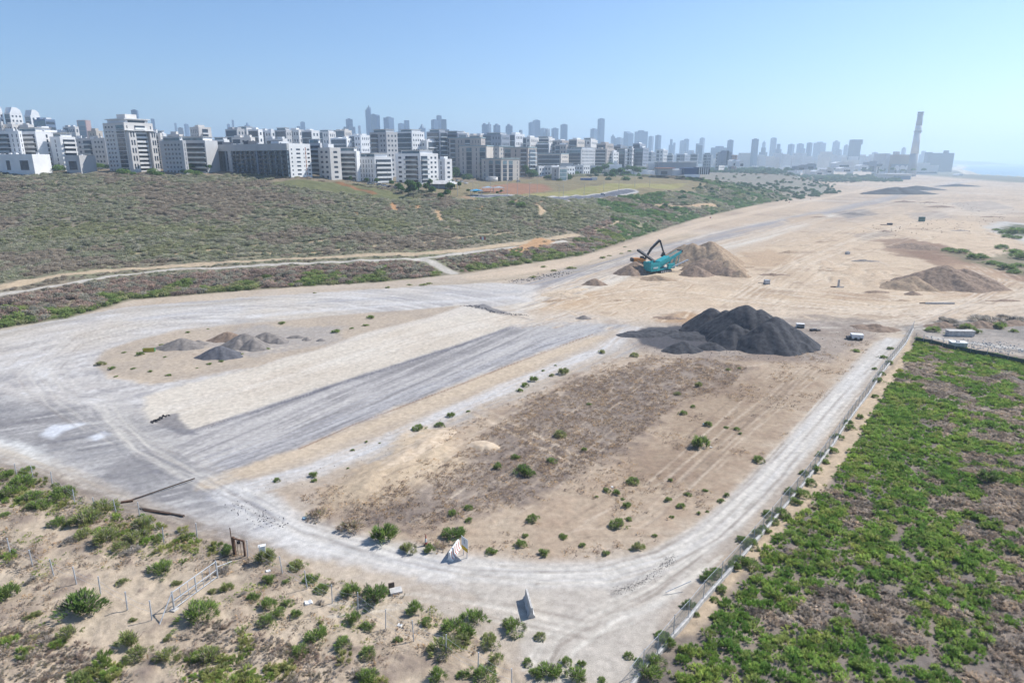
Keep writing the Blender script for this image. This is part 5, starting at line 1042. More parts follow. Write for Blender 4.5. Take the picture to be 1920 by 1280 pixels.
# broad-headed tower nearest the power station
t_ = empty('skyscraper', (*[v for v in (xz_at(1605, 262, 2700)[0], 2700)], -10), 0.1, 'dark broad headed tower standing clear left of the power station', 'tower', 'skyline towers on the horizon'); z_ = xz_at(1605, 262, 2700)[1] + 10
MB().box((-17, -15, 0), (15, 15, z_ - 18)).build('shaft', FM['d'], t_); MB().box((-17, -15, z_ - 18), (20, 15, z_)).build('broad_head', FM['d'], t_)
# low far town: a great many small blocks under the skyline
def far_town():
    mbs = {'w': MB(), 'g': MB(), 't': MB()}; r = random.Random(3)
    for i in range(3600):
        u = r.uniform(-.82, .62); Y = r.uniform(1000, 4200) if r.random() < .7 else r.uniform(900, 1800); X = u * Y
        if X > 300 and Y < 1500 and u > .28: continue
        cd_, _, s_ = seg_dist(np.array([X]), np.array([Y]), COAST)
        if cd_[0] * s_[0] < 420: continue
        if u > .26 and Y < 1950: continue
        w_, d_, h_ = r.uniform(10, 26), r.uniform(10, 22), r.uniform(9, 24) * (1.0 if Y < 3000 else 1.25)
        if u < -.1: h_ *= 1.1
        if h_ > 19 and u > .2: h_ *= .6
        g = 16 if Y > 1600 else 17
        if u > .25: g = max(0, 16 - (u - .25) * 80)
        if u < .05: g += 6
        mbs[r.choice('wwgt')].box((X, Y, g - 20), (X + w_, Y + d_, g + h_))
    for i in range(420):
        u = r.uniform(-.35, .6) if i % 2 else r.uniform(.12, .6); Y = r.uniform(2500, 3600); X = u * Y; w_ = r.uniform(16, 46)
        cd_, _, s_ = seg_dist(np.array([X]), np.array([Y]), COAST)
        if cd_[0] * s_[0] < 300: continue
        mbs['g' if r.random() < .7 else 't'].box((X, Y, -10), (X + w_, Y + 20, r.uniform(38, 62) + (r.uniform(0, 24) if r.random() < .3 else 0)))
    for k, nm in (('w', 'white_town_blocks'), ('g', 'grey_town_blocks'), ('t', 'sandy_town_blocks')):
        tag(mbs[k].build(nm, {'w': m_wall['white'], 'g': m_wall['grey'], 't': m_wall['beige']}[k]), {'w': 'countless low white buildings of the far town under the skyline', 'g': 'countless low grey buildings of the far town under the skyline', 't': 'countless low sand coloured buildings of the far town under the skyline'}[k], 'town', kind='stuff')
far_town()
# distant headland
hd = MB(); pts = [(1690, 300, 7600), (1760, 299, 7400), (1800, 301, 7200), (1850, 304, 7000), (1890, 308, 6900)]
for (a, ya, ta), (b, yb_, tb) in zip(pts[:-1], pts[1:]):
    x0, z0 = xz_at(a, ya, ta); x1, z1 = xz_at(b, yb_, tb)
    for (p, q) in (((x0, ta, z0), (x1, tb, z1)),):
        hd.quad((p[0], ta, -12), (q[0], tb, -12), (q[0], tb, max(-6, z1)), (p[0], ta, z0)); hd.quad((p[0], ta, z0), (q[0], tb, max(-6, z1)), (q[0], tb + 900, -12), (p[0], ta + 900, -12))
tag(hd.build('headland', m_wall['grey'], smooth=True), kind='structure')

# ------------------------------------------------------------------ power station
def at_base(px, py): x, y = flat(px, py); return x, y
cx_, cy_ = flat(1708, 331); ztop = xz_at(1727, 210, cy_)[1]
ch = empty('chimney', (cx_, cy_, 0), 0, 'very tall power station chimney in grey and white bands with a ring gallery', 'chimney')
m_cg = mat('chimney_grey', (0.34, 0.34, 0.35), .9, .06, .05); m_cw = mat('chimney_white', (0.62, 0.60, 0.58), .9, .06, .05)
H = ztop; rb, rt_ = 11.5, 6.2; rr_ = lambda k: rb + (rt_ - rb) * k
for nm, a, b, mt in (('base_section', 0, .36, m_cg), ('middle_section', .36, .70, m_cw), ('upper_section', .70, .79, m_cw), ('dark_section', .79, .985, m_cg)):
    MB().tube((0, 0, H * a), (0, 0, H * b), rr_(a), rr_(b), 20).build(nm, mt, ch, True)
MB().tube((0, 0, H * .695), (0, 0, H * .71), rr_(.7) + 2, n=20).build('gallery', m_cg, ch); MB().tube((0, 0, H * .955), (0, 0, H * .965), rr_(.95) + 1.6, n=20).build('gallery', m_cg, ch); MB().tube((0, 0, H * .985), (0, 0, H), rt_ + 1.2, n=20).build('rim', m_dark, ch)
def boxpx(name, label, cat, xl, xr, yt, yb, c, depth=30, Y=None, rot=0, parts=()):
    xm = (xl + xr) / 2
    if Y is None: X, Y = flat(xm, yb); zb = 0
    else: X, zb = xz_at(xm, yb, Y); 
    zt = xz_at(xm, yt, Y)[1]; w_ = (xr - xl) / F * (Y * CT + CH * ST) / 2
    if zb < 8: zb = 0
    root = empty(name, (X, Y, zb - 0.5), rot, label, cat); h = zt - zb + .5
    MB().box((-w_, 0, 0), (w_, depth, h)).build('wall', c, root); return root, w_, h
ps, w_, h = boxpx('power_station', 'massive beige boiler house of the power station left of the chimney', 'power station', 1656, 1704, 290, 330, mat('boiler_house', (0.42, 0.34, 0.26), .9, .08, .03), 60)
MB().box((-w_ - 1, -1, 0), (-w_ + w_ * .3, 61, h + 3)).build('stair_tower', m_wall['grey'], ps); MB().box((-w_ * .1, 10, h), (w_ * .2, 25, h + 8)).build('roof_room', m_wall['grey'], ps); MB().box((-w_ * .55, -14, 0), (w_ * 1.1, -.5, h * .55)).build('turbine_hall', m_wall['steel'], ps)
for i in range(3): x = -w_ * .25 + i * w_ * .42; MB().tube((x, -14.2, h * .38), (x, -8, h * .38), h * .13, n=16).build('round_duct', m_tank, ps)
for i in range(4): x = -w_ * .4 + i * w_ * .4; MB().box((x, -14.6, 2), (x + w_ * .15, -13.9, h * .3)).build('window', m_glass, ps)
t_, w_, h = boxpx('control_tower', 'slim white control tower with a flared dark cabin', 'control tower', 1641, 1648, 312, 333, mat('tower_shaft', (0.62, 0.62, 0.6), .8), 8)
MB().prism([(-w_ * 1.2, h), (w_ * 1.2, h), (w_ * 1.9, h + 6), (-w_ * 1.9, h + 6)], -3, 11).build('cabin', m_glass, t_); MB().box((-w_ * 2, -4, h + 6), (w_ * 2, 12, h + 7)).build('cabin_roof', m_wall['grey'], t_); MB().box((-w_ * .3, -.3, 2), (w_ * .3, .1, h - 1)).build('window_strip', m_glass, t_)
t_, w_, h = boxpx('terminal_hangar', 'low hangar with a white framed blue glass front below the chimney', 'hangar', 1662, 1708, 327, 337, mat('hangar_white', (0.66, 0.66, 0.64), .8), 40)
MB().box((-w_ * .45, -.4, .8), (w_ * .92, .1, h * .72)).build('window', m_wall['blue'], t_); MB().box((-w_ - 2, -6, h), (w_ + 1, 41, h + 1.5)).build('roof', m_tank, t_)
t_, w_, h = boxpx('pale_warehouse', 'pale low warehouse right of the chimney foot', 'warehouse', 1716, 1758, 310, 326, m_wall['cream'], 50, 2100); MB().box((-w_ * .9, -.4, 3), (w_ * .9, .1, 7)).build('window', m_glass, t_); MB().box((-w_, 0, h), (w_ * .2, 30, h + 7)).build('roof_room', m_wall['cream'], t_)
t_, w_, h = boxpx('seafront_hotel', 'wide dark seafront hotel slab right of the chimney', 'hotel', 1738, 1784, 287, 322, FM['d'], 30, 2500)
MB().box((w_ * .35, 5, h), (w_ * .6, 20, h + 9)).build('roof_room', FM['d'], t_); MB().box((-w_ * 1.05, 6, 0), (-w_ * .7, 24, h + 3)).build('side_wing', FM['b'], t_)
t_, w_, h = boxpx('depot', 'long grey depot with an overhanging white roof edge', 'depot', 1234, 1304, 305, 316, m_wall['steel'], 30, 1000); MB().box((-w_ - .5, -1, h), (w_ * 1.0, 31, h + 1)).build('roof', m_wall['grey'], t_); MB().box((w_ * .25, -3, h + 1.2), (w_ * 1.4, 20, h + 2.2)).build('white_canopy', m_tank, t_)
t_, w_, h = boxpx('blue_hall', 'blue hall with a curved white ribbed end', 'hall', 1283, 1308, 315, 326, mat('hall_blue', (0.05, 0.10, 0.22), .5), 22, 720); 
MB().prism([(w_ + .1, 0), (w_ + 12, 0), (w_ + 12.5, h * .75), (w_ + 11, h + .6), (w_ + .1, h + .6)], -1, 20).build('curved_end', mat('hall_navy', (0.05, 0.07, 0.12), .5), t_)
for i in range(5): MB().box((w_ + .8 + i * 2.2, -1.5, 0), (w_ + 1.9 + i * 2.2, -.9, h + .3)).build('white_rib', m_tank, t_)
t_, w_, h = boxpx('boat_house', 'low grey building with a reddish flat roof edge left of the blue hall', 'building', 1234, 1260, 316, 328, m_wall['grey'], 16, 730); MB().box((-w_ - 1, -1.5, h), (w_ + 3, 17, h + .8)).build('roof', mat('roof_coral', (0.5, .26, .2), .8), t_); MB().box((w_ + .1, 1, 0), (w_ + 13, 14, h * .8)).build('side_wing', m_wall['white'], t_); MB().box((-w_ * .6, -.3, 1), (w_ * .3, .1, h * .6)).build('window', m_glass, t_)
for i, (a, b, yt, yb, Y, c) in enumerate([(1565, 1600, 306, 315, 1500, 'white'), (1576, 1600, 316, 322, 1420, 'white'), (1612, 1628, 311, 317, 1600, 'white'), (1548, 1562, 318, 324, 1400, 'grey'), (1510, 1530, 309, 317, 1500, 'steel'), (1626, 1642, 304, 322, 1650, 'steel'), (1796, 1806, 328, 332, 1900, 'white'), (1372, 1385, 302, 311, 1200, 'white'), (1385, 1396, 303, 312, 1180, 'white'), (1494, 1512, 312, 318, 1350, 'steel'), (1528, 1545, 322, 327, 1380, 'white')]):
    t_, w_, h = boxpx('airfield_shed', ordinal(i, 11, 'x') and ['wide white arched hangar roof left of the control tower', 'lower white hangar in front of the arched one', 'short white roofed shed just left of the control tower', 'small grey shed near the pale road left of the hangars', 'dark blue shed under the skyline left of the hangars', 'tall dark shed behind the control tower', 'small white hut near the beach', 'white kiosk building above the end of the blue hall', 'second white kiosk beside the dark office', 'dark long shed near the white mast', 'low white shed on the pale road'][i], 'shed', a, b, yt, yb, m_wall[c], 24, Y)
    MB().prism([(-w_ - .6, h), (w_ + .6, h), (w_ * .5, h + 2.5), (-w_ * .5, h + 2.5)], -.8, 25).build('roof', m_tank if c == 'white' else m_wall[c], t_); MB().box((-w_ * .5, -.3, .8), (w_ * .5, .1, h * .6)).build('door', m_glass, t_)
t_, w_, h = boxpx('dark_office', 'dark office block standing in haze left of the far trees', 'office', 1350, 1370, 285, 310, m_wall['steel'], 20, 1250); MB().box((w_ * .1, -.4, 0), (w_ * .5, .1, h + 2)).build('window_strip', m_glass, t_); MB().box((-w_ * .5, 4, h), (w_ * .5, 15, h + 2.5)).build('roof_room', m_wall['steel'], t_)
ma = empty('mast', (xz_at(1483, 312, 1350)[0], 1350, xz_at(1483, 312, 1350)[1] - 2), 0, 'white leaning mast pole among the far sheds', 'mast'); z_ = xz_at(1486, 297, 1350)[1] - xz_at(1483, 312, 1350)[1] + 2
MB().tube((0, 0, 0), (1.0, 0, z_), 1.3, .9, 8).build('pole', m_tank, ma); MB().box((-1.6, -1.6, -1), (1.6, 1.6, .6)).build('base', m_slab, ma)

# ------------------------------------------------------------------ heaps of sand, gravel and broken asphalt
def heap_mat(nm, c, c2, sc=1.2): return mat(nm, c, .95, .1, sc, bump=.12, spec=.1, c2=c2)
HM = {'black': heap_mat('asphalt_millings', (0.082, 0.082, 0.088), (0.040, 0.041, 0.047)), 'grey': heap_mat('grey_gravel', (0.23, 0.205, 0.185), (0.15, 0.135, 0.125)), 'sand': heap_mat('dug_sand', (0.36, 0.27, 0.185), (0.23, 0.165, 0.115)), 'brown': heap_mat('brown_soil', (0.27, 0.20, 0.15), (0.16, 0.115, 0.085)), 'pale': heap_mat('pale_sand', (0.52, 0.42, 0.31), (0.40, 0.31, 0.22)), 'dgrey': heap_mat('dark_gravel', (0.13, 0.13, 0.14), (0.08, 0.08, 0.09)), 'far': heap_mat('far_dark_heap', (0.08, 0.085, 0.09), (0.06, 0.06, 0.065), .1)}
def heap(label, peaks, c, name='heap', group=None, res=.45, slope=.62, seed=0, rough=.5, sink=.05):
    """peaks: (picture x, picture y of the summit, height, stretch, bearing)"""
    P = []
    for q in peaks:
        px, py, h = q[:3]; st = q[3] if len(q) > 3 else 1; an = R(q[4]) if len(q) > 4 else 0; fl_ = q[5] if len(q) > 5 else 0
        x, y = flat(px, py, h); P.append((x, y, h, st, an, fl_))
    x0 = min(p[0] - (p[2] / slope) * p[3] - p[5] for p in P) - 1; x1 = max(p[0] + p[2] / slope * p[3] + p[5] for p in P) + 1
    y0 = min(p[1] - p[2] / slope * p[3] - p[5] for p in P) - 1; y1 = max(p[1] + p[2] / slope * p[3] + p[5] for p in P) + 1
    nx = int((x1 - x0) / res) + 2; ny = int((y1 - y0) / res) + 2
    X, Y = np.meshgrid(np.linspace(x0, x1, nx), np.linspace(y0, y1, ny)); Zm = np.full(X.shape, -9.0)
    for i, (x, y, h, st, an, fl_) in enumerate(P):
        dx, dy = X - x, Y - y; a_ = dx * math.cos(an) + dy * math.sin(an); b_ = -dx * math.sin(an) + dy * math.cos(an)
        d = np.maximum(0, np.hypot(a_ / st, b_) - fl_); th = np.arctan2(dy, dx)
        d = np.sqrt(d * d + (h * .16) ** 2) - h * .16
        z = h - slope * d * (1 + .12 * np.sin(th * 3 + i) + .07 * np.sin(th * 7 + 2 * i)) + np.exp(-(h - slope * d) ** 2 * .6) * -.15
        m_ = np.maximum(Zm, z); Zm = m_
    n1 = fbm(X, Y, 3.2, 4, seed) * rough * 1.3 + fbm(X, Y, .9, 3, seed + 5) * rough * .5
    Zt = Zm + n1 * np.clip(Zm / 1.5 + .5, 0, 1.2) - sink
    base = land_z(X.ravel(), Y.ravel()).reshape(X.shape); Zw = base + Zt
    keep = Zt > -.35; idx = -np.ones(X.shape, int)
    Q = []
    V = np.stack([X.ravel(), Y.ravel(), np.where(keep, Zw, base - .4).ravel()], 1)
    I = np.arange(nx * ny).reshape(ny, nx)
    kq = keep[:-1, :-1] | keep[1:, :-1] | keep[:-1, 1:] | keep[1:, 1:]
    Q = np.stack([I[:-1, :-1], I[:-1, 1:], I[1:, 1:], I[1:, :-1]], -1)[kq]
    used = np.unique(Q); rm = np.full(len(V), -1); rm[used] = np.arange(len(used)); c0 = V[used].mean(0); c0[2] = 0
    o = np_mesh(name, V[used] - c0, rm[Q], HM[c], smooth=True); o.location = c0
    return tag(o, label, 'heap', group)
heap('large black heap of asphalt millings with several rounded summits', [(1334, 577, 5.6), (1362, 582, 5.4), (1400, 571, 8.0), (1426, 580, 7.2), (1456, 594, 6.6), (1486, 612, 4.6), (1505, 640, 2.0), (1440, 604, 5.8), (1300, 602, 1.8)], 'black', 'millings_heap', res=.33, seed=1, slope=.78, rough=.35)
heap('small black cone at the left foot of the large black heap', [(1280, 638, 2.2, 1.3, 20)], 'black', 'millings_heap', res=.3, seed=2)
heap('low black mound touching the front of the large black heap', [(1332, 640, 1.6, 1.4, 0)], 'black', 'millings_heap', res=.3, seed=3)
heap('rounded black lobe at the front of the large black heap', [(1378, 608, 4.6), (1400, 616, 3.8)], 'black', 'millings_heap', res=.35, seed=4, slope=.75)
heap('flat black spread of millings left of the large black heap', [(1205, 622, .7, 2.4, 5, 1.5), (1240, 618, .8, 3, -5, 1), (1300, 625, .9, 1.5, 0, 2)], 'black', 'millings_spread', res=.35, seed=5, slope=.4)
heap('big brown sand heap behind the turquoise screening machine', [(1284, 458, 7.4), (1300, 456, 8.2), (1318, 462, 7.2), (1334, 453, 9.0), (1348, 470, 6.6), (1366, 488, 4.4), (1388, 506, 2.4), (1270, 466, 5)], 'sand', 'sand_heap', res=.45, seed=6, slope=.66)
heap('rounded brown heap with tyre ridges in front of the big sand heap', [(1322, 484, 4.6), (1342, 488, 4.2), (1364, 500, 2.8), (1385, 514, 1.0)], 'brown', 'sand_heap', res=.4, seed=7, slope=.5)
heap('sharp grey brown cone at the front of the sand heaps', [(1305, 497, 3.6)], 'brown', 'gravel_heap', res=.3, seed=8, rough=.3)
heap('smooth grey brown heap below the end of the left conveyor', [(1192, 490, 4.2, 1.1), (1180, 498, 3.2)], 'brown', 'gravel_heap', res=.35, seed=9, rough=.3)
heap('low sandy mound in front of the turquoise screening machine', [(1232, 515, 1.8, 1.8, -20)], 'sand', 'sand_heap', res=.4, seed=10, slope=.45)
heap('small brown heap of soil on the bare sand left of the screening machine', [(1115, 521, 2.2, 1.2)], 'brown', 'soil_heap', res=.35, seed=11)
heap('low grey heap at the edge of the bare sand', [(1095, 589, 1.1, 1.4)], 'grey', 'gravel_heap', res=.3, seed=12)
heap('leftmost grey gravel heap on the sandy island', [(340, 633, 2.2, 1.5, 10)], 'grey', 'gravel_heap', 'gravel heaps on the island', res=.25, seed=13, rough=.25)
heap('low grey gravel ridge right behind the leftmost island heap', [(372, 636, 1.1, 1.6, 0)], 'grey', 'gravel_heap', 'gravel heaps on the island', res=.25, seed=14, rough=.25)
heap('dark charcoal cone at the front of the island heaps', [(412, 648, 2.3, 1.3, 5)], 'dgrey', 'gravel_heap', 'gravel heaps on the island', res=.25, seed=15, rough=.2)
heap('beige topped heap at the back left of the island heaps', [(426, 621, 2.0, 1.4, 0)], 'brown', 'gravel_heap', 'gravel heaps on the island', res=.25, seed=16, rough=.25)
heap('tall grey heap in the middle of the island heaps', [(458, 624, 2.7, 1.1, 0), (476, 634, 2.2), (445, 636, 1.8)], 'grey', 'gravel_heap', 'gravel heaps on the island', res=.25, seed=17, rough=.3)
heap('rightmost broad grey heap of the island heaps', [(500, 622, 2.0, 1.4, 0), (522, 632, 1.2, 1.5)], 'grey', 'gravel_heap', 'gravel heaps on the island', res=.25, seed=18, rough=.35)
heap('low broken grey rubble trailing from the island heaps to the right', [(555, 627, .8, 2), (576, 630, .9), (600, 634, .6, 1.6)], 'grey', 'rubble_heap', res=.25, seed=19, rough=.8)
heap('broad sandy mound with a ramp at the right of the picture', [(1738, 508, 4.6, 1.3, 0), (1772, 499, 6.6, 1.2, 0), (1808, 504, 5.6, 1.3, 0), (1836, 520, 3.0, 1.3)], 'brown', 'sand_heap', res=.45, seed=20, slope=.5, rough=.7)
heap('greyish sand slope leaning on the left of the broad sandy mound', [(1710, 520, 3.4, 1.4, -10)], 'sand', 'gravel_heap', res=.4, seed=21, slope=.45)
heap('dark brown spill at the front left corner of the broad sandy mound', [(1712, 545, 1.2, 1.6, 0)], 'brown', 'soil_heap', res=.4, seed=22)
heap('flat grey brown heap behind the broad sandy mound', [(1712, 455, 2.2, 2.4, 0), (1735, 460, 1.8, 2)], 'brown', 'soil_heap', res=.5, seed=23, slope=.4)
heap('dark heap on the pale plain near the far end of the taxiway', [(1680, 350, 9, 2.0, 0), (1705, 354, 5, 2.5, 0), (1662, 355, 4, 2, 0)], 'far', 'far_heap', res=1.6, seed=24, slope=.4, rough=1)
heap('second dark heap just behind the first on the pale plain', [(1720, 348, 6, 2.6, 0)], 'far', 'far_heap', res=1.8, seed=25, slope=.4)
heap('thin dark heap far off near the beach', [(1795, 345, 4, 4, 0)], 'far', 'far_heap', res=2, seed=26, slope=.4)
heap('grey rubble heap on the pale plain right of the taxiway', [(1598, 398, 1.6, 2), (1612, 400, 1.2, 2)], 'grey', 'rubble_heap', res=.6, seed=27, rough=.9, slope=.35)
heap('low brown heap on the plain beyond the churned sand', [(1695, 376, 1.8, 2.5), (1765, 385, 1.6, 3)], 'brown', 'soil_heap', res=.8, seed=28, slope=.3)
heap('grey brown brush mound right of the fence end', [(1770, 603, 1.2, 2, 0), (1840, 600, 1.6, 1.8, 0), (1870, 598, 1.4, 2, 0)], 'brown', 'brush_mound', res=.35, seed=29, rough=1.0, slope=.45)
heap('brushy soil ridge left of the fence end', [(1640, 606, 1.3, 2.2, -25), (1660, 614, .9, 2)], 'brown', 'soil_heap', res=.35, seed=30, rough=.9, slope=.45)
heap('sand drift ridge on the fenced field left of centre', [(800, 828, .7, 3.2, 62), (760, 850, .6, 3, 60)], 'pale', 'sand_drift', res=.3, seed=31, slope=.22, rough=.25)
heap('small flat topped sand heap beside the sand drift', [(905, 828, .6, 1.5, -20, .9)], 'pale', 'sand_heap', res=.2, seed=32, slope=.5, rough=.15)
heap('low churned sand bank left of the track to the screening machine', [(1050, 548, .9, 3, -15), (1075, 540, .8, 2.5, 30)], 'pale', 'sand_bank', res=.35, seed=33, slope=.25, rough=.6)

BM_ = [(1395, 497, .9, 2.5, 20, 'sand'), (1450, 512, .7, 3, -10, 'brown'), (1480, 470, .8, 3, 15, 'sand'), (1536, 405, .9, 3, 0, 'brown'), (1622, 486, .8, 2.5, 0, 'grey'), (1640, 545, .6, 3, 5, 'brown'), (1560, 505, .6, 3.5, -15, 'sand'), (1660, 432, .7, 3, 0, 'brown'), (1800, 430, .8, 3, 0, 'grey'), (1740, 378, 1.2, 3, 0, 'brown'), (1860, 405, .8, 4, 0, 'brown'), (1690, 560, .5, 3, 10, 'sand'), (1255, 592, .7, 2.5, -20, 'brown'), (1040, 560, .6, 2.5, 30, 'sand'), (1170, 560, .5, 3, 10, 'sand'), (1540, 452, .5, 4, 0, 'sand'), (1880, 560, .6, 3, 0, 'brown'), (1905, 600, 1.0, 2, 0, 'brown')]
for i, q_ in enumerate(sorted(BM_)): heap(ordinal(i, len(BM_), 'low dirt berms on the churned sand'), [q_[:5]], q_[5], 'dirt_berm', 'low dirt berms on the churned sand', res=.45, seed=60 + i, slope=.3, rough=.9)

# ------------------------------------------------------------------ machines
m_tq = mat('turquoise_paint', (0.03, 0.36, 0.38), .45, .12, 2); m_blk = mat('black_steel', (0.025, 0.025, 0.03), .6, .2, 2); m_or = mat('orange_paint', (0.50, 0.20, 0.03), .5, .12, 2); m_belt = mat('sandy_belt', (0.30, 0.25, 0.20), .9, .15, 2)
m_gal = mat('galvanised', (0.46, 0.48, 0.50), .5, .12, 3, metal=.1); m_rust = mat('rusty_steel', (0.13, 0.075, 0.05), .9, .3, 4); m_conc = mat('barrier_concrete', (0.50, 0.48, 0.45), .9, .12, 2, bump=.02); m_white = mat('white_paint', (0.72, 0.72, 0.70), .6, .08, 2); m_red = mat('red_paint', (0.42, 0.12, 0.09), .6, .1, 2); m_yel = mat('yellow_paint', (0.62, 0.40, 0.02), .6, .08, 2); m_wood = mat('weathered_wood', (0.10, 0.075, 0.06), .9, .2, 3)
def screener():
    x, y = flat(1216, 514); x2, y2 = 66.0, 260.0; an = math.atan2(y2 - y, x2 - x); L = 17.0
    r = empty('screening_machine', (x, y, lz(x, y)), an, 'turquoise tracked screening machine with a long rising conveyor', 'machine')
    MB().prism([(-.6, 1.2), (3.8, 1.2), (4.4, 3.4), (-1.2, 3.9)], -1.9, 1.9).build('hopper', m_tq, r)
    MB().box((-1.0, -1.95, 3.9), (-.8, 1.95, 4.8)).box((-1.0, -2.0, 3.6), (4.3, -1.85, 4.6)).box((-1.0, 1.85, 3.6), (4.3, 2.0, 4.6)).build('hopper_wings', m_tq, r)
    MB().prism([(3.4, 1.6), (16.6, 7.0), (16.9, 8.1), (3.2, 3.2)], -1.25, -1.05).build('side_panel', m_tq, r); MB().prism([(3.4, 1.6), (16.6, 7.0), (16.9, 8.1), (3.2, 3.2)], 1.05, 1.25).build('side_panel', m_tq, r)
    MB().prism([(3.2, 2.9), (16.8, 7.7), (16.8, 7.9), (3.2, 3.1)], -1.04, 1.04).build('belt', m_belt, r)
    MB().tube((16.8, -1.3, 7.7), (16.8, 1.3, 7.7), .4, n=10).build('head_drum', m_blk, r)
    for s in (-1, 1):
        t = MB().prism([(5, 0.1), (10.4, 0.1), (11, .6), (10.6, 1.1), (4.8, 1.1), (4.4, .6)], s * 1.6 - .3, s * 1.6 + .3).build('track', m_blk, r)
        for i in range(6): MB().tube((5.2 + i, s * 1.6 - .34, .6), (5.2 + i, s * 1.6 + .34, .6), .35, n=8).build('roller', m_gal, t)
    MB().box((4.6, -1.3, 1.1), (10.8, 1.3, 1.7)).build('chassis', m_tq, r); MB().box((8.6, -2.1, 1.5), (12.2, -1.3, 3.4)).build('engine_box', m_tq, r); MB().box((6.4, 1.3, 1.6), (9.4, 2.1, 3.0)).build('control_box', m_tq, r)
    for a, b in ((9.4, 4.6), (12.6, 5.6), (14.6, 6.2)): MB().bar((a, -1.1, 1.6), (a + .8, -1.1, b), .22).bar((a, 1.1, 1.6), (a + .8, 1.1, b), .22).build('support', m_tq, r)
    MB().prism([(5.0, 3.3), (9.5, 5.0), (9.8, 6.2), (4.8, 4.6)], -1.5, 1.5).build('screen_box', m_tq, r)
    lt = MB().box((.2, -2.06, 2.1), (2.9, -1.92, 3.0)).build('side_plate', m_tq, r)
    for i in range(6): MB().box((.35 + i * .42, -2.1, 2.25), (.62 + i * .42, -2.06, 2.85)).build('white_mark', m_white, lt)
    # discharge conveyors
    c = Matrix.Rotation(-an, 3, 'Z'); q = c @ (Vector((50.0, 263.0, 0)) - Vector((x, y, 0)))
    MB().bar((8.5, 1.4, 2.0), (q.x, q.y, 7.6), 1.5, .7).build('black_conveyor', m_blk, r)
    q2 = c @ (Vector(flat(1196, 490, 4.6) + (0,)) - Vector((x, y, 0))); MB().bar((1.5, 1.5, 2.0), (q2.x, q2.y, 4.9), 1.1, .35).build('pale_conveyor', m_belt, r)
    MB().bar((10.0, -1.5, 1.6), (17.5, -4.0, 4.6), .9, .3).build('rear_conveyor', m_gal, r)
screener()
def excavator():
    r = empty('excavator', (52.5, 270.0, lz(52.5, 270) + .6), R(8), 'orange and black excavator with its boom bent high behind the screening machine', 'excavator')
    for s in (-1, 1):
        t = MB().prism([(-2.2, .1), (2.2, .1), (2.7, .55), (2.3, 1.05), (-2.3, 1.05), (-2.7, .55)], s * 1.3 - .35, s * 1.3 + .35).build('track', m_blk, r)
        for i in range(5): MB().tube((-2 + i, s * 1.3 - .39, .55), (-2 + i, s * 1.3 + .39, .55), .33, n=8).build('roller', m_gal, t)
    MB().tube((0, 0, 1.0), (0, 0, 1.4), 1.0, n=14).build('turntable', m_blk, r)
    MB().prism([(-3.2, 1.4), (1.8, 1.4), (1.9, 2.3), (-1.2, 2.9), (-3.3, 2.8)], -1.45, 1.45).build('upper_body', m_or, r)
    MB().prism([(-3.9, 1.5), (-3.2, 1.4), (-3.2, 2.9), (-3.8, 2.7)], -1.5, 1.5).build('counterweight', m_blk, r)
    cb = MB().prism([(.3, 1.5), (1.9, 1.5), (2.1, 2.5), (1.6, 3.4), (.3, 3.4)], .5, 1.45).build('cab', m_blk, r); MB().prism([(.5, 2.2), (1.98, 2.3), (1.55, 3.25), (.5, 3.25)], .46, 1.5).build('window', m_glass, cb)
    MB().prism([(1.2, 2.0), (1.9, 1.8), (4.6, 6.3), (8.0, 9.6), (7.4, 10.0), (4.0, 7.0)], -.75, -.25).build('boom', m_blk, r)
    MB().prism([(7.3, 10.2), (8.1, 10.0), (9.9, 4.9), (9.4, 4.7)], -.7, -.3).build('stick', m_blk, r)
    MB().bar((1.9, -.5, 2.4), (4.6, -.5, 6.2), .25).bar((4.9, -.5, 8.0), (7.4, -.5, 10.4), .22).build('cylinder', m_gal, r)
    MB().prism([(9.2, 4.9), (10.1, 4.9), (10.2, 3.7), (9.4, 3.0), (8.5, 3.5), (8.9, 4.1)], -1.1, .1).build('bucket', m_blk, r)
excavator()

# ------------------------------------------------------------------ barriers, sign, cone
JP = [(-.30, 0), (.30, 0), (.30, .12), (.14, .36), (.08, .98), (-.08, .98), (-.14, .36), (-.30, .12)]
def barrier(a, b, label, striped):
    (x0, y0), (x1, y1) = flat(*a), flat(*b); L = math.hypot(x1 - x0, y1 - y0); r = empty('concrete_barrier', (x0, y0, lz(x0, y0)), math.atan2(y1 - y0, x1 - x0) - math.pi / 2, label, 'barrier')
    s = 1.15
    MB().prism([(p * s, q * s) for p, q in JP], 0, L).build('body', m_white if striped else m_conc, r)
    for k in (L * .25, L * .68): MB().box((-.36, k, .0), (.36, k + .35, .1)).build('foot_slot', m_dark, r)
    if striped:
        for i in range(5):
            y = L * (.08 + i * .19)
            for sg in (-1, 1): MB().prism([(sg * .347, .16), (sg * .169, .43), (sg * .1, 1.1), (sg * .088, 1.1), (sg * .15, .4), (sg * .33, .14)], y, y + L * .055).build('red_stripe', m_red, r)
barrier((997, 1158), (987, 1121), 'plain grey concrete barrier standing alone across the sandy turning area', False)
barrier((843, 1051), (860, 1026), 'white concrete barrier with worn red stripes beside the road sign', True)
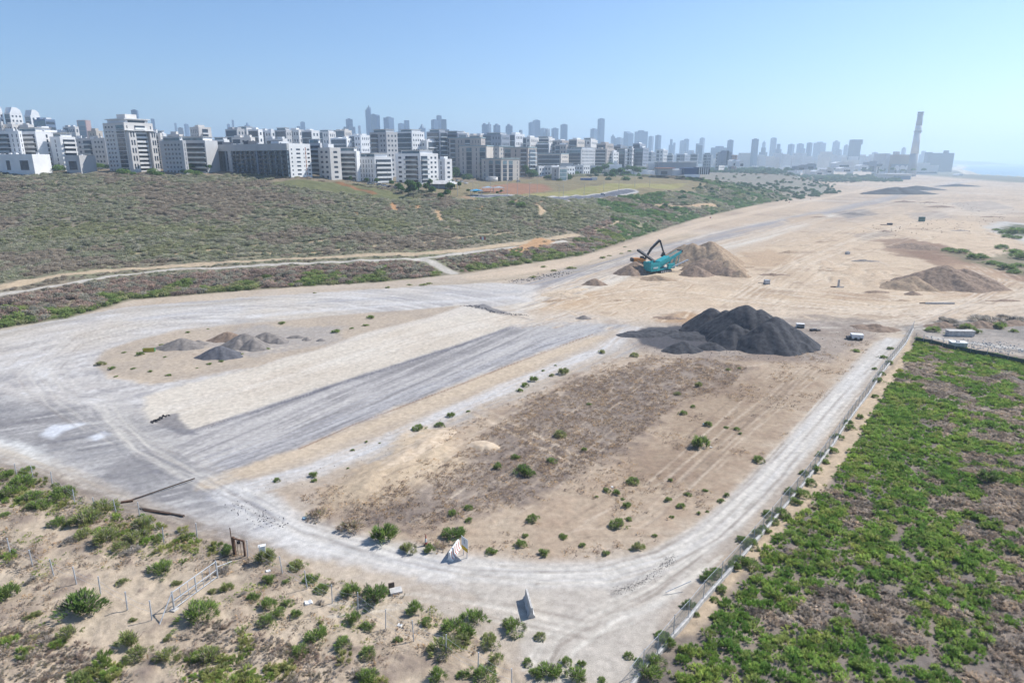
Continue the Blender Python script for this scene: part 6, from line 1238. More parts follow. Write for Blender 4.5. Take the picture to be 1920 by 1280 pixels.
def sign():
    x, y = flat(872, 1043); r = empty('site_sign', (x, y, lz(x, y)), R(-52), 'white and yellow upright notice board behind the striped barrier', 'sign')
    for k in (-.35, .35): MB().bar((k, 0.03, 0), (k, 0.03, 2.0), .07).build('post', m_gal, r)
    b = MB().box((-.62, -.03, .75), (.62, .0, 2.35)).build('board', m_white, r); MB().box((-.60, -.036, .77), (.60, -.030, 1.25)).build('yellow_panel', m_yel, b)
    for z, w_ in ((2.0, .16), (1.88, .1), (1.74, .2), (1.6, .12)): MB().box((-w_, -.037, z), (w_ * .6, -.031, z + .06)).build('printed_line', m_dark, b)
sign()
x, y = flat(799, 1022); r = empty('traffic_cone', (x, y, lz(x, y)), 0, 'red and white striped marker cone by the inner edge of the track', 'cone')
MB().box((-.28, -.28, .0), (.28, .28, .06)).build('base', m_blk, r); 
for i, (a, b) in enumerate(((.06, .45), (.45, .9), (.9, 1.35))): MB().tube((0, 0, a), (0, 0, b), .2 - a * .12, .2 - b * .12, 12).build('band', m_white if i == 1 else m_red, r)
# ------------------------------------------------------------------ gate
def gate():
    a = Vector((*flat(327, 1143), 0)); b = Vector((*flat(408, 1081), 0)); a.z = lz(a.x, a.y); b.z = lz(b.x, b.y); d = b - a; L = Vector((d.x, d.y)).length
    r = empty('tube_gate', tuple(a), math.atan2(d.y, d.x), 'grey steel tube gate standing open on the sand', 'gate'); s = (b.z - a.z); H = 2.05
    z = lambda t: s * t / L
    for t in (0, L): MB().tube((t, 0, z(t) - .4), (t, 0, z(t) + H), .085, n=10).build('post', m_gal, r)
    for hgt in (.18, 1.0, 1.95): MB().tube((.1, 0, z(.1) + hgt), (L - .1, 0, z(L - .1) + hgt), .05, n=8).build('rail', m_gal, r)
    for i in range(1, 6): t = L * i / 6; MB().tube((t, 0, z(t) + .18), (t, 0, z(t) + 1.95), .07 if i == 3 else .035, n=8).build('upright', m_gal, r)
    MB().tube((0, 0, H - .1), (-2.2, -.5, .1), .05, n=8).build('brace', m_gal, r); MB().tube((L, 0, z(L) + 1.3), (L + 2.3, .2, z(L) + .5), .045, n=8).build('brace', m_gal, r)
    MB().box((-.3, -.3, -.3), (.3, .3, .12)).build('footing', m_conc, r)
gate()
# rusty frame
x, y = flat(441, 1040); r = empty('rusty_gate_frame', (x, y, lz(x, y)), R(-12), 'rusty steel gate frame with a tall post where the wire fence ends', 'gate')
MB().box((-.12, -.12, -.3), (.12, .12, 2.3)).build('post', m_rust, r); MB().tube((-.2, 0, 0), (-.25, 0, 3.4), .05, n=8).build('tall_pole', m_rust, r); MB().box((1.15, -.08, -.3), (1.32, .08, 2.0)).build('post', m_rust, r); MB().bar((0, 0, 2.15), (1.25, 0, 1.95), .14).build('top_beam', m_rust, r)
for k in (.4, .8): MB().bar((k, 0, .1), (k, 0, 2.0), .035).build('bar', m_rust, r)
MB().box((.45, -.1, 1.55), (.75, .1, 1.85)).build('lock_box', m_blk, r); MB().bar((-.4, .0, .1), (-1.7, -1.6, .05), .06).build('stay', m_rust, r)
x, y = flat(494, 1050); r = empty('white_cabinet', (x, y, lz(x, y)), R(20), 'small white meter cabinet on the wire fence right of the rusty frame', 'cabinet')
MB().box((-.32, -.2, .7), (.32, .2, 1.75)).build('body', m_white, r); MB().box((-.28, -.23, .75), (.26, -.2, 1.7)).build('door', m_white, r); MB().tube((0, 0, -.1), (0, 0, .7), .05, n=8).build('stand', m_gal, r); MB().box((-.4, -.26, 1.75), (.4, .26, 1.81)).build('lid', m_white, r)

# ------------------------------------------------------------------ fence posts
def post_proto(h, rad, m_, wood=False):
    r = empty('fence_post', (0, 0, 0)); MB().tube((0, 0, -.3), (0, 0, h), rad, rad * .9, 8).build('pole', m_, r); MB().tube((0, 0, h), (0, 0, h + .04), rad * 1.25, n=8).build('cap', m_, r)
    return r
def wire(points, name, label, h0=(.5, 1.1, 1.7), m_=None):
    """slack strands between posts"""
    r = empty(name, points[0], 0, label, 'wire fence'); o0 = Vector(points[0])
    for k, hh in enumerate(h0):
        mb = MB()
        for a, b in zip(points[:-1], points[1:]):
            a = Vector(a) - o0; b = Vector(b) - o0; mid = (a + b) / 2; dr = .12 + .1 * k
            mb.bar(a + Vector((0, 0, hh)), mid + Vector((0, 0, hh - dr)), .012); mb.bar(mid + Vector((0, 0, hh - dr)), b + Vector((0, 0, hh)), .012)
        mb.build('strand', m_ or m_gal, r)
def post_row(pts, h, rad, m_, where, group, wires=None, wl=None):
    out = []; proto = post_proto(h, rad, m_)
    for i, (px, py) in enumerate(pts):
        x, y = flat(px, py); z = lz(x, y); o = proto if i == 0 else copy_tree(proto)
        o.location = (x, y, z); o.rotation_euler = (R(random.uniform(-3, 3)), R(random.uniform(-3, 3)), random.uniform(0, 6)); tag(o, ordinal(i, len(pts), where), 'post', group); out.append((x, y, z))
    if wires: wire(out, 'wire_fence', wl, wires, m_gal)
    return out
post_row([(-38, 1018), (20, 1040), (61, 1060), (101, 1080), (144, 1097), (189, 1114), (239, 1142), (285, 1162)], 2.0, .065, m_gal, 'bare steel posts leading to the tube gate', 'bare posts left of the tube gate', (.9, 1.6), 'sagging wires strung along the bare posts left of the tube gate')
post_row([(-30, 872), (32, 893), (63, 898), (98, 908), (140, 942), (178, 957), (218, 962), (262, 968), (307, 1016), (370, 1008)], 1.9, .06, m_gal, 'grey posts beside the paved bend', 'posts of the slack fence beside the paved bend', (.5, 1.1, 1.6), 'slack wires of the broken fence beside the paved bend')
post_row([(465, 1045), (488, 1055), (530, 1078), (576, 1103), (623, 1128), (671, 1144), (723, 1177), (776, 1202), (836, 1230), (896, 1261), (960, 1290)], 2.1, .05, m_gal, 'thin posts below the rusty frame', 'thin posts running down from the rusty frame', (.4, 1.0, 1.9), 'thin wires on the row of posts running down from the rusty frame')

# right hand fence: kerb wall, posts, wire mesh
KL = [(1712, 618), (1698, 645), (1676, 672), (1652, 703), (1628, 740), (1602, 775), (1580, 805), (1562, 834), (1536, 870), (1506, 912), (1478, 945), (1445, 983), (1412, 1022), (1386, 1053), (1352, 1090), (1318, 1128), (1290, 1163), (1262, 1196), (1232, 1232), (1205, 1262), (1178, 1296)]
def kerb_fence():
    P = FL(KL); m_mesh = bpy.data.materials.new('wire_mesh'); m_mesh.use_nodes = True; nt = m_mesh.node_tree; N = nt.nodes; L = nt.links; b = N['Principled BSDF']; b.inputs['Base Color'].default_value = (0.20, 0.22, 0.22, 1); b.inputs['Roughness'].default_value = .5
    tc = N.new('ShaderNodeTexCoord'); sp = N.new('ShaderNodeSeparateXYZ'); L.new(tc.outputs['UV'], sp.inputs[0]); mxs = []
    for op in ('ADD', 'SUBTRACT'):
        a = N.new('ShaderNodeMath'); a.operation = op; L.new(sp.outputs[0], a.inputs[0]); L.new(sp.outputs[1], a.inputs[1])
        m1 = N.new('ShaderNodeMath'); m1.operation = 'MULTIPLY'; m1.inputs[1].default_value = 14.0; L.new(a.outputs[0], m1.inputs[0]); f = N.new('ShaderNodeMath'); f.operation = 'FRACT'; L.new(m1.outputs[0], f.inputs[0])
        c = N.new('ShaderNodeMath'); c.operation = 'LESS_THAN'; c.inputs[1].default_value = .13; L.new(f.outputs[0], c.inputs[0]); mxs.append(c)
    mx = N.new('ShaderNodeMath'); mx.operation = 'MAXIMUM'; L.new(mxs[0].outputs[0], mx.inputs[0]); L.new(mxs[1].outputs[0], mx.inputs[1]); L.new(mx.outputs[0], b.inputs['Alpha'])
    w_ = empty('kerb_wall', (*P[0], 0), 0, 'long low concrete kerb wall running beside the right hand track', 'wall')
    f_ = empty('chain_link_fence', (*P[0], 0), 0, 'chain link fence on the long kerb wall beside the right hand track', 'fence'); o0 = Vector((*P[0], 0))
    hw = .14; k_ = 0; carry = 0; Hf = 2.0
    for (x0, y0), (x1, y1) in zip(P[:-1], P[1:]):
        L_ = math.hypot(x1 - x0, y1 - y0); dx, dy = (x1 - x0) / L_, (y1 - y0) / L_; nx, ny = -dy * hw, dx * hw; z0 = lz(x0, y0) - .3; z1 = lz(x1, y1) - .3; mb = MB(); e = .02
        pts = [(x0 + dx * e + nx, y0 + dy * e + ny), (x1 - dx * e + nx, y1 - dy * e + ny), (x1 - dx * e - nx, y1 - dy * e - ny), (x0 + dx * e - nx, y0 + dy * e - ny)]; zz = [z0, z1, z1, z0]
        mb.v = [(p[0] - o0.x, p[1] - o0.y, zz[i]) for i, p in enumerate(pts)] + [(p[0] - o0.x, p[1] - o0.y, zz[i] + .72) for i, p in enumerate(pts)]
        mb.f = [[3, 2, 1, 0], [4, 5, 6, 7], [0, 1, 5, 4], [1, 2, 6, 5], [2, 3, 7, 6], [3, 0, 4, 7]]; mb.build('kerb_section', m_conc, w_)
        me = bpy.data.meshes.new('mesh_panel'); me.from_pydata([(x0 - o0.x, y0 - o0.y, z0 + .7), (x1 - o0.x, y1 - o0.y, z1 + .7), (x1 - o0.x, y1 - o0.y, z1 + .6 + Hf), (x0 - o0.x, y0 - o0.y, z0 + .6 + Hf)], [], [(0, 1, 2, 3)]); uv = me.uv_layers.new(name='UVMap')
        for i, (a, b_) in enumerate(((0, 0), (L_, 0), (L_, Hf), (0, Hf))): uv.data[i].uv = (a, b_)
        me.materials.append(m_mesh); pn = bpy.data.objects.new('mesh_panel', me); col.objects.link(pn); pn.parent = f_
        n = max(1, round(L_ / 3.2))
        for i in range(n):
            x = x0 + (x1 - x0) * i / n - o0.x; y = y0 + (y1 - y0) * i / n - o0.y; z = z0 + (z1 - z0) * i / n; MB().tube((x, y, z + .65), (x, y, z + .75 + Hf), .035, n=6).build('post', m_gal, f_)
        MB().bar((x0 - o0.x, y0 - o0.y, z0 + .6 + Hf), (x1 - o0.x, y1 - o0.y, z1 + .6 + Hf), .03).build('top_wire', m_gal, f_)
kerb_fence()
x, y = flat(1268, 1110); r = empty('fallen_pole', (x, y, lz(x, y) + .1), R(10), 'thin bent pole leaning out over the track from the fence', 'pole'); MB().tube((1.6, .2, .9), (-1.2, -.1, .15), .04, n=8).build('pole', m_gal, r)
# far cross fence at the top of the thicket
P = FL([(1716, 640), (1745, 645), (1790, 655), (1850, 668), (1930, 684), (2010, 700)])
r = empty('dark_net_fence', (*P[0], 0), 0, 'low dark green netted fence along the top of the green thicket', 'fence'); o0 = Vector((*P[0], 0))
for (x0, y0), (x1, y1) in zip(P[:-1], P[1:]):
    a = Vector((x0, y0, lz(x0, y0))) - o0; b = Vector((x1, y1, lz(x1, y1))) - o0; mb = MB(); d = (b - a); d.z = 0; n_ = Vector((-d.y, d.x, 0)).normalized() * .03
    mb.v = [tuple(p) for p in (a - n_, b - n_, b + n_, a + n_)] + [tuple(p + Vector((0, 0, 1.1))) for p in (a - n_, b - n_, b + n_, a + n_)]; mb.f = [[3, 2, 1, 0], [4, 5, 6, 7], [0, 1, 5, 4], [1, 2, 6, 5], [2, 3, 7, 6], [3, 0, 4, 7]]; mb.build('net_panel', mat('green_net', (0.05, 0.09, 0.08), .8), r)
    for t in (0, .5): p = a + (b - a) * t; MB().tube(p, p + Vector((0, 0, 2.2)), .05, n=6).build('post', m_gal, r)

# ------------------------------------------------------------------ litter, planks, slabs and huts
def loose(name, label, cat, px, py, boxes, rz=0, m_=None, bars=()):
    x, y, z = place(px, py); r = empty(name, (x, y, z), R(rz), label, cat)
    for i, (a, b, nm, mm) in enumerate(boxes): MB().box(a, b).build(nm, mm, r)
    for (a, b, wd, nm, mm) in bars: MB().bar(a, b, wd).build(nm, mm, r)
    return r
loose('long_pole', 'long dark pole lying on the grey pavement with its shadow', 'pole', 298, 922, [], 0, None, [((-2.6, -2.7, .15), (3.2, 3.3, .3), .13, 'shaft', m_wood), ((-3.3, -2.9, .06), (-2.0, -2.5, .1), .3, 'foot', m_rust)])
loose('fallen_plank', 'long dark plank lying beside the slack fence', 'plank', 300, 961, [], 0, None, [((-3.0, 1.0, .08), (3.4, -.9, .1), .24, 'board', m_wood), ((-2.4, .5, .12), (1.6, -.5, .2), .1, 'batten', m_rust)])
loose('broken_slab', 'broken pale concrete slab with a dark board beside the tall dark shrub', 'slab', 737, 1110, [((-.3, -.4, .0), (.9, .5, .3), 'slab', m_conc), ((-.35, .5, .1), (.25, .62, .85), 'board', m_wood), ((-1.4, .6, .05), (-.7, 1.0, .5), 'lump', m_wood)], 20)
loose('white_crate', 'white open crate on the soil right of the black heap', 'crate', 1500, 614, [((-1.0, -.6, 0), (1.0, .6, .08), 'floor', m_dark), ((-1.0, -.6, .08), (-.9, .6, 1.0), 'side', m_white), ((.9, -.6, .08), (1.0, .6, 1.0), 'side', m_white), ((-1.0, -.6, 1.0), (1.0, .6, 1.1), 'lid', m_white), ((-.9, .5, .08), (.9, .6, 1.0), 'back', m_white)], -15)
loose('wrecked_trailer', 'white boxy wrecked trailer lying on the soil left of the fence end', 'trailer', 1605, 636, [((-1.2, -.8, .35), (1.4, .9, 1.3), 'body', m_white), ((-1.25, -.85, 1.3), (1.45, .95, 1.38), 'roof', m_tank), ((-2.2, -.6, .2), (-1.2, .7, .7), 'drawbar_box', m_dark), ((-.6, -.95, 0), (0, -.8, .6), 'wheel', m_blk), ((.6, -.95, 0), (1.2, -.8, .6), 'wheel', m_blk)], -12)
loose('dark_debris', 'dark twisted debris beside the white crate', 'debris', 1526, 620, [((-1, -.4, 0), (.6, .5, .5), 'sheet', m_dark), ((.2, -.8, 0), (1.4, -.2, .3), 'piece', m_blk)], 20)
loose('small_pump_box', 'small grey box with a thin boom on the bare sand right of the sand heaps', 'box', 1437, 532, [((-.8, -.6, .2), (1.0, .6, 1.6), 'body', m_gal), ((-.9, -.7, 0), (1.1, .7, .2), 'skid', m_dark), ((-3.2, -.1, .5), (-.8, .1, .7), 'boom', m_dark)], 10)
loose('grey_block', 'small grey concrete block on the pale plain', 'block', 1589, 477, [((-.9, -.7, 0), (.9, .7, 1.2), 'block', m_conc), ((-.5, -.3, 1.2), (.5, .3, 1.4), 'cap', m_gal)], 25)
loose('rubble_stub', 'broken upright slab with flat pieces on the bare sand', 'slab', 1570, 538, [((.0, -.2, 0), (.6, .2, 2.6), 'upright', m_conc), ((-2.2, -.6, 0), (1.2, .3, .25), 'flat_piece', m_rust), ((-.8, -1.0, 0), (1.8, -.6, .3), 'lower_piece', m_conc)], -5)
loose('green_tank', 'two small green tanks on the far plain', 'tank', 1728, 415, [((-1.9, -1, 0), (-.2, 1, 3.2), 'left_tank', mat('tank_green', (.05, .13, .11), .6)), ((.1, -1, 0), (1.8, 1, 3.2), 'right_tank', mat('tank_green', (.05, .13, .11), .6)), ((-2.2, -1.3, -.1), (2.1, 1.3, .1), 'base', m_conc)])
loose('dark_barrow', 'small dark object on the pale concrete patch of the far plain', 'debris', 1668, 422, [((-1.5, -.8, 0), (1.5, .8, 1.3), 'body', m_dark), ((-6, -.4, 0), (-1.6, .4, .3), 'dark_strip', m_rust)])  # low flat strip left of the body, in rusty steel
loose('concrete_culvert', 'long pale concrete box beside the brush mound right of the fence end', 'block', 1800, 629, [((-3.2, -.8, 0), (3.0, .8, 1.2), 'body', m_conc), ((-3.3, -.9, 1.2), (3.1, .9, 1.38), 'cover', m_conc)], -3)
loose('stone_stack', 'grey stacked concrete block with a white littered top', 'block', 1797, 650, [((-1.8, -1.0, 0), (1.4, 1.0, 1.1), 'lower_block', m_conc), ((-1.9, -1.1, 1.1), (1.5, 1.1, 1.3), 'top_slab', m_white), ((-.6, -.4, 1.3), (0, .3, 1.55), 'rubble', m_conc)], -12)
loose('long_beam', 'long dark beam lying in front of the broad sandy mound', 'beam', 1765, 570, [], 0, None, [((-4.5, .6, .2), (4.0, .2, .25), .5, 'beam', m_conc), ((-6, 1, .1), (-4.5, .8, .15), .3, 'end', m_wood)])
loose('yellow_box', 'yellow and green open crate on the island beside the leftmost gravel heap', 'crate', 280, 659, [((-1.2, -.35, .0), (1.2, -.25, .8), 'front', mat('dull_yellow', (.42, .36, .05), .7)), ((-1.2, .25, .0), (1.2, .35, .8), 'back', mat('dull_yellow', (.42, .36, .05), .7)), ((-1.25, -.35, 0), (-1.15, .35, .85), 'end', mat('dull_green', (.08, .2, .08), .7)), ((1.15, -.35, 0), (1.25, .35, .85), 'end', mat('dull_green', (.08, .2, .08), .7)), ((-1.15, -.25, .02), (1.15, .25, .12), 'floor', m_dark)], 8)
loose('red_white_board', 'red and white checked board on the scrub beside the sandy path', 'board', 905, 453, [((-1.4, -.06, .8), (-.45, .06, 2.2), 'red_panel', m_red), ((-.44, -.06, .8), (.5, .06, 2.2), 'white_panel', m_white), ((.51, -.06, .8), (1.4, .06, 2.2), 'red_panel', m_red), ((-1.2, .07, 0), (-1.1, .15, 1.2), 'leg', m_gal), ((1.1, .07, 0), (1.2, .15, 1.2), 'leg', m_gal)])
for i, (px, py, s) in enumerate([(503, 1072, .25), (578, 1128, .4), (749, 1170, .25), (1148, 913, .2), (1333, 838, .2), (572, 1072 - 100, .3), (1320, 795, .25)]):
    x, y, z = place(px, py); r = empty('plastic_scrap', (x, y, z), random.uniform(0, 3), ['white scrap at the foot of a thin fence post', 'pale crumpled sheet among weeds below the thin posts', 'crumpled white scrap below the broken slab', 'tiny white scrap among shrubs on the fenced field', 'white scrap touching the lone bushy shrub', 'small blue scrap at the edge of the fenced field', 'pale blue scrap beside a small green shrub'][i], 'litter')
    MB().prism([(-s, 0), (s, .02), (s * .7, s * .5), (0, s * .3), (-s * .8, s * .55)], -s * .7, s * .7).build('sheet', m_white if i < 5 else mat('scrap_blue', (.25, .4, .5), .6), r)
# orange white road markers along the far track
for i, (px, py) in enumerate([(1216, 428), (1266, 428 - 22), (1333, 409), (1480, 380), (1520, 374), (1565, 362)]):
    x, y = flat(px, py); r = empty('track_marker', (x, y, lz(x, y)), .3 * i, ordinal(i, 6, 'red and white blocks beside the far track'), 'marker', 'blocks along the far track')
    MB().box((-1.0, -.3, 0), (0, .3, .9)).build('red_block', m_red, r); MB().box((0, -.3, 0), (1.0, .3, .9)).build('white_block', m_white, r)
# rubble along the kinked asphalt edges
def rubble(name, label, line, n, sz, m_, spread=.6):
    P = FL(line); mb = MB(); r = random.Random(len(label))
    for i in range(n):
        k = r.randrange(len(P) - 1); t = r.random(); x = P[k][0] + (P[k + 1][0] - P[k][0]) * t + r.gauss(0, spread); y = P[k][1] + (P[k + 1][1] - P[k][1]) * t + r.gauss(0, spread); z = lz(x, y); s = sz * r.uniform(.4, 1.3); a = r.uniform(0, 3)
        dx, dy = math.cos(a) * s, math.sin(a) * s; b0 = len(mb.v)
        mb.v += [(x + dx, y + dy, z - .05), (x - dy * .7, y + dx * .7, z - .05), (x - dx, y - dy * .8, z - .05), (x + dy * .6, y - dx, z - .05), (x + dx * .2, y + dy * .1, z + s * r.uniform(.5, 1)), (x - dx * .4, y - dy * .2, z + s * .6)]
        mb.f += [[b0, b0 + 1, b0 + 4], [b0 + 1, b0 + 2, b0 + 5, b0 + 4], [b0 + 2, b0 + 3, b0 + 5], [b0 + 3, b0, b0 + 4, b0 + 5]]
    tag(mb.build(name, m_), label, 'rubble', kind='stuff')
rubble('asphalt_rubble', 'broken black asphalt lumps along the top corner of the dark strip', [(285, 792), (315, 778)], 60, .28, m_blk, .3)
rubble('asphalt_rubble', 'dark crumbled asphalt edge across the end of the cream strip', [(872, 573), (892, 575), (930, 586), (990, 592)], 120, .3, HM['dgrey'], .6)
rubble('stone_scatter', 'line of small dark stones spilled across the bend of the track', [(1155, 1108), (1200, 1092), (1240, 1065), (1262, 1042)], 900, .06, HM['dgrey'], .32)
rubble('stone_scatter', 'loose stones strewn over the soil around the black heap', [(1200, 655), (1290, 662), (1420, 664), (1520, 645), (1640, 615)], 300, .16, HM['grey'], 2.4)
rubble('stone_scatter', 'small clods scattered along the verge of the white strip', [(480, 920), (760, 822), (960, 735), (1130, 662)], 260, .09, HM['grey'], 1.6)
rubble('stone_scatter', 'dark clods at the lower corner of the paved bend', [(440, 945), (490, 970), (520, 985)], 120, .12, HM['dgrey'], .8)
rubble('concrete_rubble', 'grey concrete rubble strewn right of the fence end', [(1760, 640), (1850, 650), (1920, 655)], 260, .3, m_conc, 3)
rubble('plain_debris', 'small debris dotted over the distant plain', [(1640, 440), (1780, 420), (1900, 400), (1760, 380)], 200, .5, HM['brown'], 14)
rubble('plain_debris', 'grey rubble beside the taxiway in the middle distance', [(960, 528), (1010, 522), (1060, 510)], 160, .4, HM['grey'], 2)
rubble('stone_scatter', 'pebbles sprinkled across the foreground sand', [(60, 1050), (300, 1180), (600, 1240), (900, 1250)], 500, .05, HM['grey'], 4)

# ------------------------------------------------------------------ street things on the plateau
def car_proto(c):
    r = empty('parked_car'); m_ = mat('car_paint_%s' % c[0], c[1], .3, .03, 1, spec=.6)
    MB().prism([(-2.1, .3), (2.1, .3), (2.15, .8), (1.3, .95), (-2.0, .98), (-2.15, .7)], -.85, .85).build('body', m_, r)
    MB().prism([(-1.6, .97), (1.0, .95), (.4, 1.45), (-1.2, 1.48)], -.75, .75).build('cabin', m_glass, r); MB().prism([(-1.15, 1.48), (.36, 1.46), (.3, 1.52), (-1.1, 1.53)], -.72, .72).build('roof', m_, r)
    for a in (-1.3, 1.3):
        for s in (-.86, .72): MB().tube((a, s, .33), (a, s + .14, .33), .33, n=10).build('wheel', m_blk, r)
    return r
CC = [('white', (.7, .7, .7)), ('silver', (.4, .42, .44)), ('dark', (.05, .05, .07)), ('blue', (.06, .10, .22))]
protos = [car_proto(c) for c in CC]; used = [False] * 4
CARS = [(712, 348, 1, 10), (722, 350, 0, 8), (732, 352, 2, 10), (740, 353, 1, 12), (746, 354, 2, 8), (694, 346, 1, 15), (862, 331, 0, 60), (870, 334, 3, 50), (880, 336, 1, 60), (888, 335, 2, 60), (896, 337, 2, 50), (902, 338, 2, 40), (858, 340, 1, 70), (850, 342, 0, 70), (866, 342, 1, 60), (874, 345, 0, 60), (845, 340, 2, 60), (956, 340, 0, 5), (972, 341, 0, 5), (1012, 332, 0, 20), (1022, 334, 2, 20), (1028, 335, 2, 10), (1130, 366, 0, 8), (1118, 329, 2, 10), (1136, 330, 2, 10), (1144, 330, 1, 10), (1150, 329, 3, 5)]
CARS.sort(key=lambda q: q[0])
for i, (px, py, k, a) in enumerate(CARS):
    x, y, z = place(px, py); o = copy_tree(protos[k]) if used[k] else protos[k]; used[k] = True
    o.location = (x, y, z + .05); o.rotation_euler = (0, 0, R(a)); tag(o, '%s car, %s' % (CC[k][0], ordinal(i, len(CARS), 'cars parked on the plateau')), 'car', 'cars parked on the plateau')
lp = empty('street_lamp'); MB().tube((0, 0, 0), (0, 0, 9.5), .13, .08, 8).build('pole', m_gal, lp); MB().bar((0, 0, 9.4), (1.4, 0, 9.7), .09).build('arm', m_gal, lp); MB().box((1.2, -.18, 9.6), (2.0, .18, 9.75)).build('lamp_head', m_gal, lp)
LP = [(858, 368), (887, 370), (898, 374), (920, 361), (951, 369), (970, 367), (993, 373), (1007, 361), (1048, 374), (1056, 369), (1095, 368), (1132, 358), (1160, 362), (1190, 352), (1218, 350), (728, 346), (872, 335)]
for i, (px, py) in enumerate(sorted(LP)):
    x, y, z = place(px, py); o = lp if i == 0 else copy_tree(lp); o.location = (x, y, z); o.rotation_euler = (0, 0, i * .9); tag(o, ordinal(i, len(LP), 'street lamps by the park road'), 'street lamp', 'street lamps by the park road')
# playground canopies
for i, (px, py, c, lab) in enumerate([(893, 366, (.05, .35, .6), 'bright blue shade canopy over the playground'), (915, 360, (.3, .42, .5), 'pale blue shade canopy right of the bright blue one'), (935, 360, (.35, .42, .45), 'grey shade canopy at the right of the playground')]):
    x, y, z = place(px, py); r = empty('shade_canopy', (x, y, z), .1, lab, 'canopy')
    for a in (-3.5, 3.5):
        for b in (-1.8, 1.8): MB().tube((a, b, 0), (a, b, 3), .08, n=6).build('post', m_gal, r)
    mb = MB(); mb.v = [(-4, -2.2, 2.9), (4, -2.2, 2.9), (4, 2.2, 2.9), (-4, 2.2, 2.9), (0, 0, 3.9)]; mb.f = [[0, 1, 4], [1, 2, 4], [2, 3, 4], [3, 0, 4], [3, 2, 1, 0]]; mb.build('sail', mat('canopy_%d' % i, c, .7), r)
x, y, z = place(822, 353); r = empty('pavilion', (x, y, z), .15, 'low pavilion with a wide pale sloping roof below the terraced block', 'pavilion')
mb = MB(); mb.v = [(-14, -7, 3.2), (12, -7, 3.0), (15, 6, 3.4), (-9, 8, 3.8), (-2, 0, 5.4), (5, 0, 5.4)]; mb.f = [[0, 1, 5, 4], [1, 2, 5], [2, 3, 4, 5], [3, 0, 4], [3, 2, 1, 0]]; mb.build('roof', m_roof, r); MB().box((-9, -4, 0), (10, 5, 3.0)).build('wall', m_wall['steel'], r)
for a in (-12, -6, 0, 6, 11): MB().tube((a, -6.4, 0), (a, -6.4, 3.1), .15, n=6).build('column', m_gal, r)
x, y, z = place(922, 340); r = empty('round_tank', (x, y, z - .3), 0, 'pale round concrete tank in front of the squat corner block', 'tank'); MB().tube((0, 0, 0), (0, 0, 4.4), 6, 5.8, 24).build('wall', m_wall['cream'], r, True); MB().tube((0, 0, 4.4), (0, 0, 4.8), 6.1, 4.0, 24).build('lid', m_roof, r)
x, y, z = place(1102, 338); r = empty('blue_kiosk', (x, y, z), .1, 'white and blue site container on the sandy bank by the lawn', 'container'); MB().box((-7, -2, 0), (7, 2, 2.2)).build('body', mat('kiosk_blue', (.15, .22, .42), .6), r); MB().box((4, -2.1, 0), (9, 2.1, 3.0)).build('white_end', m_white, r); MB().box((-7.2, -2.3, 2.2), (4, 2.3, 2.4)).build('roof', m_white, r)
heap_ = None

# ------------------------------------------------------------------ trees
LEAFC = [lin(70, 100, 52), lin(58, 86, 44), lin(84, 112, 58)]
def crown_mesh(seed, n=420, cols=LEAFC): V, Fq, c = cushion(n, 1.0, 1.5, .13, cols, seed, 7, .62); return np_mesh('crown', V, Fq, m_pl, {'Col': c}, smooth=False, link=False).data
CROWN = [crown_mesh(500 + i) for i in range(4)]; m_bark = mat('bark', (.09, .07, .05), .95, .2, 3)
def trunk_mesh():
    mb = MB().tube((0, 0, -.3), (0, 0, 1), .09, .06, 7)
    for a in (0, 2.1, 4.2): mb.tube((0, 0, .75), (math.cos(a) * .4, math.sin(a) * .4, 1.5), .05, .02, 5)
    o = mb.build('trunk', m_bark); me = o.data; bpy.data.objects.remove(o); return me
TRUNK = trunk_mesh()
def fronds():
    V = []; Q = []; c = []
    for i in range(16):
        a = i * 2.4; ln = 1.0
        for j in range(5):
            t0, t1 = j / 5, (j + 1) / 5; f = lambda t: (math.cos(a) * t * ln, math.sin(a) * t * ln, .28 * math.sin(t * 2.6) - .55 * t * t)
            p, q = f(t0), f(t1); wx, wy = -math.sin(a) * .11 * (1 - t0 * .6), math.cos(a) * .11 * (1 - t0 * .6); n = len(V)
            V += [(p[0] - wx, p[1] - wy, p[2] - .04), (p[0] + wx, p[1] + wy, p[2] - .04), (q[0] + wx * .8, q[1] + wy * .8, q[2]), (q[0] - wx * .8, q[1] - wy * .8, q[2])]; Q.append([n, n + 1, n + 2, n + 3]); c += [LEAFC[i % 3]] * 4
    return np_mesh('fronds', np.array(V), np.array(Q), m_pl, {'Col': np.array(c)}, smooth=False, link=False).data
FROND = fronds()
def tree(px, py, wpx, hpx, label, group, palm=False):
    x, y, z = place(px, py); d = math.sqrt(x * x + y * y + (CH - z) ** 2); w_, h_ = wpx / F * d, hpx / F * d; r = empty('palm_tree' if palm else 'tree', (x, y, z), random.uniform(0, 6), label, 'palm' if palm else 'tree', group)
    t = bpy.data.objects.new('trunk', TRUNK); col.objects.link(t); t.parent = r; c = bpy.data.objects.new('crown', FROND if palm else random.choice(CROWN)); col.objects.link(c); c.parent = r
    if palm: t.scale = (2.2, 2.2, h_ * .85); c.location = (0, 0, h_ * .86); c.scale = (w_ / 2, w_ / 2, w_ / 2)
    else: t.scale = (h_ * .25, h_ * .25, h_ * .45); c.location = (0, 0, h_ * .18); c.scale = (w_ / 2, w_ / 2, h_ * .58)
def trees(lst, what, palm=False):
    lst = sorted(lst)
    for i, q in enumerate(lst): tree(*q, ordinal(i, len(lst), what), what, palm)
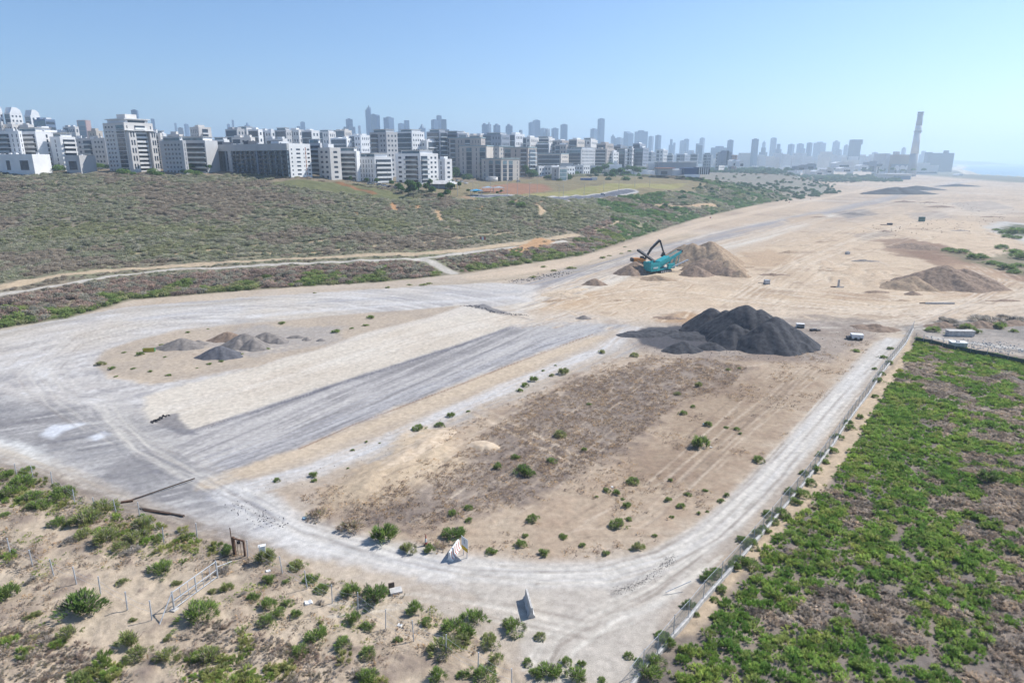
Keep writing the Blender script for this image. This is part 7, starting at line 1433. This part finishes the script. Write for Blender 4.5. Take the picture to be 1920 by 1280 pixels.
trees([(766, 369, 14, 18), (775, 372, 22, 32), (768, 358, 18, 20), (785, 366, 14, 24), (800, 362, 14, 20), (810, 368, 18, 18), (748, 357, 14, 14), (735, 350, 12, 12), (706, 346, 12, 12), (806, 352, 12, 16), (844, 363, 18, 22), (838, 372, 16, 16), (826, 375, 14, 14), (753, 363, 14, 14), (862, 354, 10, 14), (845, 342, 14, 20), (855, 340, 14, 26), (688, 344, 8, 10), (657, 342, 8, 12)], 'trees around the sloping roofed pavilion')
trees([(1112, 330, 14, 16), (1122, 328, 14, 16), (1134, 326, 16, 18), (1143, 324, 18, 20), (1160, 322, 18, 18), (1163, 330, 20, 16), (1178, 326, 14, 16), (1188, 328, 16, 16), (1196, 330, 18, 16), (1205, 326, 12, 12), (1212, 322, 12, 12), (1176, 318, 12, 12), (1222, 322, 10, 10), (1150, 329, 14, 12)], 'trees around the long white school')
trees([(985, 332, 14, 22), (992, 334, 16, 14), (1000, 334, 14, 12), (980, 328, 14, 26), (1005, 330, 10, 12), (890, 364, 8, 7), (878, 362, 8, 8), (897, 362, 8, 7), (932, 366, 7, 8), (940, 363, 6, 7), (1278, 322, 10, 10), (1296, 326, 8, 10), (1268, 322, 8, 10)], 'small trees near the playground and corner block')
trees([(905, 334, 14, 30), (899, 333, 12, 28), (860, 328, 12, 24), (855, 327, 12, 26), (848, 350, 8, 14), (820, 352, 9, 16)], 'tall palms before the beige blocks', True)
trees([(20, 302, 16, 12), (88, 303, 30, 18), (110, 306, 26, 18), (100, 312, 22, 14), (97, 302, 12, 20), (140, 306, 22, 14), (160, 308, 24, 16), (182, 310, 22, 14), (170, 303, 18, 12), (300, 312, 14, 12), (322, 318, 20, 18), (375, 322, 18, 16), (358, 322, 16, 14), (390, 324, 14, 16), (235, 318, 16, 12), (5, 308, 18, 12), (50, 308, 24, 12)], 'trees below the left hand blocks')
FT = []
r_ = random.Random(5)
for i in range(70): FT.append((1388 + r_.random() * 250, 311 + r_.random() * 7, 9 + r_.random() * 9, 7 + r_.random() * 6))
def far_trees():
    pts = []; 
    for px, py, w_, h_ in FT: x, z = xz_at(px, py, 1450 + r_.random() * 300); pts.append((x, 1450 + r_.random() * 300, min(z, 20) - 2))
    for i in range(900):
        u = r_.uniform(-.75, .56); Y = r_.uniform(640, 1500); X = u * Y
        if abs(u - .3) < .1 and Y < 1300: continue
        if u > .22 and Y < 1300: continue
        pts.append((X, Y, lz(X, Y) - 1))
    for i in range(900):
        u = r_.uniform(.2, .57); Y = r_.uniform(1330, 1900); X = u * Y; pts.append((X, Y, lz(X, Y) - 1))
    n = len(pts); scatter('town_trees', pts, ['bush'] * n, np.array([r_.uniform(2.0, 4.2) for _ in pts]), pick([lin(66, 96, 60), lin(80, 108, 68), lin(58, 86, 58)], n), 'dark tree belts between the far buildings and beyond the pale road', 'trees')
far_trees()

# ------------------------------------------------------------------ the hazy air
def haze():
    m = bpy.data.materials.new('haze_air'); m.use_nodes = True; nt = m.node_tree; nt.nodes.clear()
    v = nt.nodes.new('ShaderNodeVolumePrincipled'); v.inputs['Color'].default_value = (0.68, 0.85, 1.0, 1);
    v.inputs['Density'].default_value = HAZE; v.inputs['Anisotropy'].default_value = 0.5
    o = nt.nodes.new('ShaderNodeOutputMaterial'); nt.links.new(v.outputs[0], o.inputs['Volume'])
    h = MB().box((-9000, -6500, -30), (9500, 11500, 330)).build('haze', m); tag(h, kind='stuff')
haze()
